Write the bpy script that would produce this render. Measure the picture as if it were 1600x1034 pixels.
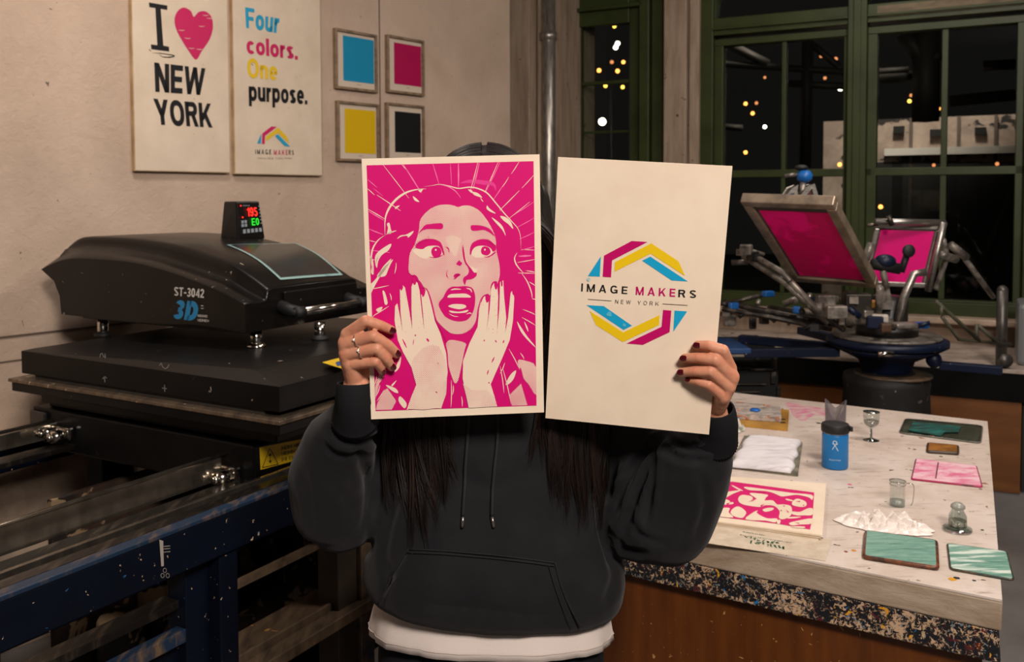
import bpy, bmesh, math, random
import numpy as np
from math import sin, cos, pi, radians, sqrt, atan2
from mathutils import Vector, Matrix, Quaternion, noise
from mathutils.bvhtree import BVHTree
from mathutils.geometry import tessellate_polygon
random.seed(7)
SC = bpy.context.scene
for o in list(bpy.data.objects): bpy.data.objects.remove(o)

# ------------------------------------------------------------------ camera, world, lights, exposure
FPX, CYP, CAMH, PITCH, ROLL = 1430.0, 370.0, 1.5, radians(2.5), radians(-0.2)
def _rm():
    c, s = cos(PITCH), sin(PITCH)
    A = np.array([[1, 0, 0], [0, -s, -c], [0, c, -s]])
    cr, sr = cos(ROLL), sin(ROLL)
    return np.array([[cr, -sr, 0], [sr, cr, 0], [0, 0, 1]]) @ A
RM = _rm()
cd = bpy.data.cameras.new('camera')
cam = bpy.data.objects.new('camera', cd)
SC.collection.objects.link(cam)
cd.sensor_width = 36; cd.sensor_fit = 'HORIZONTAL'
cd.lens = 36 * FPX / 1600
cd.shift_y = -(517 - CYP) / 1600
cd.clip_start = 0.05; cd.clip_end = 100
cx, cyv, cz = RM[0], -RM[1], -RM[2]
cam.matrix_world = Matrix(((cx[0], cyv[0], cz[0], 0), (cx[1], cyv[1], cz[1], 0), (cx[2], cyv[2], cz[2], CAMH), (0, 0, 0, 1)))
cd.dof.use_dof = True; cd.dof.focus_distance = 1.36; cd.dof.aperture_fstop = 9.0
SC.camera = cam
SC.view_settings.view_transform = 'Standard'
SC.view_settings.look = 'None'
SC.view_settings.exposure = 0.0
SC.view_settings.gamma = 1.0
SC.view_settings.use_curve_mapping = False
W = bpy.data.worlds.new('night'); SC.world = W; W.use_nodes = True
W.node_tree.nodes['Background'].inputs[0].default_value = (0.05, 0.045, 0.043, 1)
W.node_tree.nodes['Background'].inputs[1].default_value = 0.15

def lamp(name, loc, target, size, power, col=(1, 0.88, 0.795), sy=None):
    l = bpy.data.lights.new(name, 'AREA'); l.energy = power; l.color = col
    l.size = size
    if sy: l.shape = 'RECTANGLE'; l.size_y = sy
    o = bpy.data.objects.new(name, l); SC.collection.objects.link(o)
    o.location = loc
    o.rotation_euler = (Vector(target) - Vector(loc)).to_track_quat('-Z', 'Y').to_euler()
    return o
lamp('ceiling_lamp_key', (0.75, -1.1, 3.15), (-0.1, 1.9, 1.1), 0.7, 158)
lamp('ceiling_lamp_left', (-0.85, 2.35, 3.25), (-1.9, 2.0, 1.0), 0.45, 40)
lamp('ceiling_lamp_table', (1.7, 2.1, 3.1), (1.1, 2.5, 0.7), 0.6, 36)
lamp('ceiling_lamp_back', (1.6, 4.2, 3.15), (1.8, 4.2, 0.7), 0.5, 12)

# ------------------------------------------------------------------ geometry of the place from measured sight lines
def ray(px, py): return RM.T @ np.array([(px - 800) / FPX, (py - CYP) / FPX, 1.0])
O = np.array([0, 0, CAMH])
def atz(px, py, z):
    r = ray(px, py); return O + r * ((z - CAMH) / r[2])
def aty(px, py, d):
    r = ray(px, py); return O + r * (d / r[1])
def onplane(px, py, p, n):
    r = ray(px, py); return O + r * (np.dot(n, np.array(p) - O) / np.dot(n, r))
def proj(p):
    c = RM @ (np.array(p) - O); return np.array([800 + FPX * c[0] / c[2], CYP + FPX * c[1] / c[2]])

# ------------------------------------------------------------------ materials
def srgb(c):
    if isinstance(c, str):
        c = [int(c[i:i + 2], 16) / 255 for i in (0, 2, 4)]
    return tuple(((v / 12.92) if v <= 0.04045 else ((v + 0.055) / 1.055) ** 2.4) for v in c) + (1,)
class NT:
    def __init__(s, m): s.t = m.node_tree; s.n = s.t.nodes; s.l = s.t.links
    def new(s, k, **kw):
        nd = s.n.new(k)
        for a, b in kw.items(): setattr(nd, a, b)
        return nd
    def val(s, sock, v):
        if hasattr(v, 'is_linked') or isinstance(v, bpy.types.NodeSocket): s.l.new(v, sock)
        else: sock.default_value = v
    def coord(s, kind='Object', scale=(1, 1, 1), rot=(0, 0, 0), loc=(0, 0, 0)):
        c = s.new('ShaderNodeTexCoord'); m = s.new('ShaderNodeMapping')
        s.l.new(c.outputs[kind], m.inputs[0]); m.inputs['Scale'].default_value = scale
        m.inputs['Rotation'].default_value = rot; m.inputs['Location'].default_value = loc
        return m.outputs[0]
    def noise(s, co, scale, detail=4, rough=0.55, dist=0):
        n = s.new('ShaderNodeTexNoise'); s.l.new(co, n.inputs['Vector'])
        n.inputs['Scale'].default_value = scale; n.inputs['Detail'].default_value = detail
        n.inputs['Roughness'].default_value = rough; n.inputs['Distortion'].default_value = dist
        return n.outputs['Fac']
    def vor(s, co, scale, feature='F1', out='Distance', rnd=1):
        n = s.new('ShaderNodeTexVoronoi', feature=feature); s.l.new(co, n.inputs['Vector'])
        n.inputs['Scale'].default_value = scale; n.inputs['Randomness'].default_value = rnd
        return n.outputs[out]
    def ramp(s, fac, stops, interp='LINEAR'):
        r = s.new('ShaderNodeValToRGB'); s.l.new(fac, r.inputs[0]); e = r.color_ramp.elements
        r.color_ramp.interpolation = interp
        while len(e) < len(stops): e.new(0.5)
        for i, (p, c) in enumerate(stops):
            e[i].position = p
            e[i].color = c if len(c) == 4 else srgb(c)
        return r.outputs[0]
    def step(s, fac, a, b):
        r = s.new('ShaderNodeMapRange'); s.l.new(fac, r.inputs[0])
        r.inputs[1].default_value = a; r.inputs[2].default_value = b
        return r.outputs[0]
    def mix(s, f, a, b, mode='MIX'):
        m = s.new('ShaderNodeMix', data_type='RGBA', blend_type=mode)
        s.val(m.inputs[0], f); s.val(m.inputs[6], a); s.val(m.inputs[7], b)
        return m.outputs[2]
    def math(s, op, a, b=0.0):
        m = s.new('ShaderNodeMath', operation=op); s.val(m.inputs[0], a); s.val(m.inputs[1], b)
        return m.outputs[0]
    def bump(s, h, strength=0.3, dist=0.01):
        b = s.new('ShaderNodeBump'); s.l.new(h, b.inputs['Height'])
        b.inputs['Strength'].default_value = strength; b.inputs['Distance'].default_value = dist
        s.l.new(b.outputs[0], s.n['Principled BSDF'].inputs['Normal'])
def mat(name, col, rough=0.5, metal=0.0, spec=0.5, **kw):
    m = bpy.data.materials.new(name); m.use_nodes = True
    b = m.node_tree.nodes['Principled BSDF']
    b.inputs['Base Color'].default_value = srgb(col)
    b.inputs['Roughness'].default_value = rough; b.inputs['Metallic'].default_value = metal
    b.inputs['Specular IOR Level'].default_value = spec
    for k, v in kw.items(): b.inputs[k.replace('_', ' ')].default_value = v
    m.diffuse_color = srgb(col)
    return m
def var(m, c2, scale=8, lo=0.35, hi=0.7, sc=(1, 1, 1), detail=5, bump=0.0, bs=None, bd=0.003, rr=None):
    """second colour mixed in by noise; optional bump"""
    t = NT(m); b = m.node_tree.nodes['Principled BSDF']
    co = t.coord('Object', sc); f = t.step(t.noise(co, scale, detail, 0.6), lo, hi)
    c = t.mix(f, tuple(b.inputs['Base Color'].default_value), srgb(c2)); t.l.new(c, b.inputs['Base Color'])
    if rr:
        r = t.new('ShaderNodeMapRange'); t.l.new(f, r.inputs[0]); r.inputs[3].default_value = rr[0]; r.inputs[4].default_value = rr[1]
        t.l.new(r.outputs[0], b.inputs['Roughness'])
    if bump: t.bump(t.noise(co, bs or scale * 4, 6, 0.6), bump, bd)
    return m
def chips(m, c2, scale=30, thr=0.72, c3=None, thr3=0.76, metal=None):
    """small chips, scratches and specks of another colour"""
    t = NT(m); b = m.node_tree.nodes['Principled BSDF']
    co = t.coord('Object'); s = b.inputs['Base Color']
    base = s.links[0].from_socket if s.is_linked else tuple(s.default_value)
    f = t.step(t.noise(co, scale, 3, 0.5, 0.6), thr, thr + 0.015)
    c = t.mix(f, base, srgb(c2))
    if c3:
        co2 = t.coord('Object', loc=(3, 7, 1)); g = t.step(t.noise(co2, scale * 0.6, 3, 0.5, 1), thr3, thr3 + 0.012)
        c = t.mix(g, c, srgb(c3))
    t.l.new(c, s)
    return m
def glass(name, col='ffffff', rough=0.02, gloss=0.12, tint=0.0):
    """thin clear glass: lets light through, mirrors a little more at grazing angles"""
    m = bpy.data.materials.new(name); m.use_nodes = True; t = NT(m); t.n.clear()
    o = t.new('ShaderNodeOutputMaterial'); tr = t.new('ShaderNodeBsdfTransparent'); gl = t.new('ShaderNodeBsdfGlossy')
    mx = t.new('ShaderNodeMixShader'); f = t.new('ShaderNodeLayerWeight'); f.inputs[0].default_value = 0.5
    tr.inputs[0].default_value = srgb(col); gl.inputs['Roughness'].default_value = rough
    p = t.math('MULTIPLY', t.math('POWER', f.outputs['Facing'], 4.0), 0.28 if gloss > 0.03 else 0.02)
    t.l.new(t.math('ADD', p, gloss), mx.inputs[0]); t.l.new(tr.outputs[0], mx.inputs[1]); t.l.new(gl.outputs[0], mx.inputs[2])
    t.l.new(mx.outputs[0], o.inputs[0])
    return m
def emit(name, col, k):
    m = mat(name, '000000', 0.4); b = m.node_tree.nodes['Principled BSDF']
    b.inputs['Emission Color'].default_value = srgb(col); b.inputs['Emission Strength'].default_value = k
    return m

# ------------------------------------------------------------------ mesh builder
def frame(o, x, y, z=None):
    x = Vector(x); y = Vector(y)
    z = Vector(z) if z is not None else x.cross(y)
    return Matrix(((x[0], y[0], z[0], o[0]), (x[1], y[1], z[1], o[1]), (x[2], y[2], z[2], o[2]), (0, 0, 0, 1)))
class MB:
    def __init__(s, T=None): s.v = []; s.f = []; s.m = []; s.mi = 0; s.T = T; s.sm = []; s.smooth = False
    def add(s, vs, fs):
        b = len(s.v)
        for p in vs:
            p = Vector((float(p[0]), float(p[1]), float(p[2])))
            s.v.append(tuple(s.T @ p) if s.T is not None else tuple(p))
        for f in fs: s.f.append(tuple(i + b for i in f)); s.m.append(s.mi); s.sm.append(s.smooth)
        return s
    def box(s, a, b, rz=0):
        (x0, y0, z0), (x1, y1, z1) = a, b
        vs = [(x0, y0, z0), (x1, y0, z0), (x1, y1, z0), (x0, y1, z0), (x0, y0, z1), (x1, y0, z1), (x1, y1, z1), (x0, y1, z1)]
        if rz:
            c = ((x0 + x1) / 2, (y0 + y1) / 2)
            vs = [(c[0] + (x - c[0]) * cos(rz) - (y - c[1]) * sin(rz), c[1] + (x - c[0]) * sin(rz) + (y - c[1]) * cos(rz), z) for x, y, z in vs]
        return s.add(vs, [(0, 3, 2, 1), (4, 5, 6, 7), (0, 1, 5, 4), (1, 2, 6, 5), (2, 3, 7, 6), (3, 0, 4, 7)])
    def hexa(s, bot, top):
        return s.add(list(bot) + list(top), [(0, 3, 2, 1), (4, 5, 6, 7), (0, 1, 5, 4), (1, 2, 6, 5), (2, 3, 7, 6), (3, 0, 4, 7)])
    def prism(s, poly, z0, z1):
        n = len(poly)
        vs = [(x, y, z0) for x, y in poly] + [(x, y, z1) for x, y in poly]
        tr = tessellate_polygon([[Vector((x, y, 0)) for x, y in poly]])
        fs = [tuple(reversed(t)) for t in tr] + [tuple(i + n for i in t) for t in tr]
        fs += [(i, (i + 1) % n, (i + 1) % n + n, i + n) for i in range(n)]
        return s.add(vs, fs)
    def poly(s, pts):  # flat polygon of 3d points
        tr = tessellate_polygon([[Vector(p) for p in pts]])
        return s.add(pts, [tuple(t) for t in tr])
    def tube(s, pts, r, seg=10, cap=True, sq=1.0):
        P = [Vector(p) for p in pts]; n = len(P)
        R = r if hasattr(r, '__len__') else [r] * n
        up = None; vs = []; fs = []
        for i in range(n):
            d = (P[min(i + 1, n - 1)] - P[max(i - 1, 0)]).normalized()
            if up is None: up = Vector((0, 0, 1)) if abs(d.z) < 0.9 else Vector((1, 0, 0))
            a = d.cross(up)
            a = a.normalized() if a.length > 1e-6 else d.orthogonal().normalized()
            b = a.cross(d).normalized(); up = b
            for k in range(seg):
                t = 2 * pi * k / seg
                vs.append(P[i] + (a * cos(t) + b * sin(t) * sq) * R[i])
        for i in range(n - 1):
            for k in range(seg):
                fs.append((i * seg + k, i * seg + (k + 1) % seg, (i + 1) * seg + (k + 1) % seg, (i + 1) * seg + k))
        if cap: fs += [tuple(range(seg))[::-1], tuple((n - 1) * seg + k for k in range(seg))]
        sm = s.smooth; s.smooth = True; s.add(vs, fs); s.smooth = sm
        return s
    def cyl(s, a, b, r, seg=20, r2=None): return s.tube([a, b], [r, r if r2 is None else r2], seg)
    def lathe(s, c, prof, seg=28, axis=None):
        c = Vector(c); vs = []; fs = []
        q = Vector((0, 0, 1)).rotation_difference(Vector(axis)) if axis is not None else Quaternion()
        for (r, z) in prof:
            for k in range(seg):
                t = 2 * pi * k / seg; vs.append(c + q @ Vector((r * cos(t), r * sin(t), z)))
        n = len(prof)
        for i in range(n - 1):
            for k in range(seg):
                fs.append((i * seg + k, i * seg + (k + 1) % seg, (i + 1) * seg + (k + 1) % seg, (i + 1) * seg + k))
        if prof[0][0] > 1e-5: fs.append(tuple(range(seg))[::-1])
        if prof[-1][0] > 1e-5: fs.append(tuple((n - 1) * seg + k for k in range(seg)))
        sm = s.smooth; s.smooth = True; s.add(vs, fs); s.smooth = sm
        return s
    def ball(s, c, r, seg=16, rings=10, sc=(1, 1, 1)):
        vs = []; fs = []
        for i in range(rings + 1):
            a = pi * i / rings
            for k in range(seg):
                t = 2 * pi * k / seg
                vs.append((c[0] + r * sc[0] * sin(a) * cos(t), c[1] + r * sc[1] * sin(a) * sin(t), c[2] - r * sc[2] * cos(a)))
        for i in range(rings):
            for k in range(seg): fs.append((i * seg + k, i * seg + (k + 1) % seg, (i + 1) * seg + (k + 1) % seg, (i + 1) * seg + k))
        sm = s.smooth; s.smooth = True; s.add(vs, fs); s.smooth = sm
        return s
    def grid(s, P):  # P[i][j] 3d points
        n, m = len(P), len(P[0])
        return s.add([p for r in P for p in r], [(i * m + j, i * m + j + 1, (i + 1) * m + j + 1, (i + 1) * m + j) for i in range(n - 1) for j in range(m - 1)])
ORG = {}
def mk(name, mb, mats, parent=None, bev=0, smooth=None, clean=False, solid=0):
    mats = mats if isinstance(mats, (list, tuple)) else [mats]
    V = np.array(mb.v)
    if parent is not None: org = ORG[parent.name]
    else:
        lo, hi = V.min(0), V.max(0); org = np.array([(lo[0] + hi[0]) / 2, (lo[1] + hi[1]) / 2, lo[2]])
    me = bpy.data.meshes.new(name); me.from_pydata((V - org).tolist(), [], mb.f)
    for m in mats: me.materials.append(m)
    me.polygons.foreach_set('material_index', mb.m)
    me.polygons.foreach_set('use_smooth', [True] * len(mb.f) if smooth else mb.sm)
    if clean:
        b = bmesh.new(); b.from_mesh(me); bmesh.ops.remove_doubles(b, verts=b.verts, dist=1e-6)
        bmesh.ops.recalc_face_normals(b, faces=b.faces); b.to_mesh(me); b.free()
    me.update()
    o = bpy.data.objects.new(name, me); SC.collection.objects.link(o)
    if parent is None: o.location = org
    else: o.parent = parent
    ORG[o.name] = org
    if solid:
        sm = o.modifiers.new('solid', 'SOLIDIFY'); sm.thickness = solid
    if bev:
        bm_ = o.modifiers.new('bevel', 'BEVEL'); bm_.width = bev; bm_.segments = 2; bm_.limit_method = 'ANGLE'; bm_.angle_limit = radians(35)
        bm_.harden_normals = False
    return o
def tag(o, label, cat=None, group=None, kind=None):
    if label: o['label'] = label
    if cat: o['category'] = cat
    if group: o['group'] = group
    if kind: o['kind'] = kind
    return o
def thing(name, loc, label, cat, group=None):
    o = bpy.data.objects.new(name, None); SC.collection.objects.link(o); o.location = loc
    o.empty_display_size = 0.05; ORG[o.name] = np.array(loc, float)
    return tag(o, label, cat, group)
def struct(name, mb, m, parent=None, **k):
    o = mk(name, mb, m, parent, **k)
    if parent is None: o['kind'] = 'structure'
    return o
_fonts = {}
def _ell(cx, cy, rx, ry, a0, a1, n=18, p=2.25):
    out = []
    for i in range(n + 1):
        a = radians(a0 + (a1 - a0) * i / n); c, s_ = cos(a), sin(a)
        out.append((cx + rx * math.copysign(abs(c) ** (2 / p), c), cy + ry * math.copysign(abs(s_) ** (2 / p), s_)))
    return out
def _rib(P, t):
    P = [np.array(q, float) for q in P]; n = len(P); L = []; R = []
    for i in range(n):
        d = P[min(i + 1, n - 1)] - P[max(i - 1, 0)]; d = d / (np.linalg.norm(d) + 1e-9); q = np.array([-d[1], d[0]]) * t / 2
        L.append(P[i] + q); R.append(P[i] - q)
    return [[L[i], L[i + 1], R[i + 1], R[i]] for i in range(n - 1)]
def glyph(ch, t):
    """grotesque letter as convex quads; cap height 1; returns quads, width"""
    h = t / 2; th = t * 0.9; hh = th / 2; Q = []
    def B(x0, y0, x1, y1): Q.append([(x0, y0), (x1, y0), (x1, y1), (x0, y1)])
    def D(x0, y0, x1, y1, k=1.0):
        L = math.hypot(x1 - x0, y1 - y0); w_ = t * k * L / abs(y1 - y0) / 2; w_ = min(w_, t * 0.8)
        Q.append([(x0 - w_, y0), (x0 + w_, y0), (x1 + w_, y1), (x1 - w_, y1)])
    R = lambda P, tt=t: Q.extend(_rib(P, tt))
    X = 0.73; w = 0.6
    def bowl(x0, y0, x1, y1, a0=90, a1=-90):  # right-hand bowl joined to bars
        r = (y1 - y0) / 2; cx = x1 - r * 0.95; B(x0, y1 - th, cx, y1); B(x0, y0, cx, y0 + th); R(_ell(cx, (y0 + y1) / 2, x1 - cx - h, r - hh, 90, -90))
    if ch == 'I' or ch == 'l' or ch == '|': w = t; B(0, 0, t, 1)
    elif ch == 'i': w = t; B(0, 0, t, X); B(0, .85, t, 1)
    elif ch == '.': w = t; B(0, 0, t, t)
    elif ch == '-': w = 0.38; B(0, .33, w, .33 + t * 0.9)
    elif ch == ' ': w = 0.3
    elif ch == 'E': B(0, 0, t, 1); B(t, 0, w, th); B(t, 1 - th, w, 1); B(t, .5 - hh, w * .94, .5 + hh)
    elif ch == 'F': B(0, 0, t, 1); B(t, 1 - th, w, 1); B(t, .48 - hh, w * .9, .48 + hh)
    elif ch == 'T': w = .64; B(w / 2 - h, 0, w / 2 + h, 1 - th); B(0, 1 - th, w, 1)
    elif ch == 'L': w = .54; B(0, 0, t, 1); B(t, 0, w, th)
    elif ch == 'H': w = .7; B(0, 0, t, 1); B(w - t, 0, w, 1); B(t, .5 - hh, w - t, .5 + hh)
    elif ch == 'N': w = .7; B(0, 0, t, 1); B(w - t, 0, w, 1); D(w - h * 1.1, 0, h * 1.1, 1, .95)
    elif ch == 'M': w = .85; B(0, 0, t * .95, 1); B(w - t * .95, 0, w, 1); D(w / 2, 0, h * 1.1, 1, .9); D(w / 2, 0, w - h * 1.1, 1, .9)
    elif ch == 'W': w = 1.05; D(w * .27, 0, h, 1, .92); D(w * .27, 0, w / 2, 1, .88); D(w * .73, 0, w / 2, 1, .88); D(w * .73, 0, w - h, 1, .92)
    elif ch == 'V': w = .72; D(w / 2, 0, h, 1); D(w / 2, 0, w - h, 1)
    elif ch == 'A': w = .78; D(h, 0, w / 2, 1, .95); D(w - h, 0, w / 2, 1, .95); B(w * .22, .2, w * .78, .2 + th * .9)
    elif ch == 'Y': w = .74; B(w / 2 - h, 0, w / 2 + h, .45); D(w / 2, .36, h, 1); D(w / 2, .36, w - h, 1)
    elif ch == 'K': w = .74; B(0, 0, t, 1); D(t * .7, .28, w - h * 1.2, 1, .85); D(w - h * 1.1, 0, w * .42, .6, .95)
    elif ch == 'X': w = .7; D(h, 0, w - h, 1); D(w - h, 0, h, 1)
    elif ch == 'O' or ch == 'Q': w = .78; R(_ell(w / 2, .5, w / 2 - h, .51 - hh, 0, 360, 36))
    elif ch == '0': w = .56; R(_ell(w / 2, .5, w / 2 - h, .5 - hh, 0, 360, 36))
    elif ch == 'G' or ch == 'C':
        w = .76; R(_ell(w / 2, .5, w / 2 - h, .51 - hh, 38, 325 if ch == 'C' else 320, 34))
        if ch == 'G': B(w - t * .95, 0.03, w, .5); B(w * .52, .5 - th, w, .5)
    elif ch == 'D': w = .7; B(0, 0, t, 1); bowl(t * .5, 0, w, 1)
    elif ch == 'P': w = .64; B(0, 0, t, 1); bowl(t * .5, .4, w, 1)
    elif ch == 'R': w = .7; B(0, 0, t, 1); bowl(t * .5, .43, w * .96, 1); D(w - h, 0, w * .6, .46, .95)
    elif ch == 'B': w = .68; B(0, 0, t, 1); bowl(t * .5, .46, w * .95, 1); bowl(t * .5, 0, w, .54)
    elif ch == 'U': w = .68; B(0, .35, t, 1); B(w - t, .35, w, 1); R(_ell(w / 2, .35, w / 2 - h, .36 - hh, 180, 360))
    elif ch == 'S' or ch == 's':
        H_ = 1 if ch == 'S' else X; w = .64 if ch == 'S' else .52; a = w / 2 - h; c = H_ * .255
        R(_ell(w / 2, H_ - c - .0, a, c - hh, 20, 270, 20) + _ell(w / 2, c, a, c - hh + (H_ - 4 * c) / 2, 90, -160, 20), th)
    elif ch == '3': w = .56; a = w / 2 - h; R(_ell(w / 2, .745, a * .95, .255 - hh, 160, -80, 18), th); R(_ell(w / 2, .27, a, .27 - hh, 85, -165, 18), th); B(w * .38, .5 - hh, w * .6, .5 + hh)
    elif ch == '2': w = .56; R(_ell(w / 2, .7, w / 2 - h, .3 - hh, 170, -35, 18) + [(h * 1.3, th)], t); B(0, 0, w, th)
    elif ch == '4': w = .6; B(w * .58, 0, w * .58 + t, 1); B(0, .2, w, .2 + th); D(h * .9, .25, w * .58 + h, 1, .8)
    elif ch == '1': w = .36; B(w - t, 0, w, 1); B(0, .72, w - t, .72 + th * .8)
    elif ch == '9': w = .56; R(_ell(w / 2, .68, w / 2 - h, .32 - hh, 0, 360, 24)); R(_ell(w / 2, .4, w / 2 - h, .4 - hh, 0, -150, 16)); B(w - t, .4, w, .7)
    elif ch == '5': w = .56; B(.06, 1 - th, w * .95, 1); B(.06, .5, .06 + t * .9, 1); R(_ell(w / 2, .32, w / 2 - h, .32 - hh, 130, -160, 20))
    elif ch == 'o': w = .6; R(_ell(w / 2, X / 2, w / 2 - h, X / 2 - hh, 0, 360, 32))
    elif ch == 'c': w = .55; R(_ell(w / 2 + .01, X / 2, w / 2 - h, X / 2 - hh, 42, 318, 28))
    elif ch == 'e': w = .57; R(_ell(w / 2, X / 2, w / 2 - h, X / 2 - hh, 0, 318, 28)); B(h, X / 2 - hh * .8, w - h * .2, X / 2 + hh * .8)
    elif ch == 'u': w = .56; B(0, .28, t, X); B(w - t, 0, w, X); R(_ell(w / 2, .28, w / 2 - h, .28 - hh, 180, 360))
    elif ch == 'n': w = .56; B(0, 0, t, X); B(w - t, 0, w, X - .28); R(_ell(w / 2, X - .28, w / 2 - h, .28 - hh, 180, 0))
    elif ch == 'r': w = .38; B(0, 0, t, X); R(_ell(w * .98, X - .36, w * .98 - h, .36 - hh, 180, 92, 10))
    elif ch in 'pdabk':
        w = .6
        if ch == 'k': w = .56; B(0, 0, t, 1); D(t * .7, .22, w - h, X, .8); D(w - h, 0, w * .45, .42, .9)
        else:
            R(_ell(w / 2, X / 2, w / 2 - h, X / 2 - hh, 0, 360, 32))
            if ch == 'p': B(0, -.27, t, X)
            if ch == 'd': B(w - t, 0, w, 1)
            if ch == 'a': B(w - t, 0, w, X)
            if ch == 'b': B(0, 0, t, 1)
    elif ch == 'y': w = .56; D(w / 2, 0, h, X); D(w * .3, -.27, w - h, X)
    else: B(0, 0, t, X); w = t
    return Q, w
def text_geo(s, bold=0.12, gap=0.1):
    """quads of a text in the unit square, plus its aspect"""
    key = (s, bold, gap)
    if key in _fonts: return _fonts[key]
    x = 0; V = []; Fs = []
    for ch in s:
        Q, w = glyph(ch, bold)
        for q in Q:
            b = len(V); V += [(p[0] + x, p[1], 0.0) for p in q]; Fs.append((b, b + 1, b + 2, b + 3))
        x += w + gap
    V = np.array(V); lo, hi = V.min(0), V.max(0)
    V = (V - lo) / np.maximum(hi - lo, 1e-6)
    _fonts[key] = (V, Fs, (hi[0] - lo[0]) / (hi[1] - lo[1]))
    return _fonts[key]
def smooth_poly(pts, n=5, closed=True):
    """Catmull-Rom through the points"""
    P = [np.array(p, float) for p in pts]; m = len(P); out = []
    rng = range(m) if closed else range(m - 1)
    for i in rng:
        g = (lambda k: P[k % m]) if closed else (lambda k: P[min(max(k, 0), m - 1)])
        p0, p1, p2, p3 = g(i - 1), g(i), g(i + 1), g(i + 2)
        for k in range(n):
            t = k / n
            out.append(0.5 * ((2 * p1) + (-p0 + p2) * t + (2 * p0 - 5 * p1 + 4 * p2 - p3) * t * t + (-p0 + 3 * p1 - 3 * p2 + p3) * t ** 3))
    if not closed: out.append(P[-1])
    return out
def homog(src, dst):
    A = []; b = []
    for (x, y), (u, v) in zip(src, dst):
        A.append([x, y, 1, 0, 0, 0, -u * x, -u * y]); b.append(u)
        A.append([0, 0, 0, x, y, 1, -v * x, -v * y]); b.append(v)
    h = np.linalg.solve(np.array(A, float), np.array(b, float))
    return np.append(h, 1).reshape(3, 3)
class Page:
    """a flat sheet in the place; artwork on it is given by sight-line positions or by page fractions"""
    def __init__(s, tl, ex, ey, px=None):
        s.tl = np.array(tl, float); s.ex = np.array(ex, float); s.ey = np.array(ey, float)
        n = np.cross(s.ey, s.ex); s.n = n / np.linalg.norm(n)
        s.w = np.linalg.norm(s.ex); s.h = np.linalg.norm(s.ey)
        s.Hm = None
    @staticmethod
    def from_px(c, d0):
        r = [ray(*p) for p in c]
        # parallelogram: P0 - P1 + P2 - P3 = 0
        A = np.array([[-r[1][k], r[2][k], -r[3][k]] for k in range(3)])
        t = np.linalg.solve(A, -r[0]); ts = np.append(1, t)
        k = d0 / np.mean([ts[i] * r[i][1] for i in range(4)])
        P = [O + r[i] * ts[i] * k for i in range(4)]
        pg = Page(P[0], P[1] - P[0], P[3] - P[0]); pg.c = P; return pg
    def at(s, a, b, k=0.0): return s.tl + s.ex * a + s.ey * b + s.n * k
    def px(s, x, y):
        P = onplane(x, y, s.tl, s.n) - s.tl
        G = np.array([[s.ex @ s.ex, s.ex @ s.ey], [s.ex @ s.ey, s.ey @ s.ey]])
        return np.linalg.solve(G, np.array([P @ s.ex, P @ s.ey]))
class Ink:
    """flat inked shapes laid on a page, one mesh, many colours"""
    def __init__(s, pg, lift=0.0006, step=0.00012): s.pg = pg; s.mb = MB(); s.k = lift; s.st = step; s.mats = []
    def col(s, m):
        if m not in s.mats: s.mats.append(m)
        s.mb.mi = s.mats.index(m)
    def shape(s, pts, m, up=1):
        s.col(m); s.k += s.st * up
        s.mb.poly([tuple(s.pg.at(a, b, s.k)) for a, b in pts])
    def stroke(s, pts, w, m, up=1, taper=True):
        """pts page fractions; w metres"""
        P = [np.array([a * s.pg.w, b * s.pg.h]) for a, b in pts]; n = len(P); L = []; Rr = []
        for i in range(n):
            d = P[min(i + 1, n - 1)] - P[max(i - 1, 0)]; d = d / (np.linalg.norm(d) + 1e-9); q = np.array([-d[1], d[0]])
            ww = w * (sin(pi * (i + 0.35) / (n - 0.3)) if taper else 1) / 2
            L.append(P[i] + q * ww); Rr.append(P[i] - q * ww)
        s.col(m); s.k += s.st * up
        V = [tuple(s.pg.at(p[0] / s.pg.w, p[1] / s.pg.h, s.k)) for p in L + Rr]
        s.mb.add(V, [(i, i + 1, n + i + 1, n + i) for i in range(n - 1)])
    def text(s, t, quad, m, bold=0.12, spacing=0.1, up=1):
        """quad: tl,tr,br,bl page fractions the text's bounding box fills"""
        V, Fs, _ = text_geo(t, bold, spacing); s.col(m); s.k += s.st * up
        a, b, c, d = [np.array(q) for q in quad]
        vs = []
        for x, y, _z in V:
            y = 1 - y
            p = (a * (1 - x) + b * x) * (1 - y) + (d * (1 - x) + c * x) * y
            vs.append(tuple(s.pg.at(p[0], p[1], s.k)))
        s.mb.add(vs, Fs)
    def build(s, name, parent): return mk(name, s.mb, s.mats, parent)
# ------------------------------------------------------------------ shared materials
M = {}
M['paper'] = var(mat('uncoated_paper', 'e9d8c2', 0.75, spec=0.2), 'e2cfb8', 14, 0.4, 0.7, bump=0.03, bs=300, bd=0.0005)
M['paper2'] = var(mat('cream_paper', 'e6d6c0', 0.8, spec=0.2), 'd8c6ae', 9, 0.4, 0.75)
M['magenta'] = mat('magenta_ink', 'cc006e', 0.55, spec=0.25)
M['magenta_d'] = mat('deep_magenta_ink', 'bb0062', 0.55, spec=0.25)
M['cyan'] = mat('cyan_ink', '0f9fcd', 0.55, spec=0.3)
M['yellow'] = mat('yellow_ink', 'e6c20e', 0.55, spec=0.3)
M['black'] = mat('black_ink', '17171a', 0.55, spec=0.3)
M['green_ink'] = mat('green_ink', '1d5a38', 0.6)
M['chrome'] = var(mat('chrome', 'd8d2ca', 0.16, 1.0), '8a857e', 30, 0.5, 0.8)
M['alu'] = var(mat('brushed_aluminium', 'b4afa8', 0.36, 0.9), '8b8780', 22, 0.4, 0.75, (1, 1, 6))
M['rubber'] = mat('black_rubber', '111112', 0.6)
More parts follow.
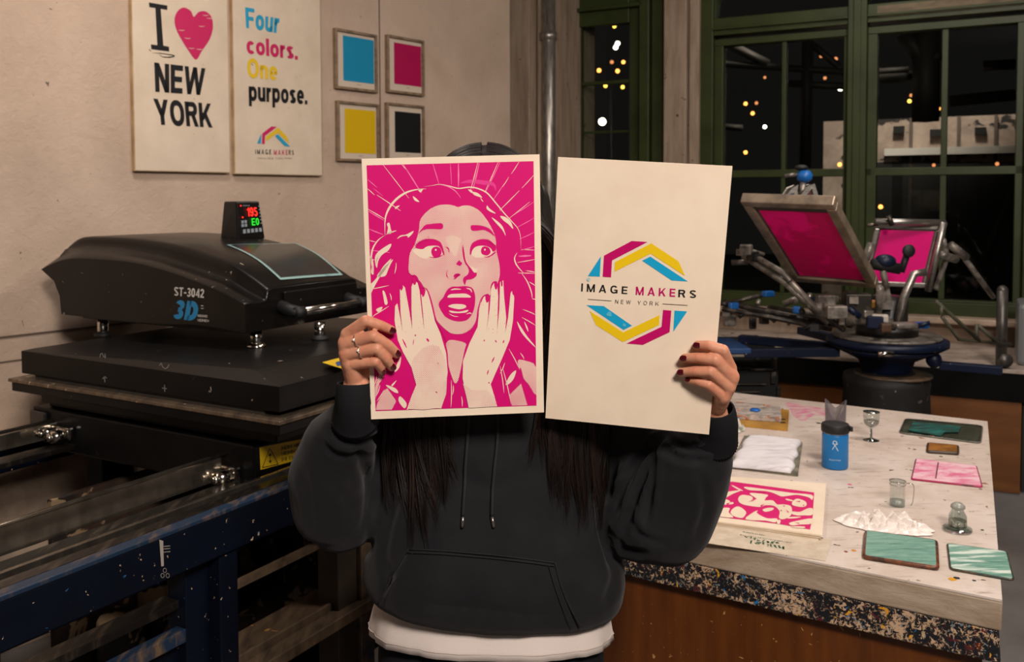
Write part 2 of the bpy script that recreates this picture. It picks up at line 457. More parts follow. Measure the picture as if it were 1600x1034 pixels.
# painted plaster wall
wm = mat('painted_plaster', 'c0ada0', 0.72, spec=0.25)
t = NT(wm); co = t.coord('Object')
f1 = t.step(t.noise(co, 2.2, 6, 0.6, 0.4), 0.35, 0.75)
c = t.mix(f1, srgb('c8b29f'), srgb('b19c89'))
f2 = t.step(t.noise(co, 42, 3, 0.5, 0.8), 0.735, 0.76)
c = t.mix(f2, c, srgb('6d5d50'))
t.l.new(c, t.n['Principled BSDF'].inputs['Base Color'])
n1 = t.noise(co, 26, 8, 0.72, 0.3); n2 = t.vor(t.coord('Object', (1, 1, 1)), 7, 'SMOOTH_F1')
h = t.math('ADD', t.math('MULTIPLY', n1, 0.8), t.math('MULTIPLY', n2, 0.25))
t.bump(h, 0.5, 0.018); M['wall'] = wm
M['joint'] = mat('plaster_joint_shadow_gap', '5d4f44', 0.9)
M['pier'] = var(mat('old_painted_pier', 'a3917f', 0.75, spec=0.2), '85725f', 5, 0.4, 0.72, (5, 5, 0.7), bump=0.25, bs=20)
chips(M['pier'], '4f4136', 26, 0.7)
M['green'] = var(mat('dark_green_window_paint', '343e1c', 0.45, spec=0.35), '28300f', 5, 0.4, 0.7, bump=0.1, bs=40)
M['sill'] = var(mat('painted_sill', 'b5a08c', 0.6), '8a7868', 7, 0.4, 0.7)
M['floor'] = var(mat('grey_painted_floor', '7d7977', 0.45, spec=0.4), '65615f', 3, 0.4, 0.7)
M['glass'] = glass('window_glass', 'e8ece8', 0.02, 0.01)
M['wood_red'] = var(mat('brown_varnished_plywood', '6c3a12', 0.4, spec=0.4), '4a250a', 5, 0.3, 0.75, (6, 6, 0.6), bump=0.05)
chips(M['wood_red'], 'b98d55', 90, 0.71)
M['ceil'] = mat('ceiling_paint', '6d655c', 0.9)

# ------------------------------------------------------------------ room shell
dW = np.array([sin(radians(39.4)), cos(radians(39.4)), 0]); nW = np.array([dW[1], -dW[0], 0]); cW = -3.3
pW = nW * cW                                        # a point on the left wall's face
dB = np.array([cos(radians(27.2)), -sin(radians(27.2)), 0]); nB = np.array([-dB[1], dB[0], 0])  # along / outward of window wall
nB = np.array([sin(radians(27.2)), cos(radians(27.2)), 0]); cB = 5.5
def wl(px, py, off=0): return onplane(px, py, pW + nW * off, nW)
def wb(px, py, off=0): return onplane(px, py, nB * (cB + off), nB)
TW = frame(pW, dW, -nW)                              # x along the wall, y into it, z up
TB = frame(nB * cB, dB, nB)
def lW(p): d = np.array(p) - pW; return np.array([d @ dW, -(d @ nW), p[2]])
def lB(p): d = np.array(p) - nB * cB; return np.array([d @ dB, d @ nB, p[2]])
def pxW(px, py, off=0): return lW(wl(px, py, off))
def pxB(px, py, off=0): return lB(wb(px, py, off))

m = MB(); m.box((-7, -3, -0.05), (9, 8, 0)); struct('floor', m, M['floor'])
m = MB(); m.box((-7, -3, 3.3), (9, 8, 3.4)); struct('ceiling', m, M['ceil'])
endx = pxW(797, 200)[0]
m = MB(TW); m.box((-4.5, 0, 0), (endx, 0.3, 3.3)); struct('wall_left', m, M['wall'])
# joints of the wall's panels: narrow recess lines
m = MB(TW)
jx = pxW(592, 60)[0]; a = pxW(0, 527); b = pxW(87, 516.4)
m.box((jx, -0.002, 0.9), (jx + 0.006, 0.004, 3.3))
m.box((-4.5, -0.003, a[2] - 0.004), (jx, 0.004, a[2] + 0.003))
z2 = pxW(30, 562)[2]; m.box((-4.5, -0.002, z2 - 0.003), (jx - 0.8, 0.004, z2 + 0.002))
struct('trim_1', m, M['joint'])
# ledge low on the left wall
m = MB(TW); zl = pxW(0, 705)[2]
m.box((-4.5, -0.12, 0), (pxW(60, 700)[0] + 0.3, 0, zl)); m.box((-4.5, -0.16, zl), (pxW(60, 690)[0] + 0.15, 0, zl + 0.05))
struct('trim_2', m, M['sill'], bev=0.004)
# return wall and corner piers between the left wall and the windows
m = MB(TB)
A = pxB(797, 200, -0.55); Bp = pxB(822, 200, -0.55); Cp = pxB(845, 200, -0.45)
m.box((A[0] - 0.25, -0.5, 0), (Bp[0], 0.3, 3.3))
m.box((Bp[0] + 0.012, -0.42, 0), (Cp[0] + 0.05, 0.3, 3.3))
m.box((Bp[0] - 0.01, -0.38, 0), (Bp[0] + 0.03, 0.3, 3.3))
struct('wall_corner', m, M['pier'], bev=0.006)
m = MB(TB); q = pxB(857, 200, -0.4); q_pipe = q[0]
m.cyl((q[0], -0.4, 0), (q[0], -0.4, 3.3), 0.043, 20)
for z in (1.25, 2.45): m.cyl((q[0], -0.4, z), (q[0], -0.4, z + 0.05), 0.052, 20)
o = mk('conduit_pipe', m, var(mat('galvanised_pipe', 'bdb7ae', 0.38, 0.8), '7e7972', 14, 0.4, 0.7, (6, 6, 1)))
tag(o, 'vertical galvanised metal pipe running up the corner beside the green window', 'pipe')
# window wall: backsplash part below the sill, header above, pier between windows
SZ = pxB(1450, 491)[2]     # sill height
x_w1a, x_w1b = pxB(868, 150)[0], pxB(1041, 150)[0]
x_w2a, x_w2b = pxB(1095, 150)[0], pxB(1600, 150)[0] + 0.9
HZ = 3.05
m = MB(TB)
m.box((x_w1a - 1.2, 0, 0), (x_w2b + 1.5, 0.3, SZ)); m.box((x_w1a - 1.2, 0, HZ), (x_w2b + 1.5, 0.3, 3.3))
m.box((x_w1a - 1.2, 0, SZ), (x_w1a, 0.3, HZ)); m.box((x_w2b, 0, SZ), (x_w2b + 1.5, 0.3, HZ))
struct('wall_window', m, M['pier'])
m = MB(TB)
xm = pxB(1072, 150, -0.06)[0]
m.box((x_w1b, -0.06, SZ - 0.3), (xm, 0.3, 3.3)); m.box((xm + 0.012, -0.045, SZ - 0.3), (x_w2a, 0.3, 3.3)); m.box((xm - 0.01, -0.02, SZ - 0.3), (xm + 0.03, 0.3, 3.3))
struct('trim_3', m, M['pier'], bev=0.008)
m = MB(TB); m.box((x_w1a - 0.1, -0.11, SZ - 0.035), (x_w2b, 0.05, SZ)); struct('trim_4', m, M['sill'], bev=0.008)

# the dark green windows
def pane(x0, x1, z0, z1, y, parent):
    g = MB(TB); g.box((x0 - 0.01, y, z0 - 0.01), (x1 + 0.01, y + 0.004, z1 + 0.01)); return mk('window_pane', g, M['glass'], parent)
X = lambda px, py=150: pxB(px, py, 0.06)[0]
Zb = lambda px, py: pxB(px, py, 0.06)[2]
# window 1
m = MB(TB); y0, y1 = 0.02, 0.11
gl, gr = X(908), X(985)
ztop = Zb(945, 40); zm = Zb(945, 129); zs = Zb(945, 206)
m.box((x_w1a, y0, SZ), (gl - 0.05, y1, HZ)); m.box((gl - 0.045, y0 + 0.03, SZ), (gl, y1, ztop)); m.box((gr, y0 + 0.02, SZ), (X(1003), y1, HZ))
m.box((X(1004), y0 - 0.03, SZ), (X(1019), y1, HZ)); m.box((X(1021), y0, SZ), (x_w1b, y1, HZ)); m.box((X(1019), y0 + 0.02, SZ), (X(1021), y1, HZ))
m.box((gl - 0.05, y0 + 0.01, ztop), (gr, y1, HZ)); m.box((gl - 0.1, y0 - 0.03, Zb(945, 18)), (gr + 0.1, y0, Zb(945, 12)))
m.box((gl, y0 + 0.04, zm - 0.012), (gr, y1 - 0.02, zm + 0.012)); m.box((gl, y0 + 0.05, zs - 0.008), (gr, y1 - 0.03, zs + 0.008))
m.box((gl - 0.05, y0, SZ), (gr, y1, SZ + 0.09))
m.box((X(889), y0 - 0.012, SZ + 0.1), (X(893), y0, HZ - 0.2))
w1 = struct('window_1', m, M['green'], bev=0.005); pane(gl, gr, SZ + 0.09, ztop, 0.08, w1)
# window 2: pair of casements, transom bar, arched light above
m = MB(TB)
zT1, zT2 = Zb(1130, 71.7), Zb(1587.7, 37.7)
zt = (Zb(1220, 65) + Zb(1480, 46)) / 2; zb_ = Zb(1482, 468); zm = (Zb(1225, 270) + Zb(1470, 268)) / 2
zta, ztb = (Zb(1220, 50) + Zb(1480, 28)) / 2, (Zb(1220, 18) + Zb(1500, 2)) / 2
e = [X(1095), X(1118), X(1131), X(1222), X(1228.5), X(1319), X(1327), X(1356), X(1371), X(1471), X(1481), X(1588), X(1602)]
F = lambda a, b, z0, z1, ya=y0, yb=y1: m.box((a, ya, z0), (b, yb, z1))
F(e[0], e[1], SZ, HZ, -0.01); F(e[1] - 0.015, e[1] + 0.0, SZ, HZ, 0.04)
F(e[6], e[7], SZ, HZ, -0.03); F(e[6] + 0.03, e[7] - 0.03, SZ, HZ, -0.045, 0)      # centre post with a raised bead
F(e[1], e[2], zb_ - 0.09, zt + 0.03, 0.035); F(e[3], e[4], zb_, zt, 0.045); F(e[5], e[6], zb_ - 0.09, zt + 0.03, 0.035)
F(e[7], e[8], zb_ - 0.09, zt + 0.03, 0.035); F(e[9], e[10], zb_, zt, 0.045); F(e[11], e[12], zb_ - 0.09, zt + 0.03, 0.035)
for a, b in ((e[1], e[6]), (e[7], e[12])):
    F(a, b, zt, zt + 0.04, 0.03); F(a, b, zm - 0.022, zm + 0.022, 0.035); F(a, b, zb_ - 0.1, zb_, 0.03)
    F(a, b, zta, ztb, 0.0); F(a, b, zta + 0.03, zta + 0.045, -0.02)
F(e[12], e[12] + 0.1, SZ, HZ, -0.03); F(e[0], x_w2b, SZ, SZ + 0.07, -0.01); F(e[12] + 0.1, x_w2b, SZ, HZ, 0.03)
F(e[0], e[12], HZ - 0.08, HZ)
# curved head of the light over the left casement
pts = []
for k in range(9):
    a_ = pi - k * (pi / 2) / 8; r_ = (e[6] - e[1])
    pts.append((e[6] + r_ * cos(a_), ztb + 0.45 * sin(a_) * 1.1))
arc = [(e[0], ztb)] + pts + [(e[6], HZ), (e[0], HZ)]
mm = MB(TB); mm.prism([(x, z) for x, z in arc], 0, 0.06)
for v in range(len(mm.v)): pass
tmp = MB(TB); n_ = len(arc)
vs = [(x, 0.03, z) for x, z in arc] + [(x, 0.1, z) for x, z in arc]
tr = tessellate_polygon([[Vector((x, z, 0)) for x, z in arc]])
m.add(vs, [tuple(q) for q in tr] + [tuple(i + n_ for i in q) for q in tr] + [(i, (i + 1) % n_, (i + 1) % n_ + n_, i + n_) for i in range(n_)])
w2 = struct('window_2', m, M['green'], bev=0.005)
for a, b in ((e[2], e[3]), (e[4], e[5]), (e[8], e[9]), (e[10], e[11])):
    pane(a, b, zb_, zm - 0.022, 0.08, w2); pane(a, b, zm + 0.022, zt, 0.08, w2)
pane(e[1], e[6], ztb, HZ - 0.08, 0.08, w2); pane(e[7], e[12], ztb, HZ - 0.08, 0.08, w2)
# weathered rail on the outside edge of the right transom
m = MB(TB); m.box((e[7] + 0.05, -0.012, ztb - 0.075), (e[12] - 0.02, 0.0, ztb - 0.015)); struct('trim_5', m, var(mat('bare_weathered_wood', '75664f', 0.7), '4e4632', 9, 0.4, 0.7, (1, 1, 5)))

# ------------------------------------------------------------------ the night outside
m = MB(); m.box((-12, 8.5, -0.5), (22, 30, -0.4)); struct('ground_outside', m, mat('asphalt_outside', '1b1a1b', 0.8))
def outp(px, py, off): return lB(wb(px, py, off))
fm = mat('pale_panel_facade', '9c8a80', 0.8); t = NT(fm); co = t.coord('Object', (1, 1, 1))
f = t.step(t.noise(co, 2.5, 6, 0.7, 0.3), 0.42, 0.62); c = t.mix(f, srgb('8d7b71'), srgb('b09d90'))
f = t.step(t.noise(t.coord('Object', (1, 1, 1.6)), 3.2, 4, 0.65), 0.6, 0.64); c = t.mix(f, c, srgb('2a2422'))
t.l.new(c, t.n['Principled BSDF'].inputs['Base Color'])
root = thing('storefront', wb(1450, 330, 5) * np.array([1, 1, 0]), 'pale panelled storefront across the street seen through the right window', 'building')
a = outp(1287, 190, 4.5); b = outp(1640, 262, 4.5)
m = MB(TB); m.box((a[0], 4.5, -0.4), (b[0] + 2, 5.5, a[2])); mk('facade', m, fm, root)
m = MB(TB); z = outp(1450, 236, 4.5)[2]; m.box((a[0] + 0.6, 4.4, z - 0.04), (b[0] + 2, 4.5, z + 0.03)); mk('canopy_rail', m, mat('white_rail_paint', 'c9c4bd', 0.6), root)
rnd = random.Random(3)
dk = mat('dark_shop_opening', '0b0a0a', 0.6)
for px, w in ((1395, 0.3), (1478, 0.16), (1530, 0.3), (1345, 0.2)):
    p = outp(px, 254, 4.5); m = MB(TB); m.box((p[0], 4.46, p[2] - 1.6), (p[0] + w * 2.0, 4.52, p[2] + 0.0)); mk('opening', m, dk, root)
for px, py in ((1405, 203), (1462, 208), (1532, 205)):
    p = outp(px, py, 4.5); m = MB(TB); m.box((p[0] - 0.05, 4.44, p[2] - 0.035), (p[0] + 0.05, 4.5, p[2] + 0.035)); mk('wall_lantern', m, dk, root)
for px in (1345, 1421, 1495, 1553):
    p = outp(px, 220, 4.5); m = MB(TB); m.box((p[0], 4.46, a[2] - 1.5), (p[0] + 0.03, 4.5, a[2])); mk('panel_batten', m, mat('batten', '5d5049', 0.8), root)
# dark steel and canopy structure outside
root = thing('street_canopy', wb(1200, 400, 3) * np.array([1, 1, 0]), 'dark steel street canopy and roofs outside the right window', 'canopy')
st = mat('dusky_steel', '4a4542', 0.6)
def obeam(p0, p1, off, th, name='beam', mt=st):
    a, b = outp(*p0, off), outp(*p1, off); m = MB(TB); m.tube([(a[0], off, a[2]), (b[0], off, b[2])], th, 4); mk(name, m, mt, root)
for p0, p1, off, th in (((1130, 100), (1319, 112), 3, .03), ((1228, 130), (1319, 135), 3, .03), ((1262, 60), (1258, 262), 3, .05), ((1140, 70), (1200, 100), 3, .04), ((1270, 70), (1312, 105), 3, .03),
                        ((1412, 52), (1442, 92), 3.2, .07), ((1472, 80), (1450, 100), 3.2, .05), ((1448, 50), (1446, 190), 3.2, .11), ((1374, 112), (1420, 109), 3.6, .03), ((1536, 103), (1587, 100), 3.6, .045), ((1484, 158), (1587, 148), 3.6, .05),
                        ((1374, 122), (1446, 118), 3.6, .05), ((1500, 380), (1545, 455), 2, .04), ((1582, 300), (1540, 400), 2, .03), ((1131, 198), (1160, 200), 3.3, .03)):
    obeam(p0, p1, off, th)
# lights outside, each bulb its own thing
bl = {'w': emit('white_bulb_light', 'fff0d8', 14), 'o': emit('amber_bulb_light', 'ff9a45', 7), 'y': emit('yellow_bulb_light', 'ffc24a', 6), 'd': emit('dim_amber_bulb_light', 'ff9a60', 1.6)}
BL = [(965, 68, 5, 'w', 'upper of a pair of white bulbs'), (962, 74, 5, 'w', 'lower of a pair of white bulbs'), (956, 97, 4, 'd', 'dim amber bulb under the white pair'), (974, 97, 4, 'o', 'amber bulb at the right under the white pair'),
      (936, 110, 4.5, 'o', 'amber bulb at the left'), (965, 111, 4.5, 'o', 'amber bulb in the middle'), (946, 134, 4, 'y', 'yellow bulb right under the crossbar'), (973, 136, 4, 'y', 'orange bulb right under the crossbar'), (941, 190, 8, 'w', 'large round white lamp low'), (960, 41, 4, 'y', 'bulb at the very top')]
for px, py, r, k, l in BL:
    p = wb(px, py, 4); m = MB(); m.ball(p, r * 0.72 / FPX * p[1], 14, 8); o = mk('street_bulb', m, bl[k]); tag(o, l + ' seen in the narrow green window', 'lamp', 'lights outside the narrow window')
BL = [(1165, 162, 4, 'o', 'amber bulb at mid height in the left pane'), (1176, 177, 4, 'o', 'amber bulb just under another in the left pane'), (1182, 161, 3.5, 'd', 'faint amber bulb beside a brighter one, left pane'), (1195, 198, 4, 'w', 'white bulb in the middle of the left pane'),
      (1165, 238, 4, 'o', 'lowest amber bulb of the left pane'), (1195, 121, 3, 'd', 'highest faint bulb of the left pane'), (1313, 138, 5.5, 'w', 'bright white bulb against the centre post'), (1257, 237, 4, 'd', 'faint pink bulb low in the second pane'), (1283, 88, 3.5, 'd', 'faint bulb near the top of the second pane'), (1306, 92, 4, 'd', 'faint bulb at the upper right of the second pane'),
      (1289, 122, 3.5, 'd', 'faint bulb above the centre bulb in second pane'), (1312, 257, 4.5, 'o', 'orange bulb low against the centre post'), (1421, 158, 4, 'y', 'yellow bulb left of centre in the third pane'), (1423.5, 149, 3.5, 'd', 'small dim bulb above the yellow one in the third pane'),
      (1455, 161, 5, 'w', 'white bulb right in the third pane'), (1466, 170, 4.5, 'o', 'orange bulb against the muntin of the third pane'), (1376, 323, 4.5, 'o', 'amber bulb low beside the centre post above the small frame'), (1459, 258, 3.5, 'd', 'faint bulb low in the third pane'), (1558, 256, 4, 'd', 'faint bulb low in the fourth pane')]
for px, py, r, k, l in BL:
    p = wb(px, py, 3.9); m = MB(); m.ball(p, r * 0.72 / FPX * p[1], 14, 8); o = mk('street_bulb', m, bl[k]); tag(o, l, 'lamp', 'lights outside the wide window')
l = lamp('street_light', tuple(wb(1450, -420, 2.2)), tuple(wb(1450, 240, 4.5)), 0.5, 260, (1, 0.85, 0.75))

# ------------------------------------------------------------------ boards and frames on the left wall
def wallpage(pts, off):
    P = [wl(*p, off) for p in pts]
    L = [lW(p) for p in P]; x0 = (L[0][0] + L[3][0]) / 2; x1 = (L[1][0] + L[2][0]) / 2; z1 = (L[0][2] + L[1][2]) / 2; z0 = (L[2][2] + L[3][2]) / 2
    tl = np.array(TW @ Vector((x0, -off, z1))); pg = Page(tl, dW * (x1 - x0), np.array([0, 0, -(z1 - z0)])); pg.b = (x0, x1, z0, z1); return pg
# crop coordinates of the close views -> sight positions
def CR(x0, y0, sc): return lambda pts: [(x0 + p[0] / sc, y0 + p[1] / sc) for p in pts]
def logo_half(k, pg, C, up, mats):
    """upper (up=True) or lower half of the ribbon emblem; C maps emblem coordinates to page fractions"""
    mg, ye, cy = mats
    U_ = [((245, 205), (246, 372), (148, 370)), None]
    if up:
        k.shape(C([(253, 207), (244, 372), (148, 368)]), cy, 0)
        k.shape(C([(502, 84), (630, 92), (343, 241), (335, 378), (267, 373), (278, 203)]), mg, 0)
        k.shape(C([(660, 103), (880, 248), (932, 366), (655, 186), (362, 333), (367, 255)]), ye, 0)
        k.shape(C([(652, 210), (956, 411), (825, 403), (586, 243)]), cy, 0)
    else:
        k.shape(C([(136, 602), (276, 610), (504, 768), (436, 802)]), cy, 0)
        k.shape(C([(161, 648), (433, 822), (727, 682), (722, 762), (430, 901), (213, 762)]), ye, 0)
        k.shape(C([(755, 641), (822, 646), (808, 820), (592, 923), (459, 912), (743, 777)]), mg, 0)
        k.shape(C([(848, 646), (950, 653), (838, 817)]), cy, 0)
plyw = var(mat('pale_plywood_edge', 'cdb088', 0.6), 'a98a62', 12, 0.4, 0.7)
board = var(mat('warm_white_board', 'd9c9b4', 0.7, spec=0.25), 'c9b8a2', 6, 0.35, 0.75)
chips(board, '8c7a66', 48, 0.74)
def wallboard(name, pts, th, label):
    pg = wallpage(pts, th); x0, x1, z0, z1 = pg.b
    m = MB(TW); m.box((x0, -th, z0), (x1, 0.0, z1)); m.mi = 1
    e_ = 0.0025; m.box((x0 - e_, -th + 0.002, z0 - e_), (x1 + e_, -0.001, z0)); m.box((x0 - e_, -th + 0.002, z0), (x0, -0.001, z1))
    o = mk(name, m, [board, plyw], bev=0.001); tag(o, label, 'poster', 'lettered boards on the plaster wall')
    return pg, o
# "I heart NEW YORK"
pg, o = wallboard('wall_poster', [(203, -90), (358, -70), (355, 268.5), (213.4, 267)], 0.025, 'tall cream board printed I heart NEW YORK hanging on the plaster wall')
k = Ink(pg, 0.0008, 0.0002); g = CR(190, 0, 3.2); Pp = lambda pts: [tuple(pg.px(*q)) for q in g(pts)]
bk = M['black']
pk = mat('deep_pink_board_ink', 'c01458', 0.6)
k.shape(Pp([(136, 12), (228, 28), (228, 50), (195, 44), (208, 228), (236, 234), (238, 258), (148, 246), (146, 222), (178, 226), (168, 40), (138, 36)]), bk)
k.stroke(Pp(smooth_poly([(150, 264), (190, 266), (262, 278), (240, 286), (205, 284), (185, 270)], 5, False)), 0.004, bk, 1)
k.shape(Pp(smooth_poly([(360, 84), (345, 55), (310, 38), (280, 55), (264, 95), (272, 145), (300, 200), (335, 255), (371, 298), (400, 255), (440, 195), (456, 135), (448, 85), (420, 58), (385, 60)], 5)), pk)
for (x, y) in ((440, 90), (400, 130), (330, 190), (350, 240), (300, 150), (390, 245), (420, 75)):
    k.stroke(Pp([(x - 16, y), (x, y + 3), (x + 14, y + 1)]), 0.0025, board, 0.1)
k.text('NEW', Pp([(162, 312), (418, 342), (408, 476), (168, 458)]), bk, 0.21, 0.07)
k.text('YORK', Pp([(157, 490), (446, 516), (454, 640), (172, 624)]), bk, 0.21, 0.07)
k.build('printed_artwork', o)
pg, o = wallboard('wall_poster', [(359, -90), (499, -60), (503.4, 273), (371.3, 272)], 0.025, 'tall cream board printed Four colors. One purpose. with ribbon emblem below')
k = Ink(pg, 0.0008, 0.0002)
cyb, yeb = mat('cyan_board_ink', '1496bd', 0.6), mat('yellow_board_ink', 'dcb81a', 0.6)
k.text('Four', Pp([(617, 36), (792, 66), (784, 168), (622, 140)]), cyb, 0.21, 0.07)
k.text('colors.', Pp([(622, 180), (880, 212), (880, 300), (626, 268)]), pk, 0.21, 0.07)
k.text('One', Pp([(626, 288), (778, 308), (778, 404), (629, 388)]), yeb, 0.21, 0.07)
k.text('purpose.', Pp([(634, 430), (928, 452), (928, 548), (636, 530)]), bk, 0.21, 0.07)
lm = lambda pts: Pp([(676 + (x - 148) * (842 - 676) / (956 - 148) , 630 + (y - 84) * (730 - 630) / (411 - 84) + (x - 148) * 0.004) for x, y in pts])
logo_half(k, pg, lm, True, (pk, yeb, cyb))
k.text('IMAGE', Pp([(667, 746), (747, 748), (747, 772), (667, 770)]), bk, 0.16, 0.4)
k.text('MAKE', Pp([(760, 748), (830, 750), (830, 774), (760, 773)]), pk, 0.16, 0.4)
k.text('RS', Pp([(834, 750), (860, 751), (860, 774), (834, 774)]), bk, 0.16, 0.4)
k.text('NEW YORK', Pp([(728, 786), (806, 788), (806, 797), (728, 796)]), bk, 0.09, 0.45)
for a, b in ((678, 720), (812, 850)): k.stroke(Pp([(a, 790), ((a + b) / 2, 791), (b, 792)]), 0.0012, bk, 1, False)
k.build('printed_artwork', o)
# four framed colour swatches
frm = var(mat('grey_brown_frame_wood', '8d7760', 0.45), '5f4d3c', 25, 0.4, 0.7, (1, 1, 1))
mt_ = mat('off_white_mount', 'cbbcaa', 0.8, spec=0.2)
SW = [([(523.7, 42.2), (591, 55.6), (590, 143.8), (526, 139)], (1107, 176, 1262, 203, 1260, 420, 1107, 402), M['cyan'].copy(), '0f86ae', 'cyan'),
      ([(605, 53.1), (664.4, 64), (663.2, 148.8), (607, 145)], (1362, 211, 1498, 235, 1497, 435, 1362, 418), None, 'a8004c', 'magenta'),
      ([(527.5, 157.2), (593, 162.5), (594, 251.5), (529, 253.5)], (1115, 541, 1268, 556, 1270, 768, 1116, 766), None, 'd2ad05', 'yellow'),
      ([(605, 160.3), (664.4, 165), (664, 251), (606, 252)], (1366, 555, 1496, 568, 1496, 764, 1366, 762), None, '121313', 'black')]
for pts, sw, _m, col, nm in SW:
    pg = wallpage(pts, 0.022); x0, x1, z0, z1 = pg.b; w = 0.012
    base = tag(thing('picture_frame', TW @ Vector(((x0 + x1) / 2, -0.01, z0)), 'small wooden frame holding the plain %s square print' % nm, 'picture frame', 'four framed ink colours'), None)
    m = MB(TW)
    for a, b in (((x0, z0), (x1, z0 + w)), ((x0, z1 - w), (x1, z1)), ((x0, z0 + w), (x0 + w, z1 - w)), ((x1 - w, z0 + w), (x1, z1 - w))):
        m.box((a[0], -0.022, a[1]), (b[0], 0, b[1]))
    mk('frame', m, frm, base, bev=0.0015)
    m = MB(TW); m.box((x0 + w, -0.010, z0 + w), (x1 - w, 0, z1 - w)); mk('mount', m, mt_, base)
    pg2 = Page(np.array(TW @ Vector((x0, -0.010, z1))), dW * (x1 - x0), np.array([0, 0, -(z1 - z0)]))
    k = Ink(pg2, 0.0005, 0.0002); pts2 = [tuple(pg2.px(190 + sw[i] / 3.2, sw[i + 1] / 3.2)) for i in (0, 2, 4, 6)]
    a0 = (pts2[0][0] + pts2[3][0]) / 2; a1 = (pts2[1][0] + pts2[2][0]) / 2; b0 = (pts2[0][1] + pts2[1][1]) / 2; b1 = (pts2[2][1] + pts2[3][1]) / 2
    k.shape([(a0, b0), (a1, b0), (a1, b1), (a0, b1)], mat(nm + '_swatch_ink', col, 0.55, spec=0.3))
    k.stroke([((a0 + a1) / 2 - 0.05, b1 + 0.045), ((a0 + a1) / 2 + 0.05, b1 + 0.045)], 0.0015, M['black'], 1, False)
    k.build('color_swatch', base)

# ------------------------------------------------------------------ long counter under the windows
CZ = 0.70
def cl(px, py): return lB(atz(px, py, CZ))
cfy = 4.76 - cB; cxl = q_pipe + 0.07
cr = cl(1590, 586)[0] + 0.9
ctop = var(mat('ink_stained_counter', 'c4b4a6', 0.55), '8a7c70', 4, 0.4, 0.7, (1, 3, 1)); chips(ctop, '3b3630', 18, 0.68)
root = thing('counter', TB @ Vector((2.5, cfy + 0.3, 0)), 'long low counter with a stained pale top and brown wood front under the windows', 'counter')
m = MB(TB); m.box((cxl, cfy, CZ - 0.02), (cr, -0.005, CZ)); mk('countertop', m, ctop, root, bev=0.004)
m = MB(TB); m.box((cxl, cfy + 0.005, CZ - 0.15), (cr, -0.01, CZ - 0.021)); mk('apron', m, mat('black_apron', '070707', 0.8, spec=0.15), root)
m = MB(TB)
xs = pxB(1316, 650, cfy)[0]; xe = lB(onplane(1596, 680, nB * (cB + cfy), nB))[0]
px_ = lambda x: lB(onplane(x, 660, nB * (cB + cfy + 0.02), nB))[0]
brown = var(mat('brown_plywood_front', '7c4c20', 0.5), '5d3512', 3, 0.3, 0.75, (1, 1, 5))
for a, b in ((cxl, px_(1340)), (px_(1342), px_(1596))):
    m = MB(TB); m.box((a, cfy + 0.02, 0.12), (b, cfy + 0.5, CZ - 0.151)); mk('cabinet_panel', m, brown, root, bev=0.002)
m = MB(TB); m.box((px_(1598), cfy + 0.06, 0.12), (cr, cfy + 0.5, CZ - 0.151)); mk('dark_cabinet', m, mat('dark_cabinet_paint', '1d1b1a', 0.6), root)
m = MB(TB); m.box((cxl, cfy + 0.03, 0), (cr, cfy + 0.5, 0.12)); mk('plinth', m, M['floor'], root)
m = MB(TB); m.box((pxB(1420, 500)[0], -0.012, CZ + 0.001), (pxB(1600, 500)[0] - 0.02, -0.001, SZ - 0.04)); o = mk('backboard', m, var(mat('brownish_backboard', '8d7763', 0.6), '6b5646', 5)); tag(o, 'brownish splashed board standing behind the counter under the right window', 'board')
# translucent bin at the far right of the counter
p = cl(1572, 560); m = MB(TB); m.box((p[0] + 0.04, cfy + 0.12, CZ), (p[0] + 0.4, cfy + 0.45, CZ + 0.29))
o = mk('plastic_bin', m, mat('frosted_grey_plastic', '76797b', 0.4), bev=0.02); tag(o, 'frosted grey plastic bin at the right end of the counter', 'bin')
# upright grey post with foot on the counter and thin truss
gm = var(mat('zinc_tube', '6e6a66', 0.42, 0.7), '4e4b48', 20)
yb_ = 4.25
m = MB(); a = atz(1564, 574, CZ); m.tube([a, a + np.array([0, 0, 0.36])], 0.024, 16); m.ball(a + np.array([0, 0, 0.36]), 0.024, 12, 8); m.cyl(a + np.array([0, -0.02, 0.04]), a + np.array([0, -0.05, 0.04]), 0.03, 16)
o = mk('support_post', m, gm); tag(o, 'upright grey metal tube with a black wheel at its foot on the counter', 'post')
# ------------------------------------------------------------------ work table
TZ = 0.76
FR = atz(1566, 937, TZ); BR = atz(1543, 658, TZ)
vs_ = (BR - FR); LT = np.linalg.norm(vs_); ty = vs_ / LT             # into depth
fl = atz(1110, 844, TZ) - FR; tx = -fl / np.linalg.norm(fl)           # to the right
WT = 1.3
FL = FR - tx * WT; BL_ = BR - tx * WT * 0.98
def tp(a, b, z=0): return FR - tx * a + ty * b + np.array([0, 0, z])   # a metres left of right edge, b metres back
def tq(q): # px on the table top -> (a,b)
    p = atz(q[0], q[1], TZ) - FR; A = np.array([[-tx[0], ty[0]], [-tx[1], ty[1]]]); return np.linalg.solve(A, p[:2])
ttop = mat('white_table_sheet', 'd0c3b8', 0.5, spec=0.35); t = NT(ttop); co = t.coord('Object')
f = t.step(t.noise(co, 7, 6, 0.65, 0.5), 0.35, 0.75); c = t.mix(f, srgb('d8ccc2'), srgb('bfae9f'))
f = t.step(t.noise(t.coord('Object', (1, 5, 1), (0, 0, radians(60))), 14, 5, 0.7), 0.56, 0.72); c = t.mix(f, c, srgb('a08f82'))
f = t.step(t.noise(co, 55, 2, 0.4, 0.2), 0.725, 0.74); c = t.mix(f, c, srgb('4f4239'))
f = t.step(t.noise(t.coord('Object', loc=(5, 2, 0)), 26, 3, 0.5, 0.6), 0.71, 0.73); c = t.mix(f, c, srgb('8a5a3a'))
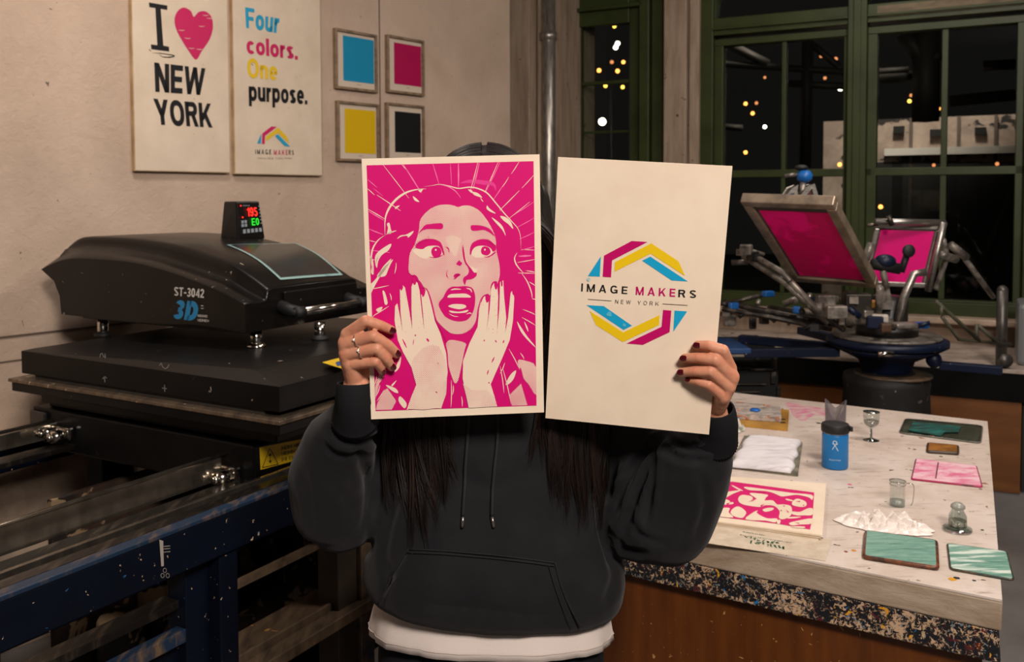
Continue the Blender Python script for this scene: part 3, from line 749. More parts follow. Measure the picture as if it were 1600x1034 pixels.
t.l.new(c, t.n['Principled BSDF'].inputs['Base Color'])
r = t.new('ShaderNodeMapRange'); t.l.new(t.noise(co, 12, 4), r.inputs[0]); r.inputs[3].default_value = 0.25; r.inputs[4].default_value = 0.6
t.l.new(r.outputs[0], t.n['Principled BSDF'].inputs['Roughness']); t.bump(t.noise(co, 30, 6, 0.7, 0.8), 0.25, 0.004)
tape = mat('translucent_tape_wrapped_edge', 'b7a48f', 0.35, spec=0.5); t = NT(tape); co = t.coord('Object', (1, 1, 3))
f = t.step(t.noise(co, 6, 6, 0.7, 0.6), 0.35, 0.7); c = t.mix(f, srgb('b9a894'), srgb('8d7862')); t.l.new(c, t.n['Principled BSDF'].inputs['Base Color']); t.bump(t.noise(co, 25, 6, 0.7, 1), 0.4, 0.006)
spl = mat('paint_splattered_edge', '17181c', 0.5, spec=0.4); t = NT(spl); co = t.coord('Object')
w1_ = t.noise(co, 9, 5, 0.7, 0.5)
sp = t.noise(co, 105, 4, 0.75, 1.2)
big = t.step(w1_, 0.42, 0.6)
thr = t.math('SUBTRACT', sp, t.math('MULTIPLY', t.math('SUBTRACT', w1_, 0.5), 0.7))
c = t.mix(t.step(thr, 0.535, 0.55), srgb('14151b'), srgb('c2a383'))
c = t.mix(t.step(t.noise(t.coord('Object', loc=(4, 1, 9)), 40, 4, 0.7, 1), 0.62, 0.635), c, srgb('5a1b20'))
c = t.mix(t.step(t.noise(t.coord('Object', loc=(9, 5, 2)), 34, 3, 0.6, 1), 0.66, 0.675), c, srgb('d69a2a'))
c = t.mix(t.step(t.noise(t.coord('Object', loc=(1, 8, 3)), 42, 3, 0.6, 1), 0.68, 0.69), c, srgb('1c6ea8'))
c = t.mix(t.step(t.noise(t.coord('Object', loc=(7, 3, 6)), 60, 3, 0.6, 1), 0.64, 0.65), c, srgb('6f7f86'))
t.l.new(c, t.n['Principled BSDF'].inputs['Base Color']); t.bump(sp, 0.3, 0.004)
root = thing('work_table', (FR + FL + BR + BL_) / 4 * np.array([1, 1, 0]), 'large white topped print table with paint splattered edge and brown wood body', 'table')
def slab(z0, z1, inset, f=None):
    q = []
    for z in (z0, z1):
        i = inset if not isinstance(inset, tuple) else inset[0 if z == z0 else 1]
        q.append([tuple(p + np.array([0, 0, z - TZ])) for p in (FL + (tx + ty) * i, FR + (-tx + ty) * i, BR + (-tx - ty) * i, BL_ + (tx - ty) * i)])
    return q
m = MB(); m.hexa(*slab(TZ - 0.004, TZ, 0.0)); mk('tabletop', m, ttop, root)
m = MB(); m.hexa(*slab(TZ - 0.060, TZ - 0.0042, (0.0, -0.001))); mk('taped_edge', m, tape, root, bev=0.004)
m = MB(); m.hexa(*slab(TZ - 0.121, TZ - 0.0605, (0.0, 0.004))); mk('splattered_edge', m, spl, root, bev=0.003)
m = MB(); m.hexa(*slab(0.0, TZ - 0.1215, 0.03)); mk('table_body', m, M['wood_red'], root, bev=0.003)

def onT(q, z=0): return atz(q[0], q[1], TZ + z)
def plate(name, px, th, m_, label, cat, rad=0.012, rim=None, lift=0.0, group=None):
    """rounded thin slab lying on the table with corners at the sight positions of its top"""
    P = [onT(q, th + lift) for q in px]; P = [p - np.array([0, 0, th + lift]) + np.array([0, 0, 0]) for p in P]
    out = []
    n = len(P)
    for i in range(n):
        a, b, c = P[i - 1], P[i], P[(i + 1) % n]
        u = (a - b) / np.linalg.norm(a - b); v = (c - b) / np.linalg.norm(c - b)
        for k in range(5):
            t_ = k / 4; out.append(b + u * rad * (1 - t_) ** 2 + v * rad * t_ ** 2)
    mb = MB(); mb.prism([(p[0], p[1]) for p in out], TZ + lift + 0.0006, TZ + lift + th)
    o = mk(name, mb, m_, bev=min(0.002, th * 0.3)); tag(o, label, cat, group); o_out = out
    if rim:
        r = MB(); pts = [(p[0], p[1], TZ + lift + th * 0.5) for p in out]; pts.append(pts[0]); r.tube(pts, th * 0.55, 8); mk('rim', r, rim, o)
    return o, P
def inkT(o, px, pts_list, name='printed_artwork', z=0.0):
    pass
# -- water bottle
wb_ = onT((1308.5, 733)); sc = 1.0
rB = 0.0345; hB = 0.095
root = thing('water_bottle', wb_ + np.array([0, 0.02, 0]), 'blue steel water bottle with black lid on the white table', 'bottle')
bc = np.array([wb_[0], wb_[1] + 0.02, TZ])
blue = mat('blue_powder_coat', '1473b8', 0.42, spec=0.4)
m = MB(); m.lathe(bc, [(rB * 0.94, 0.0007), (rB, 0.004), (rB, hB - 0.006), (rB * 0.985, hB)], 40); body = mk('body', m, blue, root)
m = MB(); m.lathe(bc, [(rB * 0.95, hB), (rB * 0.95, hB + 0.003)], 40); mk('steel_collar', m, M['chrome'], root)
m = MB(); m.lathe(bc, [(rB * 1.04, hB + 0.003), (rB * 1.07, hB + 0.006), (rB * 1.07, hB + 0.021), (rB * 1.0, hB + 0.026), (0, hB + 0.027)], 40)
dirl = bc[:2] / np.linalg.norm(bc[:2]); rt = np.array([dirl[1], -dirl[0], 0])
m.box(tuple(bc + rt * rB * 1.0 + np.array([0, -0.01, hB + 0.008])), tuple(bc + rt * (rB * 1.25) + np.array([0, 0.01, hB + 0.02])))
mk('lid', m, M['rubber'], root, bev=0.001)
# emblem: little stick figure and a word mark wrapped on the bottle
def onbottle(x, z):
    an = x / rB; n = -np.array([dirl[0], dirl[1], 0]); v = n * cos(an) + rt * sin(an)
    return tuple(bc + v * (rB + 0.0004) + np.array([0, 0, z]))
m = MB()
def bstroke(pts, w):
    P = [np.array(p) for p in smooth_poly(pts, 5, False)]; L = []; R_ = []
    for i in range(len(P)):
        d = P[min(i + 1, len(P) - 1)] - P[max(i - 1, 0)]; d /= np.linalg.norm(d); q = np.array([-d[1], d[0]]) * w / 2
        L.append(onbottle(*(P[i] + q))); R_.append(onbottle(*(P[i] - q)))
    n = len(P); m.add(L + R_, [(i, i + 1, n + i + 1, n + i) for i in range(n - 1)])
bstroke([(0.008, 0.054), (0.001, 0.066), (-0.005, 0.077), (-0.0005, 0.081), (0.004, 0.077), (0.0, 0.069), (-0.007, 0.057)], 0.0018)
bstroke([(-0.007, 0.0735), (0.0, 0.0705), (0.007, 0.0735)], 0.0016)
V, Fs, _ = text_geo('Hydro Flask', 0.13, 0.12); m.add([onbottle((x - 0.5) * 0.03, 0.026 + y * 0.0045) for x, y, _z in V], Fs)
mk('emblem', m, mat('pale_bottle_print', 'c5d4dd', 0.5), body)
# -- smoky plastic cup with notched rim behind the bottle
cc = bc + np.array([dirl[0], dirl[1], 0]) * 0.085
m = MB(); seg = 40; R0, R1 = 0.025, 0.029; H0 = 0.148
rows = []
for i in range(9):
    row = []
    for k in range(seg + 1):
        an = 2 * pi * k / seg; v = -np.array([dirl[0], dirl[1], 0]) * cos(an) + rt * sin(an)
        top = H0 + 0.02 * abs(sin(an)) ** 1.2 - (0.03 if cos(an) > 0 else 0.01) * (1 - abs(sin(an)))
        zz = 0.0007 + (top) * i / 8; rr = R0 + (R1 - R0) * i / 8
        row.append(tuple(cc + v * rr + np.array([0, 0, zz + 0.02 * 0])))
    rows.append(row)
m.grid(rows); m.smooth = True
m.lathe(cc, [(0, 0.001), (R0, 0.001)], seg)
o = mk('plastic_cup', m, mat('smoky_plastic', '6f686d', 0.3, spec=0.5, Alpha=0.5), smooth=True, solid=0.0012); tag(o, 'smoky grey plastic cup with a notched rim behind the blue bottle', 'cup')
# -- clear stemmed glass
clear = glass('clear_glassware', 'f2f6f5', 0.03, 0.13); thick = glass('thick_clear_glass', 'e4ecea', 0.02, 0.22); rimg = glass('glass_edge', 'b5bfbd', 0.03, 0.35)
gc = onT((1361, 688))
root = thing('stemmed_glass', gc, 'small clear stemmed glass standing right of the blue bottle', 'glass')
m = MB(); m.lathe(gc, [(0.0235, 0.0007), (0.024, 0.002), (0.008, 0.006), (0.0035, 0.01), (0.003, 0.036)], 30); mk('foot', m, rimg, root)
m = MB(); m.lathe(gc, [(0.003, 0.036), (0.014, 0.043), (0.0225, 0.056), (0.0235, 0.088)], 30); mk('bowl', m, clear, root)
m = MB(); m.lathe(gc, [(0.0238, 0.0865), (0.0238, 0.0885)], 30); mk('rim', m, rimg, root)
m = MB(); m.lathe(gc, [(0, 0.0385), (0.0195, 0.051), (0.0215, 0.061), (0, 0.062)], 30); mk('liquid', m, glass('water', 'd5d8d6', 0.0, 0.15), root)
# -- straight beaker with a handle
gc = onT((1402, 790))
root = thing('glass_beaker', gc, 'small clear glass beaker with thin handle beside the crumpled white sheet', 'beaker')
m = MB(); m.lathe(gc, [(0.0155, 0.0007), (0.017, 0.002), (0.0165, 0.058), (0.0185, 0.061)], 28); mk('beaker_wall', m, clear, root)
for z in (0.060, 0.052): 
    m = MB(); m.tube([tuple(gc + np.array([0.018 * cos(a), 0.018 * sin(a), z])) for a in np.linspace(0, 2 * pi, 25)], 0.0008, 6); mk('rim', m, rimg, root)
m = MB(); m.lathe(gc, [(0, 0.001), (0.0168, 0.001), (0.0168, 0.014), (0, 0.0142)], 28); mk('base', m, thick, root)
m = MB(); e1 = rt
m.tube([tuple(gc + e1 * x + np.array([0, 0, z])) for x, z in smooth_poly([(0.018, 0.056), (0.032, 0.056), (0.036, 0.045), (0.034, 0.015), (0.03, 0.004)], 5, False)], 0.001, 6); mk('handle', m, rimg, root)
# -- small stoppered jar on a glass dish
gc = onT((1496, 829))
root = thing('glass_jar', gc, 'small stoppered clear glass jar standing on a round glass base', 'jar')
m = MB(); m.lathe(gc, [(0.029, 0.0007), (0.0305, 0.003), (0.029, 0.008), (0.018, 0.0095)], 30); mk('dish', m, thick, root)
m = MB(); m.lathe(gc, [(0.018, 0.0096), (0.0195, 0.013), (0.0195, 0.034), (0.013, 0.045), (0.0125, 0.05)], 8); mk('jar_body', m, thick, root)
m = MB(); m.lathe(gc, [(0, 0.0102), (0.0185, 0.0104), (0.0185, 0.024), (0, 0.0245)], 16); mk('liquid', m, glass('jar_contents', 'd8dad4', 0.0, 0.1), root)
m = MB(); m.lathe(gc, [(0.0135, 0.0501), (0.0150, 0.052), (0.0145, 0.057), (0.009, 0.062), (0, 0.0635)], 24); mk('stopper', m, mat('frosted_stopper', 'b4b6ad', 0.3, spec=0.6, Transmission_Weight=0.4), root)
# -- plates and trays
teal = mat('streaked_teal_plate', '6f9f90', 0.35, spec=0.5); t = NT(teal)
f = t.step(t.noise(t.coord('Object', (1, 5, 1), (0, 0, radians(-35))), 20, 6, 0.7, 0.7), 0.35, 0.68); c = t.mix(f, srgb('5a8f80'), srgb('8fb5a5'))
f = t.step(t.noise(t.coord('Object', (1, 7, 1), (0, 0, radians(-35)), (2, 2, 0)), 12, 5, 0.6, 0.5), 0.56, 0.66); c2_ = t.mix(f, c, srgb('4a7a6d'))
t.l.new(c2_, t.n['Principled BSDF'].inputs['Base Color']); t.bump(f, 0.2, 0.002)
teal2 = teal.copy(); teal2.name = 'chalky_teal_plate'; t = NT(teal2); b = t.n['Principled BSDF']; c0 = b.inputs['Base Color'].links[0].from_socket
f = t.step(t.noise(t.coord('Object', (1, 6, 1), (0, 0, radians(-35)), (8, 1, 0)), 9, 5, 0.6, 0.4), 0.5, 0.62); t.l.new(t.mix(f, c0, srgb('d5e2d8')), b.inputs['Base Color'])
rust = var(mat('rusty_dark_rim', '3c241a', 0.4), '8a4a22', 60, 0.4, 0.7); grn = var(mat('dark_green_rim', '26352c', 0.4), '77573a', 50, 0.5, 0.75)
plate('ink_plate', [(1354, 828), (1462, 843), (1464, 884), (1351, 867)], 0.009, teal, 'green streaked plate with rusty rim in front of the crumpled sheet', 'plate', 0.008, rust)
plate('ink_plate', [(1481, 848), (1572, 861), (1583, 904), (1486, 887)], 0.005, teal2, 'chalky green plate hanging over the front right table corner', 'plate', 0.008, grn)
tray = glass('clear_tray', 'cdd3cd', 0.05, 0.14)
o, P = plate('glass_tray', [(1415, 653), (1535, 664), (1532, 691), (1405, 675)], 0.005, tray, 'clear glass tray smeared with dark teal ink at the back of the table', 'tray', 0.02, var(mat('tray_edge', '6e6a60', 0.3), '4c4a44', 30))
m = MB(); pts = [onT(q, 0.006) for q in ((1427, 659), (1501, 666), (1498, 675), (1476, 675), (1470, 681), (1419, 672))]; m.prism([(p[0], p[1]) for p in pts], TZ + 0.0056, TZ + 0.0068)
mk('ink_smear', m, var(mat('teal_ink', '1d7d74', 0.3), '22403a', 16, 0.35, 0.55, (1, 4, 1)), o)
ppl = mat('pink_inked_plate', 'f0b9c8', 0.3, spec=0.5); t = NT(ppl); f = t.step(t.noise(t.coord('Object', (1, 2, 1)), 13, 6, 0.65, 0.6), 0.42, 0.6); c = t.mix(f, srgb('f3cbd4'), srgb('e2749c'))
t.l.new(c, t.n['Principled BSDF'].inputs['Base Color'])
o, P = plate('inked_plate', [(1432, 716), (1525, 727), (1534, 759), (1425, 747)], 0.005, ppl, 'pink inked plate with magenta edge on the right side of the table', 'plate', 0.006, var(mat('magenta_edge', 'a3174f', 0.4), '45302f', 30, 0.5, 0.6))
m = MB(); pts = [onT(q, 0.006) for q in ((1465, 722), (1467, 722), (1463, 747), (1461, 747))]; m.prism([(p[0], p[1]) for p in pts], TZ + 0.0052, TZ + 0.0058); mk('dividing_line', m, mat('plum_line', '6b2b42', 0.5), o)
o, P = plate('amber_block', [(1451, 691), (1496, 695), (1496, 706), (1450, 703)], 0.009, var(mat('amber_resin', 'a8702a', 0.3, spec=0.6), '6b431a', 25), 'small amber brown block between the glass tray and the pink plate', 'block', 0.005, mat('dark_amber_rim', '3b2a18', 0.4))
# -- paint spots on the table
tbs = [(1488, 905, .008, 'd9971f'), (1495, 903, .006, '1e1a1e'), (1522, 907, .004, '2a2320'), (1334, 860, .005, 'c98426'), (1470, 713, .005, '2a2320'), (1429, 702, .005, '3a2a1d'), (1279, 661, .008, '2c302c'), (1328, 757, .006, 'd8568c'), (1535, 828, .004, '3a2a1d'), (1363, 665, .004, '3a3531'), (1322, 862, .004, '7c2a20'), (1532, 764, .004, '55403a')]
m = MB(); ms = []
for x, y, r, c in tbs:
    p = onT((x, y)); mt2 = mat('paint_spot', c, 0.4); ms.append(mt2); m.mi = len(ms) - 1; rr = random.Random(int(x))
    m.prism([(p[0] + r * (0.7 + 0.5 * rr.random()) * cos(a), p[1] + r * (0.7 + 0.5 * rr.random()) * sin(a)) for a in np.linspace(0, 2 * pi, 11)[:-1]], TZ + 0.0001, TZ + 0.0007)
ps = mk('paint_spots', m, ms, bpy.data.objects['work_table'])
m = MB(); pw = mat('faint_magenta_stain', 'd98aa6', 0.6); t = NT(pw); f = t.step(t.noise(t.coord('Object', (1, 2, 1)), 30, 5, 0.7), 0.42, 0.6); t.l.new(t.mix(f, srgb('cf7a98'), srgb('d0c3b8')), t.n['Principled BSDF'].inputs['Base Color'])
pts = [onT(q) for q in smooth_poly([(1228, 629), (1262, 634), (1292, 640), (1300, 648), (1270, 650), (1255, 658), (1240, 650), (1234, 640)], 4)]; m.prism([(p[0], p[1]) for p in pts], TZ + 0.0001, TZ + 0.0004); mk('magenta_stain', m, pw, bpy.data.objects['work_table'])
# -- crumpled sheets
def crumple(name, c, rx, ry, h, mt2, label, seed, cat='sheet', rz=0):
    m = MB(); n = 34; rows = []; rr = random.Random(seed); ox = rr.random() * 50
    for i in range(n):
        row = []
        for j in range(n):
            u = i / (n - 1) * 2 - 1; v = j / (n - 1) * 2 - 1
            k = max(abs(u), abs(v)); rad = sqrt(u * u + v * v) + 1e-9; uu, vv = (u * k / rad, v * k / rad)
            e_ = 1 + 0.25 * noise.noise(Vector((uu * 2 + ox, vv * 2, 1)))
            x = uu * rx * e_; y = vv * ry * e_
            q = Vector((uu * 4.6 + ox, vv * 3.4, 0)); z = abs(noise.noise(q)) * 1.4 + abs(noise.noise(q * 2.1)) * 0.7
            z = h * z * max(0, 1 - k ** 3) + 0.002
            X_ = x * cos(rz) - y * sin(rz); Y_ = x * sin(rz) + y * cos(rz)
            row.append((c[0] + X_, c[1] + Y_, TZ + z))
        rows.append(row)
    m.grid(rows); o = mk(name, m, mt2, solid=0.0008); tag(o, label, cat); return o
crumple('crumpled_sheet', onT((1381, 822)), 0.105, 0.05, 0.03, mat('shiny_white_film', 'e8dfd8', 0.3, spec=0.6), 'crumpled glossy white sheet lying behind the rusty rimmed green plate', 4, rz=radians(-25))
crumple('crumpled_tissue', onT((1141, 672)), 0.045, 0.04, 0.05, var(mat('inky_tissue', 'd9d2c8', 0.7), '5b6b60', 25, 0.5, 0.65), 'crumpled ink stained tissue beside the hand at the back left of the table', 9, 'tissue')
# -- white folded cloth/paper stack on a glass slab
slabm = var(mat('grimy_slab', '8f8a78', 0.35), '55584a', 20)
o, P = plate('glass_slab', [(1163, 680), (1254, 690), (1247, 740), (1140, 726)], 0.008, slabm, 'grimy greenish slab underneath the folded white cloth', 'slab', 0.004)
P = [onT(q, 0.022) for q in ((1169, 673), (1251, 682), (1238, 731), (1139, 720))]
m = MB(); rows = []; n = 22
cloth = var(mat('white_cotton_cloth', 'dcd9dc', 0.85, spec=0.1), 'b9b4ba', 10, 0.45, 0.75, (1, 4, 1))
for i in range(n + 1):
    row = []
    for j in range(n + 1):
        u, v = j / n, i / n
        p = (P[0] * (1 - u) + P[1] * u) * (1 - v) + (P[3] * (1 - u) + P[2] * u) * v
        z = 0.010 + 0.010 * min(1, min(u, 1 - u, v, 1 - v) * 14) + 0.003 * noise.noise(Vector((u * 3, v * 9, 2)))
        row.append((p[0] + 0.004 * sin(v * 17), p[1], TZ + z))
    rows.append(row)
m.grid(rows); o = mk('folded_cloth', m, cloth, smooth=True, solid=-0.004); tag(o, 'folded white cloth with grey smudges lying on the grimy slab', 'cloth')
# -- newspaper pad on a yellow level at the back left
ylw = var(mat('ochre_wood', 'b98b3c', 0.5), '8a6326', 12)
o, P = plate('yellow_board', [(1108, 632), (1233, 640), (1231, 668), (1106, 656)], 0.012, ylw, 'ochre yellow board under the stack of stained newspapers', 'board', 0.003)
for q in ((1223, 655), (1223, 660)): 
    m = MB(); p = onT(q, 0.0125); m.box((p[0] - 0.008, p[1] - 0.006, TZ + 0.0121), (p[0] + 0.008, p[1] + 0.006, TZ + 0.0135)); mk('dark_mark', m, M['rubber'], o)
np_ = mat('stained_newspaper', 'b8aca0', 0.7); t = NT(np_); co = t.coord('Object')
c = t.mix(t.step(t.noise(t.coord('Object', (1, 3, 1)), 22, 5, 0.7, 0.8), 0.42, 0.6), srgb('c3b7ac'), srgb('807a74')); c = t.mix(t.step(t.noise(t.coord('Object', loc=(3, 3, 3)), 18, 4, 0.6, 1), 0.62, 0.64), c, srgb('b4683a')); c = t.mix(t.step(t.noise(t.coord('Object', loc=(8, 3, 1)), 16, 4, 0.6, 1), 0.66, 0.68), c, srgb('2a6ba0'))
t.l.new(c, t.n['Principled BSDF'].inputs['Base Color'])
o, P = plate('newspaper_stack', [(1104, 622), (1219, 634), (1221, 652), (1104, 644)], 0.016, np_, 'stack of paint stained newspapers on the ochre board', 'newspapers', 0.006, None, 0.0125)
m = MB(); p = onT((1180, 641), 0.03); m.lathe((p[0], p[1], TZ + 0.0292), [(0.016, 0), (0.017, 0.002), (0.015, 0.006), (0, 0.0065)], 20); o = mk('bottle_cap', m, mat('bright_blue_plastic', '1560b5', 0.4)); tag(o, 'flat blue plastic cap lying on the newspapers', 'cap')
# -- stack of prints
cols = [var(mat('print_sheet_a', 'e0d3c0', 0.8), 'cfc0aa', 9), var(mat('print_sheet_b', 'd2c0a6', 0.8), 'bfa98b', 9)]
th = 0.004; PS = None
lab = ['bottom sheets of the print stack on the table', 'middle sheets of the print stack on the table', 'magenta figure print on top of the print stack']
for i in range(3):
    dx = (2 - i) * 3
    px = [(1100 + dx, 741 - 2 * i * 0.5 + 2), (1291 - dx * 0.2, 757 - 1 * i), (1285 - dx, 839 + 3 - i * 3), (1082 + dx, 812 + 3 - i * 3)]
    o, PS = plate('print_sheets', px, th, cols[i % 2] if i < 2 else M['paper2'], lab[i], 'prints', 0.001, None, i * (th + 0.0002), 'stack of magenta prints')
    top = o
zt_ = TZ + 3 * th + 0.0004 + 0.0003
gz = CR(1100, 730, 7.2727)
def tshape(m, pts, z):
    P = [atz(*q, z) for q in gz(pts)]; m.poly([tuple(p) for p in P])
m = MB(); mg = mat('magenta_print_ink', 'd0006a', 0.55); m.mi = 0
zz = zt_ + 0.0003
tshape(m, [(60, 160), (330, 162), (1252, 285), (1235, 560), (1205, 705), (840, 640), (140, 560), (20, 540)], zz)
m.mi = 1; z2_ = zz + 0.0004
W_ = [
 [(330, 205), (440, 262), (410, 262), (320, 215)], [(470, 220), (800, 262), (1000, 290), (1225, 312), (1225, 370), (1190, 340), (1060, 312), (960, 322), (880, 330), (790, 292), (700, 270), (560, 262), (490, 250)],
 [(235, 290), (330, 268), (420, 262), (330, 300), (240, 345)], [(90, 300), (220, 350), (330, 395), (310, 420), (150, 420), (60, 400)],
 [(400, 330), (450, 312), (540, 330), (550, 365), (500, 395), (590, 360), (640, 340), (700, 350), (690, 375), (780, 375), (830, 420), (900, 420), (985, 440), (1000, 510), (970, 560), (900, 590), (850, 570), (860, 500), (800, 440), (700, 430), (640, 450), (540, 440), (440, 420), (390, 380)],
 [(525, 290), (720, 310), (700, 345), (640, 370), (560, 330)], [(1010, 385), (1060, 355), (1150, 385), (1165, 430), (1120, 450), (1040, 440), (1000, 420)], [(930, 355), (1000, 370), (1010, 385), (940, 372)],
 [(340, 460), (400, 445), (475, 500), (470, 540), (430, 575), (340, 555), (300, 510)], [(170, 470), (290, 460), (280, 510), (330, 570), (130, 545)],
 [(470, 590), (560, 510), (610, 490), (600, 515), (650, 550), (730, 580), (830, 580), (810, 625), (700, 605)], [(665, 480), (720, 460), (790, 460), (780, 485), (700, 505)],
 [(1000, 500), (1090, 505), (1180, 465), (1235, 470), (1230, 540), (1140, 545), (1060, 545), (1000, 530)], [(970, 630), (1090, 600), (1225, 580), (1218, 640), (1090, 650), (1000, 660)], [(1000, 670), (1140, 672), (1130, 690), (1010, 682)],
 [(830, 600), (870, 600), (860, 640), (835, 640)], [(960, 565), (1100, 560), (1060, 575), (960, 582)]]
for w in W_: tshape(m, smooth_poly(w, 3), z2_); z2_ += 0.00002
m.mi = 0
for w in ([(560, 380), (590, 360), (520, 392)], [(640, 430), (690, 415), (650, 450)], [(600, 270), (700, 268), (690, 285), (610, 282)], [(1040, 385), (1095, 380), (1090, 395)], [(870, 480), (890, 490), (870, 500)], [(930, 480), (965, 505), (955, 515)], [(900, 430), (925, 437), (905, 447)], [(1120, 425), (1145, 428), (1130, 440)], [(1030, 625), (1085, 630), (1080, 642)], [(275, 350), (320, 380), (370, 385), (300, 395)], [(250, 410), (300, 400), (270, 425)]):
    tshape(m, w, z2_ + 0.0003)
mk('printed_artwork', m, [mg, M['paper2']], top)
# -- printed sheet with green writing along the front edge
o, P = plate('lettered_sheet', [(1100, 818), (1300, 843), (1290, 876), (1090, 846)], 0.0012, var(mat('speckled_sheet', 'cfc1ae', 0.7), 'b9a892', 30), 'cream sheet with upside down green lettering at the front edge of the table', 'sheet', 0.001)
m = MB(); rr = random.Random(5); z3 = TZ + 0.0018
def seg2(a, b, w):
    A_, B_ = atz(*a, z3), atz(*b, z3); d = (B_ - A_); d /= np.linalg.norm(d) + 1e-9; q = np.array([-d[1], d[0], 0]) * w / 2
    m.add([tuple(A_ + q), tuple(B_ + q), tuple(B_ - q), tuple(A_ - q)], [(0, 1, 2, 3)])
for x0, y0, x1, y1, n, h, w in ((430, 730, 690, 772, 11, 11, .0014), (405, 765, 990, 858, 24, 10, .0012), (440, 790, 850, 872, 8, 30, .0026), (520, 845, 915, 918, 9, 38, .003)):
    for i in range(n):
        f = (i + 0.2) / n; x = x0 + (x1 - x0) * f; y = y0 + (y1 - y0) * f; wd = (x1 - x0) / n
        for s_ in range(3):
            a = (x + rr.uniform(0, wd * 0.8), y + rr.uniform(-h / 2, h / 2)); b = (x + rr.uniform(0, wd * 0.9), y + rr.uniform(-h / 2, h / 2))
            A2, B2 = gz([a, b]); seg2(A2, B2, w)
mk('green_lettering', m, M['green_ink'], o)
# -- clear plastic film over the front right corner of the table
m = MB(); q = [onT((1450, 930)), onT((1566, 944)), onT((1600, 900)), onT((1640, 1000))]
# ------------------------------------------------------------------ heat press (local frame: x away to the right, y along the front to the left, z up)
C0 = atz(436, 602, 1.05); ua = radians(29.8)
U = np.array([sin(ua), cos(ua), 0]); V_ = np.array([-cos(ua), sin(ua), 0]); Zv = np.array([0, 0, 1.0])
TM = frame((C0[0], C0[1], 0), U, V_)
def lm(p): d = np.array(p) - C0; return np.array([d @ U, d @ V_, p[2]])
def onu(px, py, u): return lm(onplane(px, py, C0 + U * u, U))
def onv(px, py, v): return lm(onplane(px, py, C0 + V_ * v, V_))
def mz(px, py, z): return lm(atz(px, py, z))
blk = var(mat('black_powder_coat', '0a0a0b', 0.42, spec=0.2), '121111', 14, 0.4, 0.7, bump=0.06, bs=120, bd=0.001); chips(blk, '8f8170', 44, 0.735)
blk2 = var(mat('satin_black_shell', '0b0a0a', 0.3, spec=0.28), '171513', 5, 0.35, 0.75, bump=0.05, bs=160, bd=0.0008); chips(blk2, '9c8f80', 60, 0.73)
stl = var(mat('worn_steel_strip', '7d6d5b', 0.35, 0.6), '4a4038', 18, 0.35, 0.7, (3, 1, 1)); chips(stl, 'd8c6a8', 50, 0.68)
navy = var(mat('navy_machine_paint', '070f1e', 0.45, spec=0.2), '050b16', 6, 0.4, 0.7); chips(navy, 'c3a98a', 75, 0.705, '2a5a8a', 0.73)
navy2 = var(mat('worn_blue_edge', '1b2d42', 0.42, spec=0.3), '6a5640', 12, 0.5, 0.72, (4, 1, 1)); rail_m = var(mat('polished_rail', 'c9bfb0', 0.18, 0.95), '8b8175', 10, 0.4, 0.75, (5, 1, 1))
press = thing('heat_press', TM @ Vector((0.1, 0.5, 0)), 'big black flatbed heat press machine on a navy steel stand by the left wall', 'heat press')
LV = onu(33, 543.5, 0)[1]                       # length of the front edge
SU = 0.98
# heated upper slab with bevelled shoulder
m = MB(TM)
zb1 = 0.984
q = [(0, 0), (SU, 0), (SU, LV), (0, LV)]
bot = [(x, y, zb1) for x, y in q]; top = [(0, 0, 1.046), (SU, 0, 1.046), (SU, LV, 1.05), (0, LV, 1.05)]
m.hexa(bot, top)
m.hexa([(0, 0, 1.0462), (SU, 0, 1.0462), (SU, LV, 1.0502), (0, LV, 1.0502)], [(0.05, 0.13, 1.068), (SU, 0.13, 1.068), (SU, LV, 1.052), (0.03, LV, 1.052)])
slab_o = mk('upper_platen', m, blk, press, bev=0.004)
m = MB(TM); m.hexa([(-0.032, -0.03, 0.962), (SU, -0.03, 0.962), (SU, LV + 0.02, 0.962), (-0.032, LV + 0.02, 0.962)], [(-0.03, -0.028, 0.972), (SU, -0.028, 0.972), (SU, LV + 0.02, 0.972), (-0.03, LV + 0.02, 0.972)])
mk('lower_platen', m, stl, press, bev=0.002)
m = MB(TM); m.box((-0.026, -0.024, 0.935), (SU, LV + 0.01, 0.9615)); m.box((0.02, 0.03, 0.90), (SU, LV - 0.06, 0.934)); mk('platen_frame', m, blk, press, bev=0.003)
m = MB(TM); m.box((0.01, 0.06, 0.972), (SU - 0.05, LV - 0.05, 0.983)); mk('press_pad', m, mat('grey_press_pad', '3c3935', 0.8), press)
# carriage box under the platen
bt = onu(397, 697, 0.03); bb = onu(395, 770, 0.03); BL2 = LV + 0.0
m = MB(TM); m.box((0.03, bt[1], bb[2]), (SU - 0.05, BL2, bt[2])); m.box((0.05, bt[1] + 0.03, bt[2]), (SU - 0.1, BL2 - 0.05, 0.91))
mk('carriage', m, blk, press, bev=0.006)
m = MB(TM)
p0 = onu(50, 632, 0.03); m.box((0.018, BL2 - 0.075, bb[2] + 0.02), (0.03, BL2 - 0.002, bt[2] - 0.01)); mk('corner_bracket', m, mat('dark_bracket', '232222', 0.35, spec=0.6), press, bev=0.004)
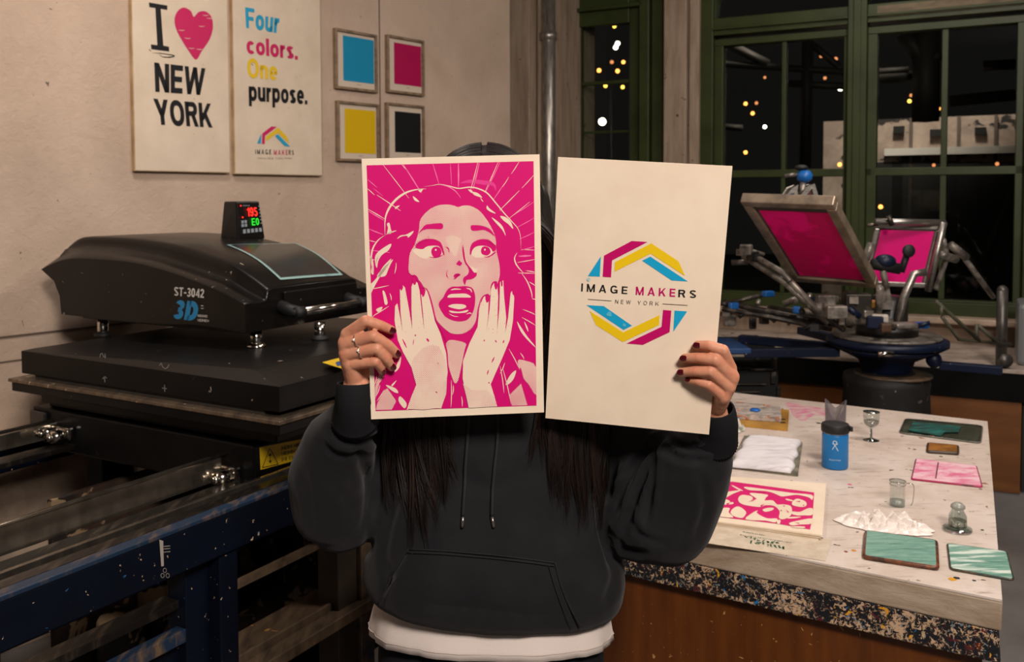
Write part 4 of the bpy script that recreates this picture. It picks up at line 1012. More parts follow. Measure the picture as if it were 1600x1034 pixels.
# clamp bolts
def clampbolt(y, z, rod):
    m = MB(TM); m.box((0.010, y - 0.052, z - 0.018), (0.03, y + 0.03, z + 0.020)); pl = mk('clamp', m, M['chrome'], press, bev=0.006)
    m = MB(TM); m.cyl((0.012, y - 0.03, z - 0.002), (-0.03, y - 0.03, z - 0.002), 0.017, 20); m.cyl((-0.03, y - 0.03, z - 0.002), (-0.042, y - 0.03, z - 0.002), 0.010, 16); mk('bolt', m, M['chrome'], pl)
    m = MB(TM); m.cyl((0.012, y + 0.018, z + 0.004), (-0.022, y + 0.018, z + 0.004), 0.014, 6); m.cyl((-0.022, y + 0.018, z + 0.004), (-0.035, y + 0.018, z + 0.004), 0.008, 12); mk('bolt', m, M['chrome'], pl)
    if rod:
        m = MB(TM); m.cyl((0.0, y + 0.03, z + 0.004), (-0.10, y + 0.055, z - 0.004), 0.012, 16); m.ball((-0.10, y + 0.055, z - 0.004), 0.0125, 12, 8); mk('locking_pin', m, M['chrome'], pl)
c1_ = onu(345, 741, 0.0); clampbolt(c1_[1] + 0.01, c1_[2], False)
c2_2 = onu(88, 678, 0.0); clampbolt(c2_2[1] + 0.01, c2_2[2], True)
# polished rails running toward the near left
def rail(v, w, x1, z0, z1, name, mt2, x0=-1.6, sub=None):
    m = MB(TM); m.box((x0, v, z0), (x1, v + w, z1)); return mk(name, m, mt2, press, bev=0.0015)
rt_, rb_ = onv(318, 717, 0.2), onv(0, 870, 0.2)
rail(0.2, 0.006, 0.0, rb_[2], 0.848, 'rail', rail_m)
m = MB(TM); m.tube([(-1.6, 0.203, 0.852), (0.02, 0.203, 0.852)], 0.006, 12); mk('rail_lip', m, rail_m, press)
rail(LV - 0.12, 0.006, 0.03, rb_[2] + 0.01, 0.845, 'rail', rail_m)
m = MB(TM); m.tube([(-1.6, LV - 0.117, 0.852), (0.02, LV - 0.117, 0.852)], 0.006, 12); mk('rail_lip', m, rail_m, press)
dkr = var(mat('dark_steel_rail', '2c2926', 0.3, 0.7), '6a5e50', 10, 0.5, 0.75, (6, 1, 1))
rail(0.12, 0.06, 1.0, 0.775, 0.79, 'slide_channel', dkr); rail(0.085, 0.012, 1.0, 0.765, 0.806, 'slide_channel', rail_m); rail(0.03, 0.035, 1.0, 0.78, 0.802, 'slide_channel', dkr)
rail(LV - 0.2, 0.06, 1.0, 0.775, 0.79, 'slide_channel', dkr)
# navy stand
zt, zbm = 0.80, 0.70
m = MB(TM); m.box((-1.7, -0.005, zbm), (1.05, 0.02, zt - 0.006)); m.box((-1.7, -0.005, zbm), (1.05, 0.09, zbm + 0.008)); mk('side_beam', m, navy, press, bev=0.003)
m = MB(TM); m.box((-1.7, -0.008, zt - 0.006), (1.05, 0.024, zt + 0.004)); mk('beam_edge', m, navy2, press, bev=0.002)
m = MB(TM); m.box((-1.7, LV + 0.0, zbm), (1.05, LV + 0.025, zt)); mk('side_beam', m, navy, press, bev=0.003)
for x in (-0.3,):
    pass
def post(x0, x1, y0, y1, z0, z1, mt2, name='stand_leg'):
    m = MB(TM); m.box((x0, y0, z0), (x1, y1, z1)); return mk(name, m, mt2, press, bev=0.003)
pa = onv(305, 940, 0.0)[0]; pb = onv(372, 900, 0.0)[0]; pm = onv(344, 940, 0.0)[0]
post(pa, pm - 0.004, 0.03, 0.09, 0, zbm, navy); post(pm, pb, 0.0, 0.09, 0, zbm, navy)
pc = onv(528, 900, 0.0)[0]; pd = onv(572, 900, 0.0)[0]
post(pc, (pc + pd) / 2 + 0.02, 0.0, 0.07, 0, zbm, var(mat('brown_grey_leg', '332c26', 0.5), '4a4036', 8)); post((pc + pd) / 2 + 0.022, pd + 0.02, -0.012, 0.06, 0, zbm, var(mat('worn_tan_leg', '6b5741', 0.5), '28303c', 12, 0.4, 0.6))
post(pc, pd, LV - 0.08, LV, 0, zbm, navy); post(-1.6, -1.5, 0.0, 0.09, 0, zbm, navy); post(-1.6, -1.5, LV - 0.09, LV, 0, zbm, navy); post(pa, pb, LV - 0.09, LV, 0, zbm, navy)
# lower stretchers
l1 = onv(95, 1030, 0.06); l2 = onv(305, 925, 0.06)
for z0, z1, v0, v1, mt2 in ((l2[2] - 0.015, l2[2] + 0.004, 0.05, 0.10, dkr), (l2[2] - 0.085, l2[2] - 0.055, 0.03, 0.06, navy2)):
    m = MB(TM); m.box((-1.6, v0, z0), (pa, v1, z1)); mk('stretcher', m, mt2, press, bev=0.002)
m = MB(TM); m.box((-1.6, 0.055, 0.2), (pa, 0.06, l2[2] - 0.09)); mk('side_panel', m, navy, press)
# worn bottom rail between the legs on the right
tan = var(mat('worn_tan_rail', '6f5c48', 0.45, spec=0.4), '3a3028', 10, 0.35, 0.7, (4, 1, 1)); chips(tan, 'b5854a', 30, 0.72)
r1 = onv(372, 1034, 0.0); r2 = onv(560, 925, 0.0); zr = r2[2]
m = MB(TM); m.box((pb, -0.03, zr - 0.05), (pd + 0.5, 0.02, zr - 0.02)); m.box((pb, 0.03, zr - 0.03), (pd + 0.5, 0.13, zr - 0.01)); m.box((pb, 0.02, zr - 0.04), (pd + 0.5, 0.03, zr + 0.0)); mk('bottom_rail', m, tan, press, bev=0.003)
m = MB(TM); r3 = onv(450, 878, 0.05); m.box((pb, 0.05, r3[2] - 0.006), (pc, 0.075, r3[2] + 0.006)); mk('stretcher', m, tan, press)
m = MB(TM); m.box((-1.6, 0.12, 0.1), (pd, LV, 0.12)); mk('bottom_shelf', m, mat('dark_shelf', '15120f', 0.7), press)
# taped note with three little rings on the navy beam
tm_ = mat('scuffed_tape', '9c948a', 0.6); nb = lambda x, y, d=-0.0065: TM @ Vector(tuple(onv(x, y, d)[:2]) + (onv(x, y, d)[2],))
m = MB(); m.poly([tuple(nb(*p)) for p in ((249, 843), (255, 845), (256, 884), (252, 885))]); 
for y in (853, 857, 862): m.poly([tuple(nb(*p)) for p in ((256, y), (266, y - 1), (266, y), (256, y + 1))])
for cx_, cy_ in ((257.5, 891), (254, 899), (262, 899)):
    pts = [nb(cx_ + 2.6 * cos(a), cy_ + 3.4 * sin(a)) for a in np.linspace(0, 2 * pi, 17)]; m.tube([tuple(p) for p in pts], 0.0005, 4)
mk('marking', m, tm_, press)
# yellow warning labels
def sticker(name, pts, mt2, parent): 
    m = MB(); m.poly([tuple(p) for p in pts]); return mk(name, m, mt2, parent)
def v_face(x, y, v): return np.array(TM @ Vector(tuple(onv(x, y, v))))
yl = mat('yellow_warning_sticker', 'd9b410', 0.5); vy = bt[1] - 0.001
wp = [v_face(*p, vy) for p in ((405.5, 699), (476, 685), (474, 716), (407, 734))]
wl_o = sticker('warning_label', wp, yl, press)
pgw = Page(wp[0], wp[1] - wp[0], wp[3] - wp[0]); kw = Ink(pgw, 0.0005, 0.0002)
sgn = 1 if pgw.n @ (O - wp[0]) > 0 else -1
wk = M['black']
TR_ = [(0.04, 0.92), (0.38, 0.92), (0.21, 0.12)]
for i in range(3): kw.stroke([TR_[i], TR_[(i + 1) % 3]], 0.0022, wk, 0, False)
kw.stroke([(0.21, 0.35), (0.21, 0.8)], 0.002, wk, 0, False); kw.shape([(0.17, 0.46), (0.25, 0.46), (0.21, 0.34)], wk, 0); kw.shape([(0.17, 0.68), (0.25, 0.68), (0.21, 0.8)], wk, 0)
for i, s_ in enumerate(('IHEIIHI HIIEHI', 'HIEIHIH IIHEI', 'IHI EHIIHIE')): kw.text(s_, [(0.46, 0.14 + i * .26), (0.97, 0.14 + i * .26), (0.97, 0.32 + i * .26), (0.46, 0.32 + i * .26)], wk, 0.14, 0.12, 0)
kw.build('label_print', wl_o)
m = MB(); m.poly([tuple(np.array(TM @ Vector(tuple(mz(*p, 1.066))))) for p in ((503, 566), (540, 556), (545, 575), (535, 576))]); w3 = mk('warning_label', m, yl, press)
m = MB(); m.poly([tuple(np.array(TM @ Vector(tuple(mz(*p, 1.0665))))) for p in ((524, 566), (534, 563), (536, 570), (527, 572))]); mk('label_print', m, mat('blue_print', '2a4a86', 0.5), w3)
# chalk marks on the slab's front edge
chalk = mat('chalk_mark', '9b9690', 0.8); m = MB(); fu = lambda x, y: tuple(TM @ Vector(tuple(onu(x, y, -0.0012))))
def cstroke(pts, w):
    for a, b in zip(pts[:-1], pts[1:]):
        d = np.array([b[0] - a[0], b[1] - a[1]], float); d /= np.linalg.norm(d); q = np.array([-d[1], d[0]]) * w / 2
        m.add([fu(a[0] + q[0], a[1] + q[1]), fu(b[0] + q[0], b[1] + q[1]), fu(b[0] - q[0], b[1] - q[1]), fu(a[0] - q[0], a[1] - q[1])], [(0, 1, 2, 3)])
cstroke([(163, 588), (164, 597)], 1.2); cstroke([(160, 592), (164, 588), (167, 591)], 1); cstroke([(253, 606), (261, 607)], 1); cstroke([(257, 601), (257.5, 612)], 1)
cstroke([(249, 571), (252, 567), (254, 573), (258, 576), (262, 574), (264, 569)], 1); cstroke([(156, 559), (157, 553), (160, 552), (162, 558)], 1); cstroke([(163, 556), (165, 560), (164, 552)], 1)
cstroke([(329, 604), (330, 610)], 1.5)
mk('chalk_marks', m, chalk, slab_o)

# ---- pressing head: moulded shell with flange, hump, window, handle, control box, four chrome posts
h0 = 0.25
fl_t = [(64, 420.6), (89, 409), (115, 403.6), (154, 405), (207, 410), (259, 423), (311, 441.5), (347, 457), (383.5, 476.7)]
fl_b = [(383.5, 521), (340, 512), (300, 507), (259, 507), (210, 503), (167.5, 499), (95.7, 491), (93, 462), (84, 439)]
prof = [onu(*p, h0)[1:] for p in fl_t]; profb = [onu(*p, h0)[1:] for p in fl_b]
vf = onu(383.5, 498, h0)[1]
prof[-1][0] = vf; profb[0][0] = vf
st_ = onv(417.5, 452, vf); h1 = st_[0]
hp_t = [(115, 376), (131, 369.7), (193.6, 371), (259, 379), (311, 392), (352, 408), (383.5, 427), (417.5, 452)]
hp = [onu(*p, h1)[1:] for p in hp_t]; hp[-1][0] = vf
h2 = onv(557, 441.5, vf)[0]; h3 = h2 + (h1 - h0)
fp = smooth_poly([(p[0], p[1]) for p in prof], 4, False); bp = [(p[0], p[1]) for p in profb]
def extr(poly, u0, u1, shrink=0.0, inset=0.0):
    """side profile swept across u; the sides lean in by inset at the top"""
    m = MB(TM); n = len(poly)
    vs = [(u0, v, z) for v, z in poly] + [(u1, v, z) for v, z in poly]
    tr = tessellate_polygon([[Vector((v, z, 0)) for v, z in poly]])
    m.add(vs, [tuple(t_) for t_ in tr] + [tuple(i + n for i in reversed(t_)) for t_ in tr] + [(i, (i + 1) % n, (i + 1) % n + n, i + n) for i in range(n)])
    return m
prof_all = fp + bp
head = extr([(p[0], p[1]) for p in prof_all], h0, h3)
shell = mk('head_shell', head, blk2, press, bev=0.004, clean=True)
hs = smooth_poly([(p[0], p[1]) for p in hp], 5, False)
zlow = [(p[0], p[1]) for p in hs]
def ztop_(v):
    a = np.array(hs); o_ = np.argsort(a[:, 0]); return float(np.interp(v, a[o_, 0], a[o_, 1]))
def zfl(v):
    a = np.array(fp); o_ = np.argsort(a[:, 0]); return float(np.interp(v, a[o_, 0], a[o_, 1]))
# hump: the flange tops slope up to its foot, then the sides stand up and round over
lowp = [onu(*p, h1)[1:] for p in [(110, 389), (141, 384.5), (193.6, 388), (259, 402), (311, 420.6), (365, 439), (404.5, 465), (417.5, 474)]]
def zlo(v):
    a = np.array(lowp); o_ = np.argsort(a[:, 0]); return float(np.interp(v, a[o_, 0], a[o_, 1]))
rows = []
vend = hs[0][0] + 0.03
vv = [fp[0][0] - 0.002, vend] + [p[0] for p in hs]
m = MB(TM)
for i_, v in enumerate(vv):
    zf = zfl(v) ; tail = i_ == 0
    zl_w = zf + 0.002 if tail else min(max(zlo(min(v, lowp[0][0])), zf + 0.002), ztop_(v) - 0.006); zt2 = zl_w + 0.003 if tail else ztop_(min(v, hs[0][0])) - (0.02 if v == vend else 0)
    zt2 = max(zt2, zl_w + 0.004); row = []
    for uu, zz in ((h0 + .0015, zf - .002), (h0 + .004, zf + .002), (h0 * .4 + h1 * .6, zf * .45 + zl_w * .55), (h1 - .010, zl_w), (h1 - .003, zl_w + (zt2 - zl_w) * .12), (h1, zl_w + (zt2 - zl_w) * .5), (h1 + .004, zl_w + (zt2 - zl_w) * .86), (h1 + .016, zt2), ((h1 + h2) / 2, zt2 + .001)):
        row.append((uu, v, zz))
    row += [(h0 + h3 - p[0], p[1], p[2]) for p in row[:-1][::-1]]
    rows.append(row)
m.grid(rows)
n_ = len(rows[0]); m.add([rows[-1][i] for i in range(n_)], [tuple(range(n_))]); m.add([rows[0][i] for i in range(n_)], [tuple(range(n_))[::-1]])
hump = mk('head_hump', m, blk2, press, clean=True); 
for p_ in hump.data.polygons: p_.use_smooth = len(p_.vertices) == 4
# front face plate, lower than the hump, with bar handle
zft = ztop_(vf) - 0.012
m = MB(TM); zz0 = onv(450, 500, vf)[2]
m.box((h1 + 0.06, vf - 0.010, zz0 + 0.02), (h2 - 0.01, vf - 0.001, zft)); mk('front_plate', m, blk2, press, bev=0.004)
m = MB(TM); m.box((h0 + 0.02, vf + 0.03, onv(400, 520, vf)[2] - 0.002), (h3 - 0.02, prof[1][0] - 0.1, onv(400, 520, vf)[2] + 0.01)); mk('head_underside', m, M['rubber'], press)
ha, hb = onv(468, 486, vf - 0.07), onv(566, 474, vf - 0.07)
m = MB(TM); zh = (ha[2] + hb[2]) / 2; m.tube([(ha[0], vf - 0.07, zh), (hb[0], vf - 0.07, zh)], 0.0125, 18)
hnd = mk('handle', m, M['chrome'], press)
for x in (ha[0], hb[0]):
    m = MB(TM); m.tube([(x, vf - 0.07, zh), (x, vf - 0.03, zh + 0.004), (x, vf + 0.005, zh + 0.012)], [0.018, 0.019, 0.021], 16); m.cyl((x - 0.016, vf - 0.07, zh), (x + 0.016, vf - 0.07, zh), 0.0165, 18); mk('handle_bracket', m, M['rubber'], hnd)
# window panel on the hump
def hsurf(px, py):
    """point on the hump top under a sight line"""
    r = ray(px, py); best = None
    for v in np.linspace(hs[0][0], vf, 400):
        p = onv(px, py, v); d = abs(p[2] - ztop_(v) - 0.0015)
        if best is None or d < best[0]: best = (d, p)
    return best[1]
wc = [hsurf(*p) for p in ((353.5, 382.7), (462, 380), (536, 429.7), (438, 437.5))]
def hz(u, v, lift=0.0): 
    f = (u - h1) / (h2 - h1); e_ = 0.02 * (1 - abs(2 * f - 1)) * 1.0
    zt2 = ztop_(v); zf = zfl(v); return zt2 + (zt2 - zf) * e_ + lift
def patch(c, lift, n=10):
    rows = []
    for i in range(n + 1):
        row = []
        for j in range(n + 1):
            a, b = j / n, i / n; p = (c[0] * (1 - a) + c[1] * a) * (1 - b) + (c[3] * (1 - a) + c[2] * a) * b
            row.append((p[0], p[1], hz(p[0], p[1], lift)))
        rows.append(row)
    return rows
m = MB(TM); m.grid(patch(wc, 0.0022)); bz = mk('window_bezel', m, var(mat('pale_teal_bezel', '8fb0ad', 0.35), '3f6f8f', 8, 0.55, 0.7), press, smooth=True)
cen = sum(wc) / 4; wi = [cen + (p - cen) * np.array([0.93, 0.93, 1]) for p in wc]
m = MB(TM); m.grid(patch(wi, 0.0036)); mk('window_plate', m, var(mat('dark_glossy_plate', '1e1f1f', 0.25, spec=0.6), '2c2c2b', 9), bz, smooth=True)
# chrome posts
for p, hh in (((400.5, 543), 1), ((161, 520), 1), ((500, 530), 0)):
    b = mz(*p, 1.062 if hh else 1.065); z0 = 1.068 - 0.13 * 0 - (0.016 * min(1, max(0, (b[1] - 0.13) / (LV - 0.13)))) ; zt3 = onv(400, 520, vf)[2]
    m = MB(TM); m.cyl((b[0], b[1], z0), (b[0], b[1], zt3 + 0.005), 0.017, 20); po = mk('lift_post', m, M['chrome'], press)
    m = MB(TM); m.lathe((b[0], b[1], z0), [(0.027, 0.0), (0.027, 0.006), (0.020, 0.012), (0.018, 0.014)], 24); mk('collar', m, M['chrome'] if b[1] < 0.6 and b[0] < 0.5 else M['rubber'], po)
b = mz(265, 517, 1.06); m = MB(TM); m.cyl((b[0], b[1], 1.085), (b[0], b[1], 1.12), 0.009, 12); mk('hose_fitting', m, M['chrome'], press)
# control box
zc = onv(372, 371, vf)[2]
cbv = hsurf(390, 372); u0_, v0_ = cbv[0] - 0.06, cbv[1]
def cpt(x, y): return onv(x, y, v0_)
A1, A2, A3, A4 = cpt(371, 314.5), cpt(406.5, 315), cpt(414.5, 367), cpt(371.5, 372.5)
dv = 0.085
m = MB(TM)
zb0 = min(hz(A4[0], v0_), hz(A4[0], v0_ + dv), A4[2]) - 0.004
bot = [(A4[0], v0_, zb0), (A3[0], v0_, zb0), (A3[0], v0_ + dv, zb0), (A4[0], v0_ + dv, zb0)]
top = [(A1[0], v0_ + 0.004, A1[2]), (A2[0], v0_ + 0.004, A1[2] ), (A2[0] - 0.004, v0_ + dv - 0.015, A1[2]), (A1[0] + 0.004, v0_ + dv - 0.015, A1[2])]
m.hexa(bot, top); cb = mk('control_box', m, mat('black_plastic_box', '0e0e0f', 0.35, spec=0.5), press, bev=0.005)
P4 = [np.array(TM @ Vector(tuple(p))) for p in (A1, A2, A3, A4)]
pgc = Page(P4[0], P4[1] - P4[0], P4[3] - P4[0]); pgc.tl = pgc.tl
def bq(x, y):  # bilinear on the box front; x,y in 0..1
    return (P4[0] * (1 - x) + P4[1] * x) * (1 - y) + (P4[3] * (1 - x) + P4[2] * x) * y - V_ * 0.0035
def bpoly(mb, pts): mb.poly([tuple(bq(*p)) for p in pts])
red, grnl, wht = emit('red_digits', 'ff2a20', 3), emit('green_digits', '2ad030', 2), emit('backlit_keys', 'cfcfcf', 0.35)
def dig(mb, s_, q):
    V, Fs, _ = text_geo(s_, 0.14, 0.14); a, b, c, d = q
    mb.add([tuple(bq(*(((np.array(a) * (1 - x) + np.array(b) * x) * y + (np.array(d) * (1 - x) + np.array(c) * x) * (1 - y))))) for x, y, _z in V], Fs)
m = MB(); dig(m, '195', ((0.36, 0.17), (0.78, 0.17), (0.78, 0.42), (0.36, 0.42)));
for p in ((0.08, 0.1), (0.14, 0.42)): bpoly(m, [(p[0], p[1]), (p[0] + 0.06, p[1]), (p[0] + 0.03, p[1] + 0.05)])
mk('red_readout', m, red, cb)
m = MB(); dig(m, 'E0', ((0.52, 0.48), (0.80, 0.48), (0.80, 0.68), (0.52, 0.68))); mk('green_readout', m, grnl, cb)
m = MB(); 
for i in range(5): x = 0.17 + i * 0.15; bpoly(m, [(x, 0.77), (x + 0.1, 0.77), (x + 0.1, 0.88), (x, 0.88)])
for i in range(2):
    for j in range(2): x = 0.12 + i * 0.12; y = 0.52 + j * 0.1; bpoly(m, [(x, y), (x + 0.09, y), (x + 0.09, y + 0.08), (x, y + 0.08)])
for i in range(6): bpoly(m, [(0.86, 0.12 + i * 0.1), (0.91, 0.12 + i * 0.1), (0.91, 0.15 + i * 0.1), (0.86, 0.15 + i * 0.1)])
for i in range(4): bpoly(m, [(0.2 + i * 0.08, 0.1), (0.24 + i * 0.08, 0.1), (0.24 + i * 0.08, 0.13), (0.2 + i * 0.08, 0.13)])
mk('keypad', m, wht, cb)
# lettering on the shell's side
def side(x, y, d=0.0008): return np.array(TM @ Vector(tuple(onu(x, y, h0 - d))))
def stext(mb, s_, q, bold):
    V, Fs, _ = text_geo(s_, bold, 0.08); a, b, c, d = [np.array(k_) for k_ in q]
    vs = []
    for x, y, _z in V:
        y = 1 - y; p = (a * (1 - x) + b * x) * (1 - y) + (d * (1 - x) + c * x) * y; vs.append(tuple(side(*p)))
    mb.add(vs, Fs)
m = MB(); stext(m, 'ST-3042', ((272.5, 448), (319, 451.5), (318.5, 465.5), (272, 462)), 0.19); mk('model_lettering', m, mat('white_lettering', 'd8d4ce', 0.5), shell)
m = MB(); stext(m, '3D', ((276, 468), (312, 471), (307, 502), (270, 498)), 0.27); mk('blue_lettering', m, mat('blue_lettering', '1d86bd', 0.4), shell)
m = MB(); stext(m, 'IHIEIHHIEI', ((309, 491), (324, 492.3), (324, 496), (309, 495)), 0.14); stext(m, 'HEIIHIEH', ((309, 498), (326, 499.3), (326, 503), (309, 502)), 0.14)
for q in (((314, 477), (318, 477.3), (318, 478.3), (314, 478)), ((314, 481), (318, 481.3), (318, 482.3), (314, 482))): m.poly([tuple(side(*p)) for p in q])
mk('small_lettering', m, bpy.data.materials['white_lettering'], shell)

# ---- clutter stored under the press: paint-crusted crate
cr1 = var(mat('paint_crusted_wood', '3b2a1e', 0.7), '1a130e', 9, 0.4, 0.6); chips(cr1, '8d765a', 14, 0.62, '7a6a58', 0.64)
rootc = thing('wooden_crate', TM @ Vector((pb + 0.35, 0.5, 0.12)), 'open slatted crate crusted with paint, stored under the heat press', 'crate')
cx0, cx1 = pb + 0.02, pb + 0.75
for i in range(4):
    m = MB(TM); m.box((cx0, 0.72, 0.13 + i * 0.14), (cx1, 0.74, 0.267 + i * 0.14)); mk('side_slat', m, cr1, rootc, bev=0.002)
    m = MB(TM); m.box((cx1 - 0.02, 0.16, 0.13 + i * 0.14), (cx1, 0.72, 0.267 + i * 0.14)); mk('end_slat', m, cr1, rootc, bev=0.002)
m = MB(TM); m.box((cx0, 0.16, 0.121), (cx1 - 0.02, 0.72, 0.14)); mk('base_board', m, cr1, rootc)
for i, (x, y, z, r, l) in enumerate(((0.25, 0.62, 0.56, 0.05, 'upper'), (0.12, 0.6, 0.36, 0.065, 'lower'))):
    m = MB(TM); px1 = cx0 + x
    m.lathe((px1, y, 0.1405), [(r * 0.9, 0), (r, 0.01), (r, z - 0.16), (r * 0.9, z - 0.15)], 20); o = mk('ink_tub', m, chips(mat('crusted_tub', '15120f', 0.6), 'a08a6c', 10, 0.5)); tag(o, l + ' dark tub crusted with pale paint inside the crate under the press', 'tub')
# ------------------------------------------------------------------ screen printing carousel in front of the counter
pb_ = mat('carousel_blue', '0a1730', 0.45, spec=0.35); chips(pb_, '9c8d7a', 40, 0.71); bl_ = mat('bright_blue_knob', '1763b0', 0.4)
blk3 = var(mat('inky_black_cloth', '0c0b0c', 0.7), '1a1818', 10); chips(blk3, '5a4a55', 30, 0.7, '6f6a62', 0.72)
wht = var(mat('greyish_cast_metal', '9a938a', 0.4, 0.5), '4f4a45', 20, 0.4, 0.65)
hub = aty(1385, 548, 3.72)
hx, hy = hub[0], hub[1]
def pz(py): return aty(1385, py, 3.72)[2]
car = thing('screen_printing_press', (hx, hy, 0), 'blue multi arm screen printing press with magenta screens standing before the windows', 'screen printing press')
# base drum with draped dark cover
m = MB(); m.lathe((hx, hy, 0), [(0.20, 0), (0.19, 0.3), (0.165, pz(606)), (0.17, pz(596)), (0.165, pz(585)), (0.10, pz(580))], 28); mk('press_base', m, blk3, car)
m = MB(); m.lathe((hx + 0.02, hy - 0.02, pz(585) + 0.001), [(0.15, 0), (0.15, 0.008), (0, 0.012)], 24); mk('base_plate', m, var(mat('tan_worn_plate', '6f5a45', 0.5), '2a241f', 8, 0.35, 0.6), car)
m = MB(); m.lathe((hx, hy, pz(584)), [(0.085, 0), (0.095, 0.02), (0.11, 0.06), (0.17, 0.09), (0.22, 0.115)], 32); mk('hub', m, pb_, car)
m = MB(); m.lathe((hx, hy, pz(540)), [(0.20, 0.0), (0.235, 0.008), (0.235, 0.03), (0.225, 0.034), (0, 0.036)], 40); mk('rotary_plate', m, pb_, car)
m = MB(); m.lathe((hx, hy, pz(540) + 0.036), [(0.21, 0), (0.21, 0.01), (0, 0.011)], 40); mk('index_ring', m, wht, car)
zr_ = pz(540) + 0.047
m = MB(); m.lathe((hx, hy, zr_), [(0.12, 0), (0.12, 0.03), (0.08, 0.05), (0.08, 0.14), (0.05, 0.16), (0, 0.16)], 24); mk('turret', m, mat('dark_turret', '151413', 0.45, spec=0.5), car)
# platen arms spread at lower level
rr = random.Random(11)
def arm(ang, r0, r1, z, w, h, mt2, name):
    m = MB(frame((hx, hy, 0), (cos(ang), sin(ang), 0), (-sin(ang), cos(ang), 0))); m.box((r0, -w / 2, z), (r1, w / 2, z + h)); return mk(name, m, mt2, car, bev=0.003)
zl_ = pz(548)
for a_ in (182, 146, 105, 60):
    arm(radians(a_), 0.20, 0.62, zl_ - 0.02, 0.045, 0.035, pb_, 'platen_arm')
arm(radians(182), 0.60, 1.05, zl_ + 0.018, 0.28, 0.02, mat('blue_platen', '103c6e', 0.5), 'platen')
arm(radians(182), 0.62, 1.07, zl_ + 0.0, 0.24, 0.016, M['alu'], 'platen_tray')
arm(radians(-32), 0.2, 0.42, zl_ - 0.055, 0.05, 0.03, pb_, 'platen_arm')
m = MB(); q = aty(1459, 562, 3.6); m.ball(q, 0.03, 14, 10, (1, 1, 1.1)); m.cyl(q - np.array([0, 0, 0.0]), q + np.array([-0.005, 0, 0.05]), 0.012); mk('clamp_knob', m, pb_, car)
m = MB(); m.tube([tuple(aty(1395, 553, 3.48)), tuple(aty(1372, 553, 3.48))], 0.012, 12); mk('hub_bolt', m, M['chrome'], car)
def tubes(lst, name, mt2):
    for pts, r in lst:
        m = MB(); m.tube([tuple(aty(x, y, d)) for x, y, d in pts], r, 10); mk(name, m, mt2, car)
# linkage arms and springs on the left of the hub
dks = var(mat('dark_linkage_steel', '3a3632', 0.4, 0.6), '7a7064', 20, 0.5, 0.7)
tubes([([(1130, 472, 3.9), (1215, 490, 3.8), (1315, 508, 3.7)], 0.014), ([(1128, 482, 3.8), (1200, 495, 3.75), (1300, 515, 3.65)], 0.010), ([(1135, 474, 4.0), (1195, 460, 4.0)], 0.010), ([(1200, 480, 4.0), (1320, 500, 3.8)], 0.012)], 'linkage_arm', dks)
tubes([([(1162, 400, 3.9), (1225, 440, 3.7), (1295, 505, 3.6)], 0.014), ([(1165, 392, 3.9), (1222, 425, 3.7), (1250, 455, 3.65)], 0.012)], 'spring_arm', wht)
tubes([([(1236, 440, 3.45), (1275, 482, 3.5), (1318, 515, 3.6)], 0.011), ([(1375, 450, 3.45), (1372, 490, 3.6), (1362, 512, 3.66)], 0.014)], 'head_arm', wht)
tubes([([(1402, 505, 3.62), (1412, 465, 3.6), (1428, 428, 3.6), (1446, 425, 3.6)], 0.016)], 'curved_arm', M['alu'])
m = MB(); P = [aty(x, y, 3.62) for x, y in ((1377, 484), (1396, 484), (1390, 448), (1383, 448))]; Q = [p + np.array([0, 0.03, 0]) for p in P]; m.hexa([tuple(P[0]), tuple(P[1]), tuple(Q[1]), tuple(Q[0])], [tuple(P[3]), tuple(P[2]), tuple(Q[2]), tuple(Q[3])]); mk('head_bracket', m, wht, car, bev=0.003)
# machined blocks and fasteners crowded on the turret
for i, (x, y, d, w, h, mm_) in enumerate(((1290, 470, 3.55, .07, .05, wht), (1305, 487, 3.5, .08, .05, wht), (1328, 462, 3.6, .05, .04, dks), (1338, 482, 3.55, .10, .12, dks), (1358, 475, 3.6, .06, .03, mat('amber_bar', 'a8762a', .4)), (1356, 490, 3.52, .04, .03, wht),
                                              (1375, 497, 3.5, .06, .03, mat('white_block', 'b8b1a6', .5)), (1384, 512, 3.45, .04, .035, mat('brown_block', '4a3324', .5)), (1412, 508, 3.5, .09, .02, wht), (1440, 508, 3.55, .05, .025, bl_), (1368, 503, 3.5, .06, .05, pb_), (1320, 500, 3.55, .05, .04, wht), (1245, 484, 3.7, .03, .03, bl_), (1200, 459, 3.95, .05, .025, bl_), (1146, 478, 3.8, .04, .03, bl_), (1166, 390, 3.85, .05, .045, wht), (1176, 400, 3.85, .05, .04, dks), (1240, 470, 3.8, .035, .02, wht), (1140, 500, 3.9, .05, .05, wht), (1176, 505, 3.9, .03, .05, dks))):
    c = aty(x, y, d); m = MB(); m.box((c[0] - w / 2, c[1] - w / 3, c[2] - h / 2), (c[0] + w / 2, c[1] + w / 3, c[2] + h / 2), rz=rr.uniform(-.6, .6)); mk('clamp_block', m, mm_, car, bev=0.006)
rc = random.Random(8); mm4 = [wht, dks, dks, M['alu'], pb_, M['rubber'], wht]
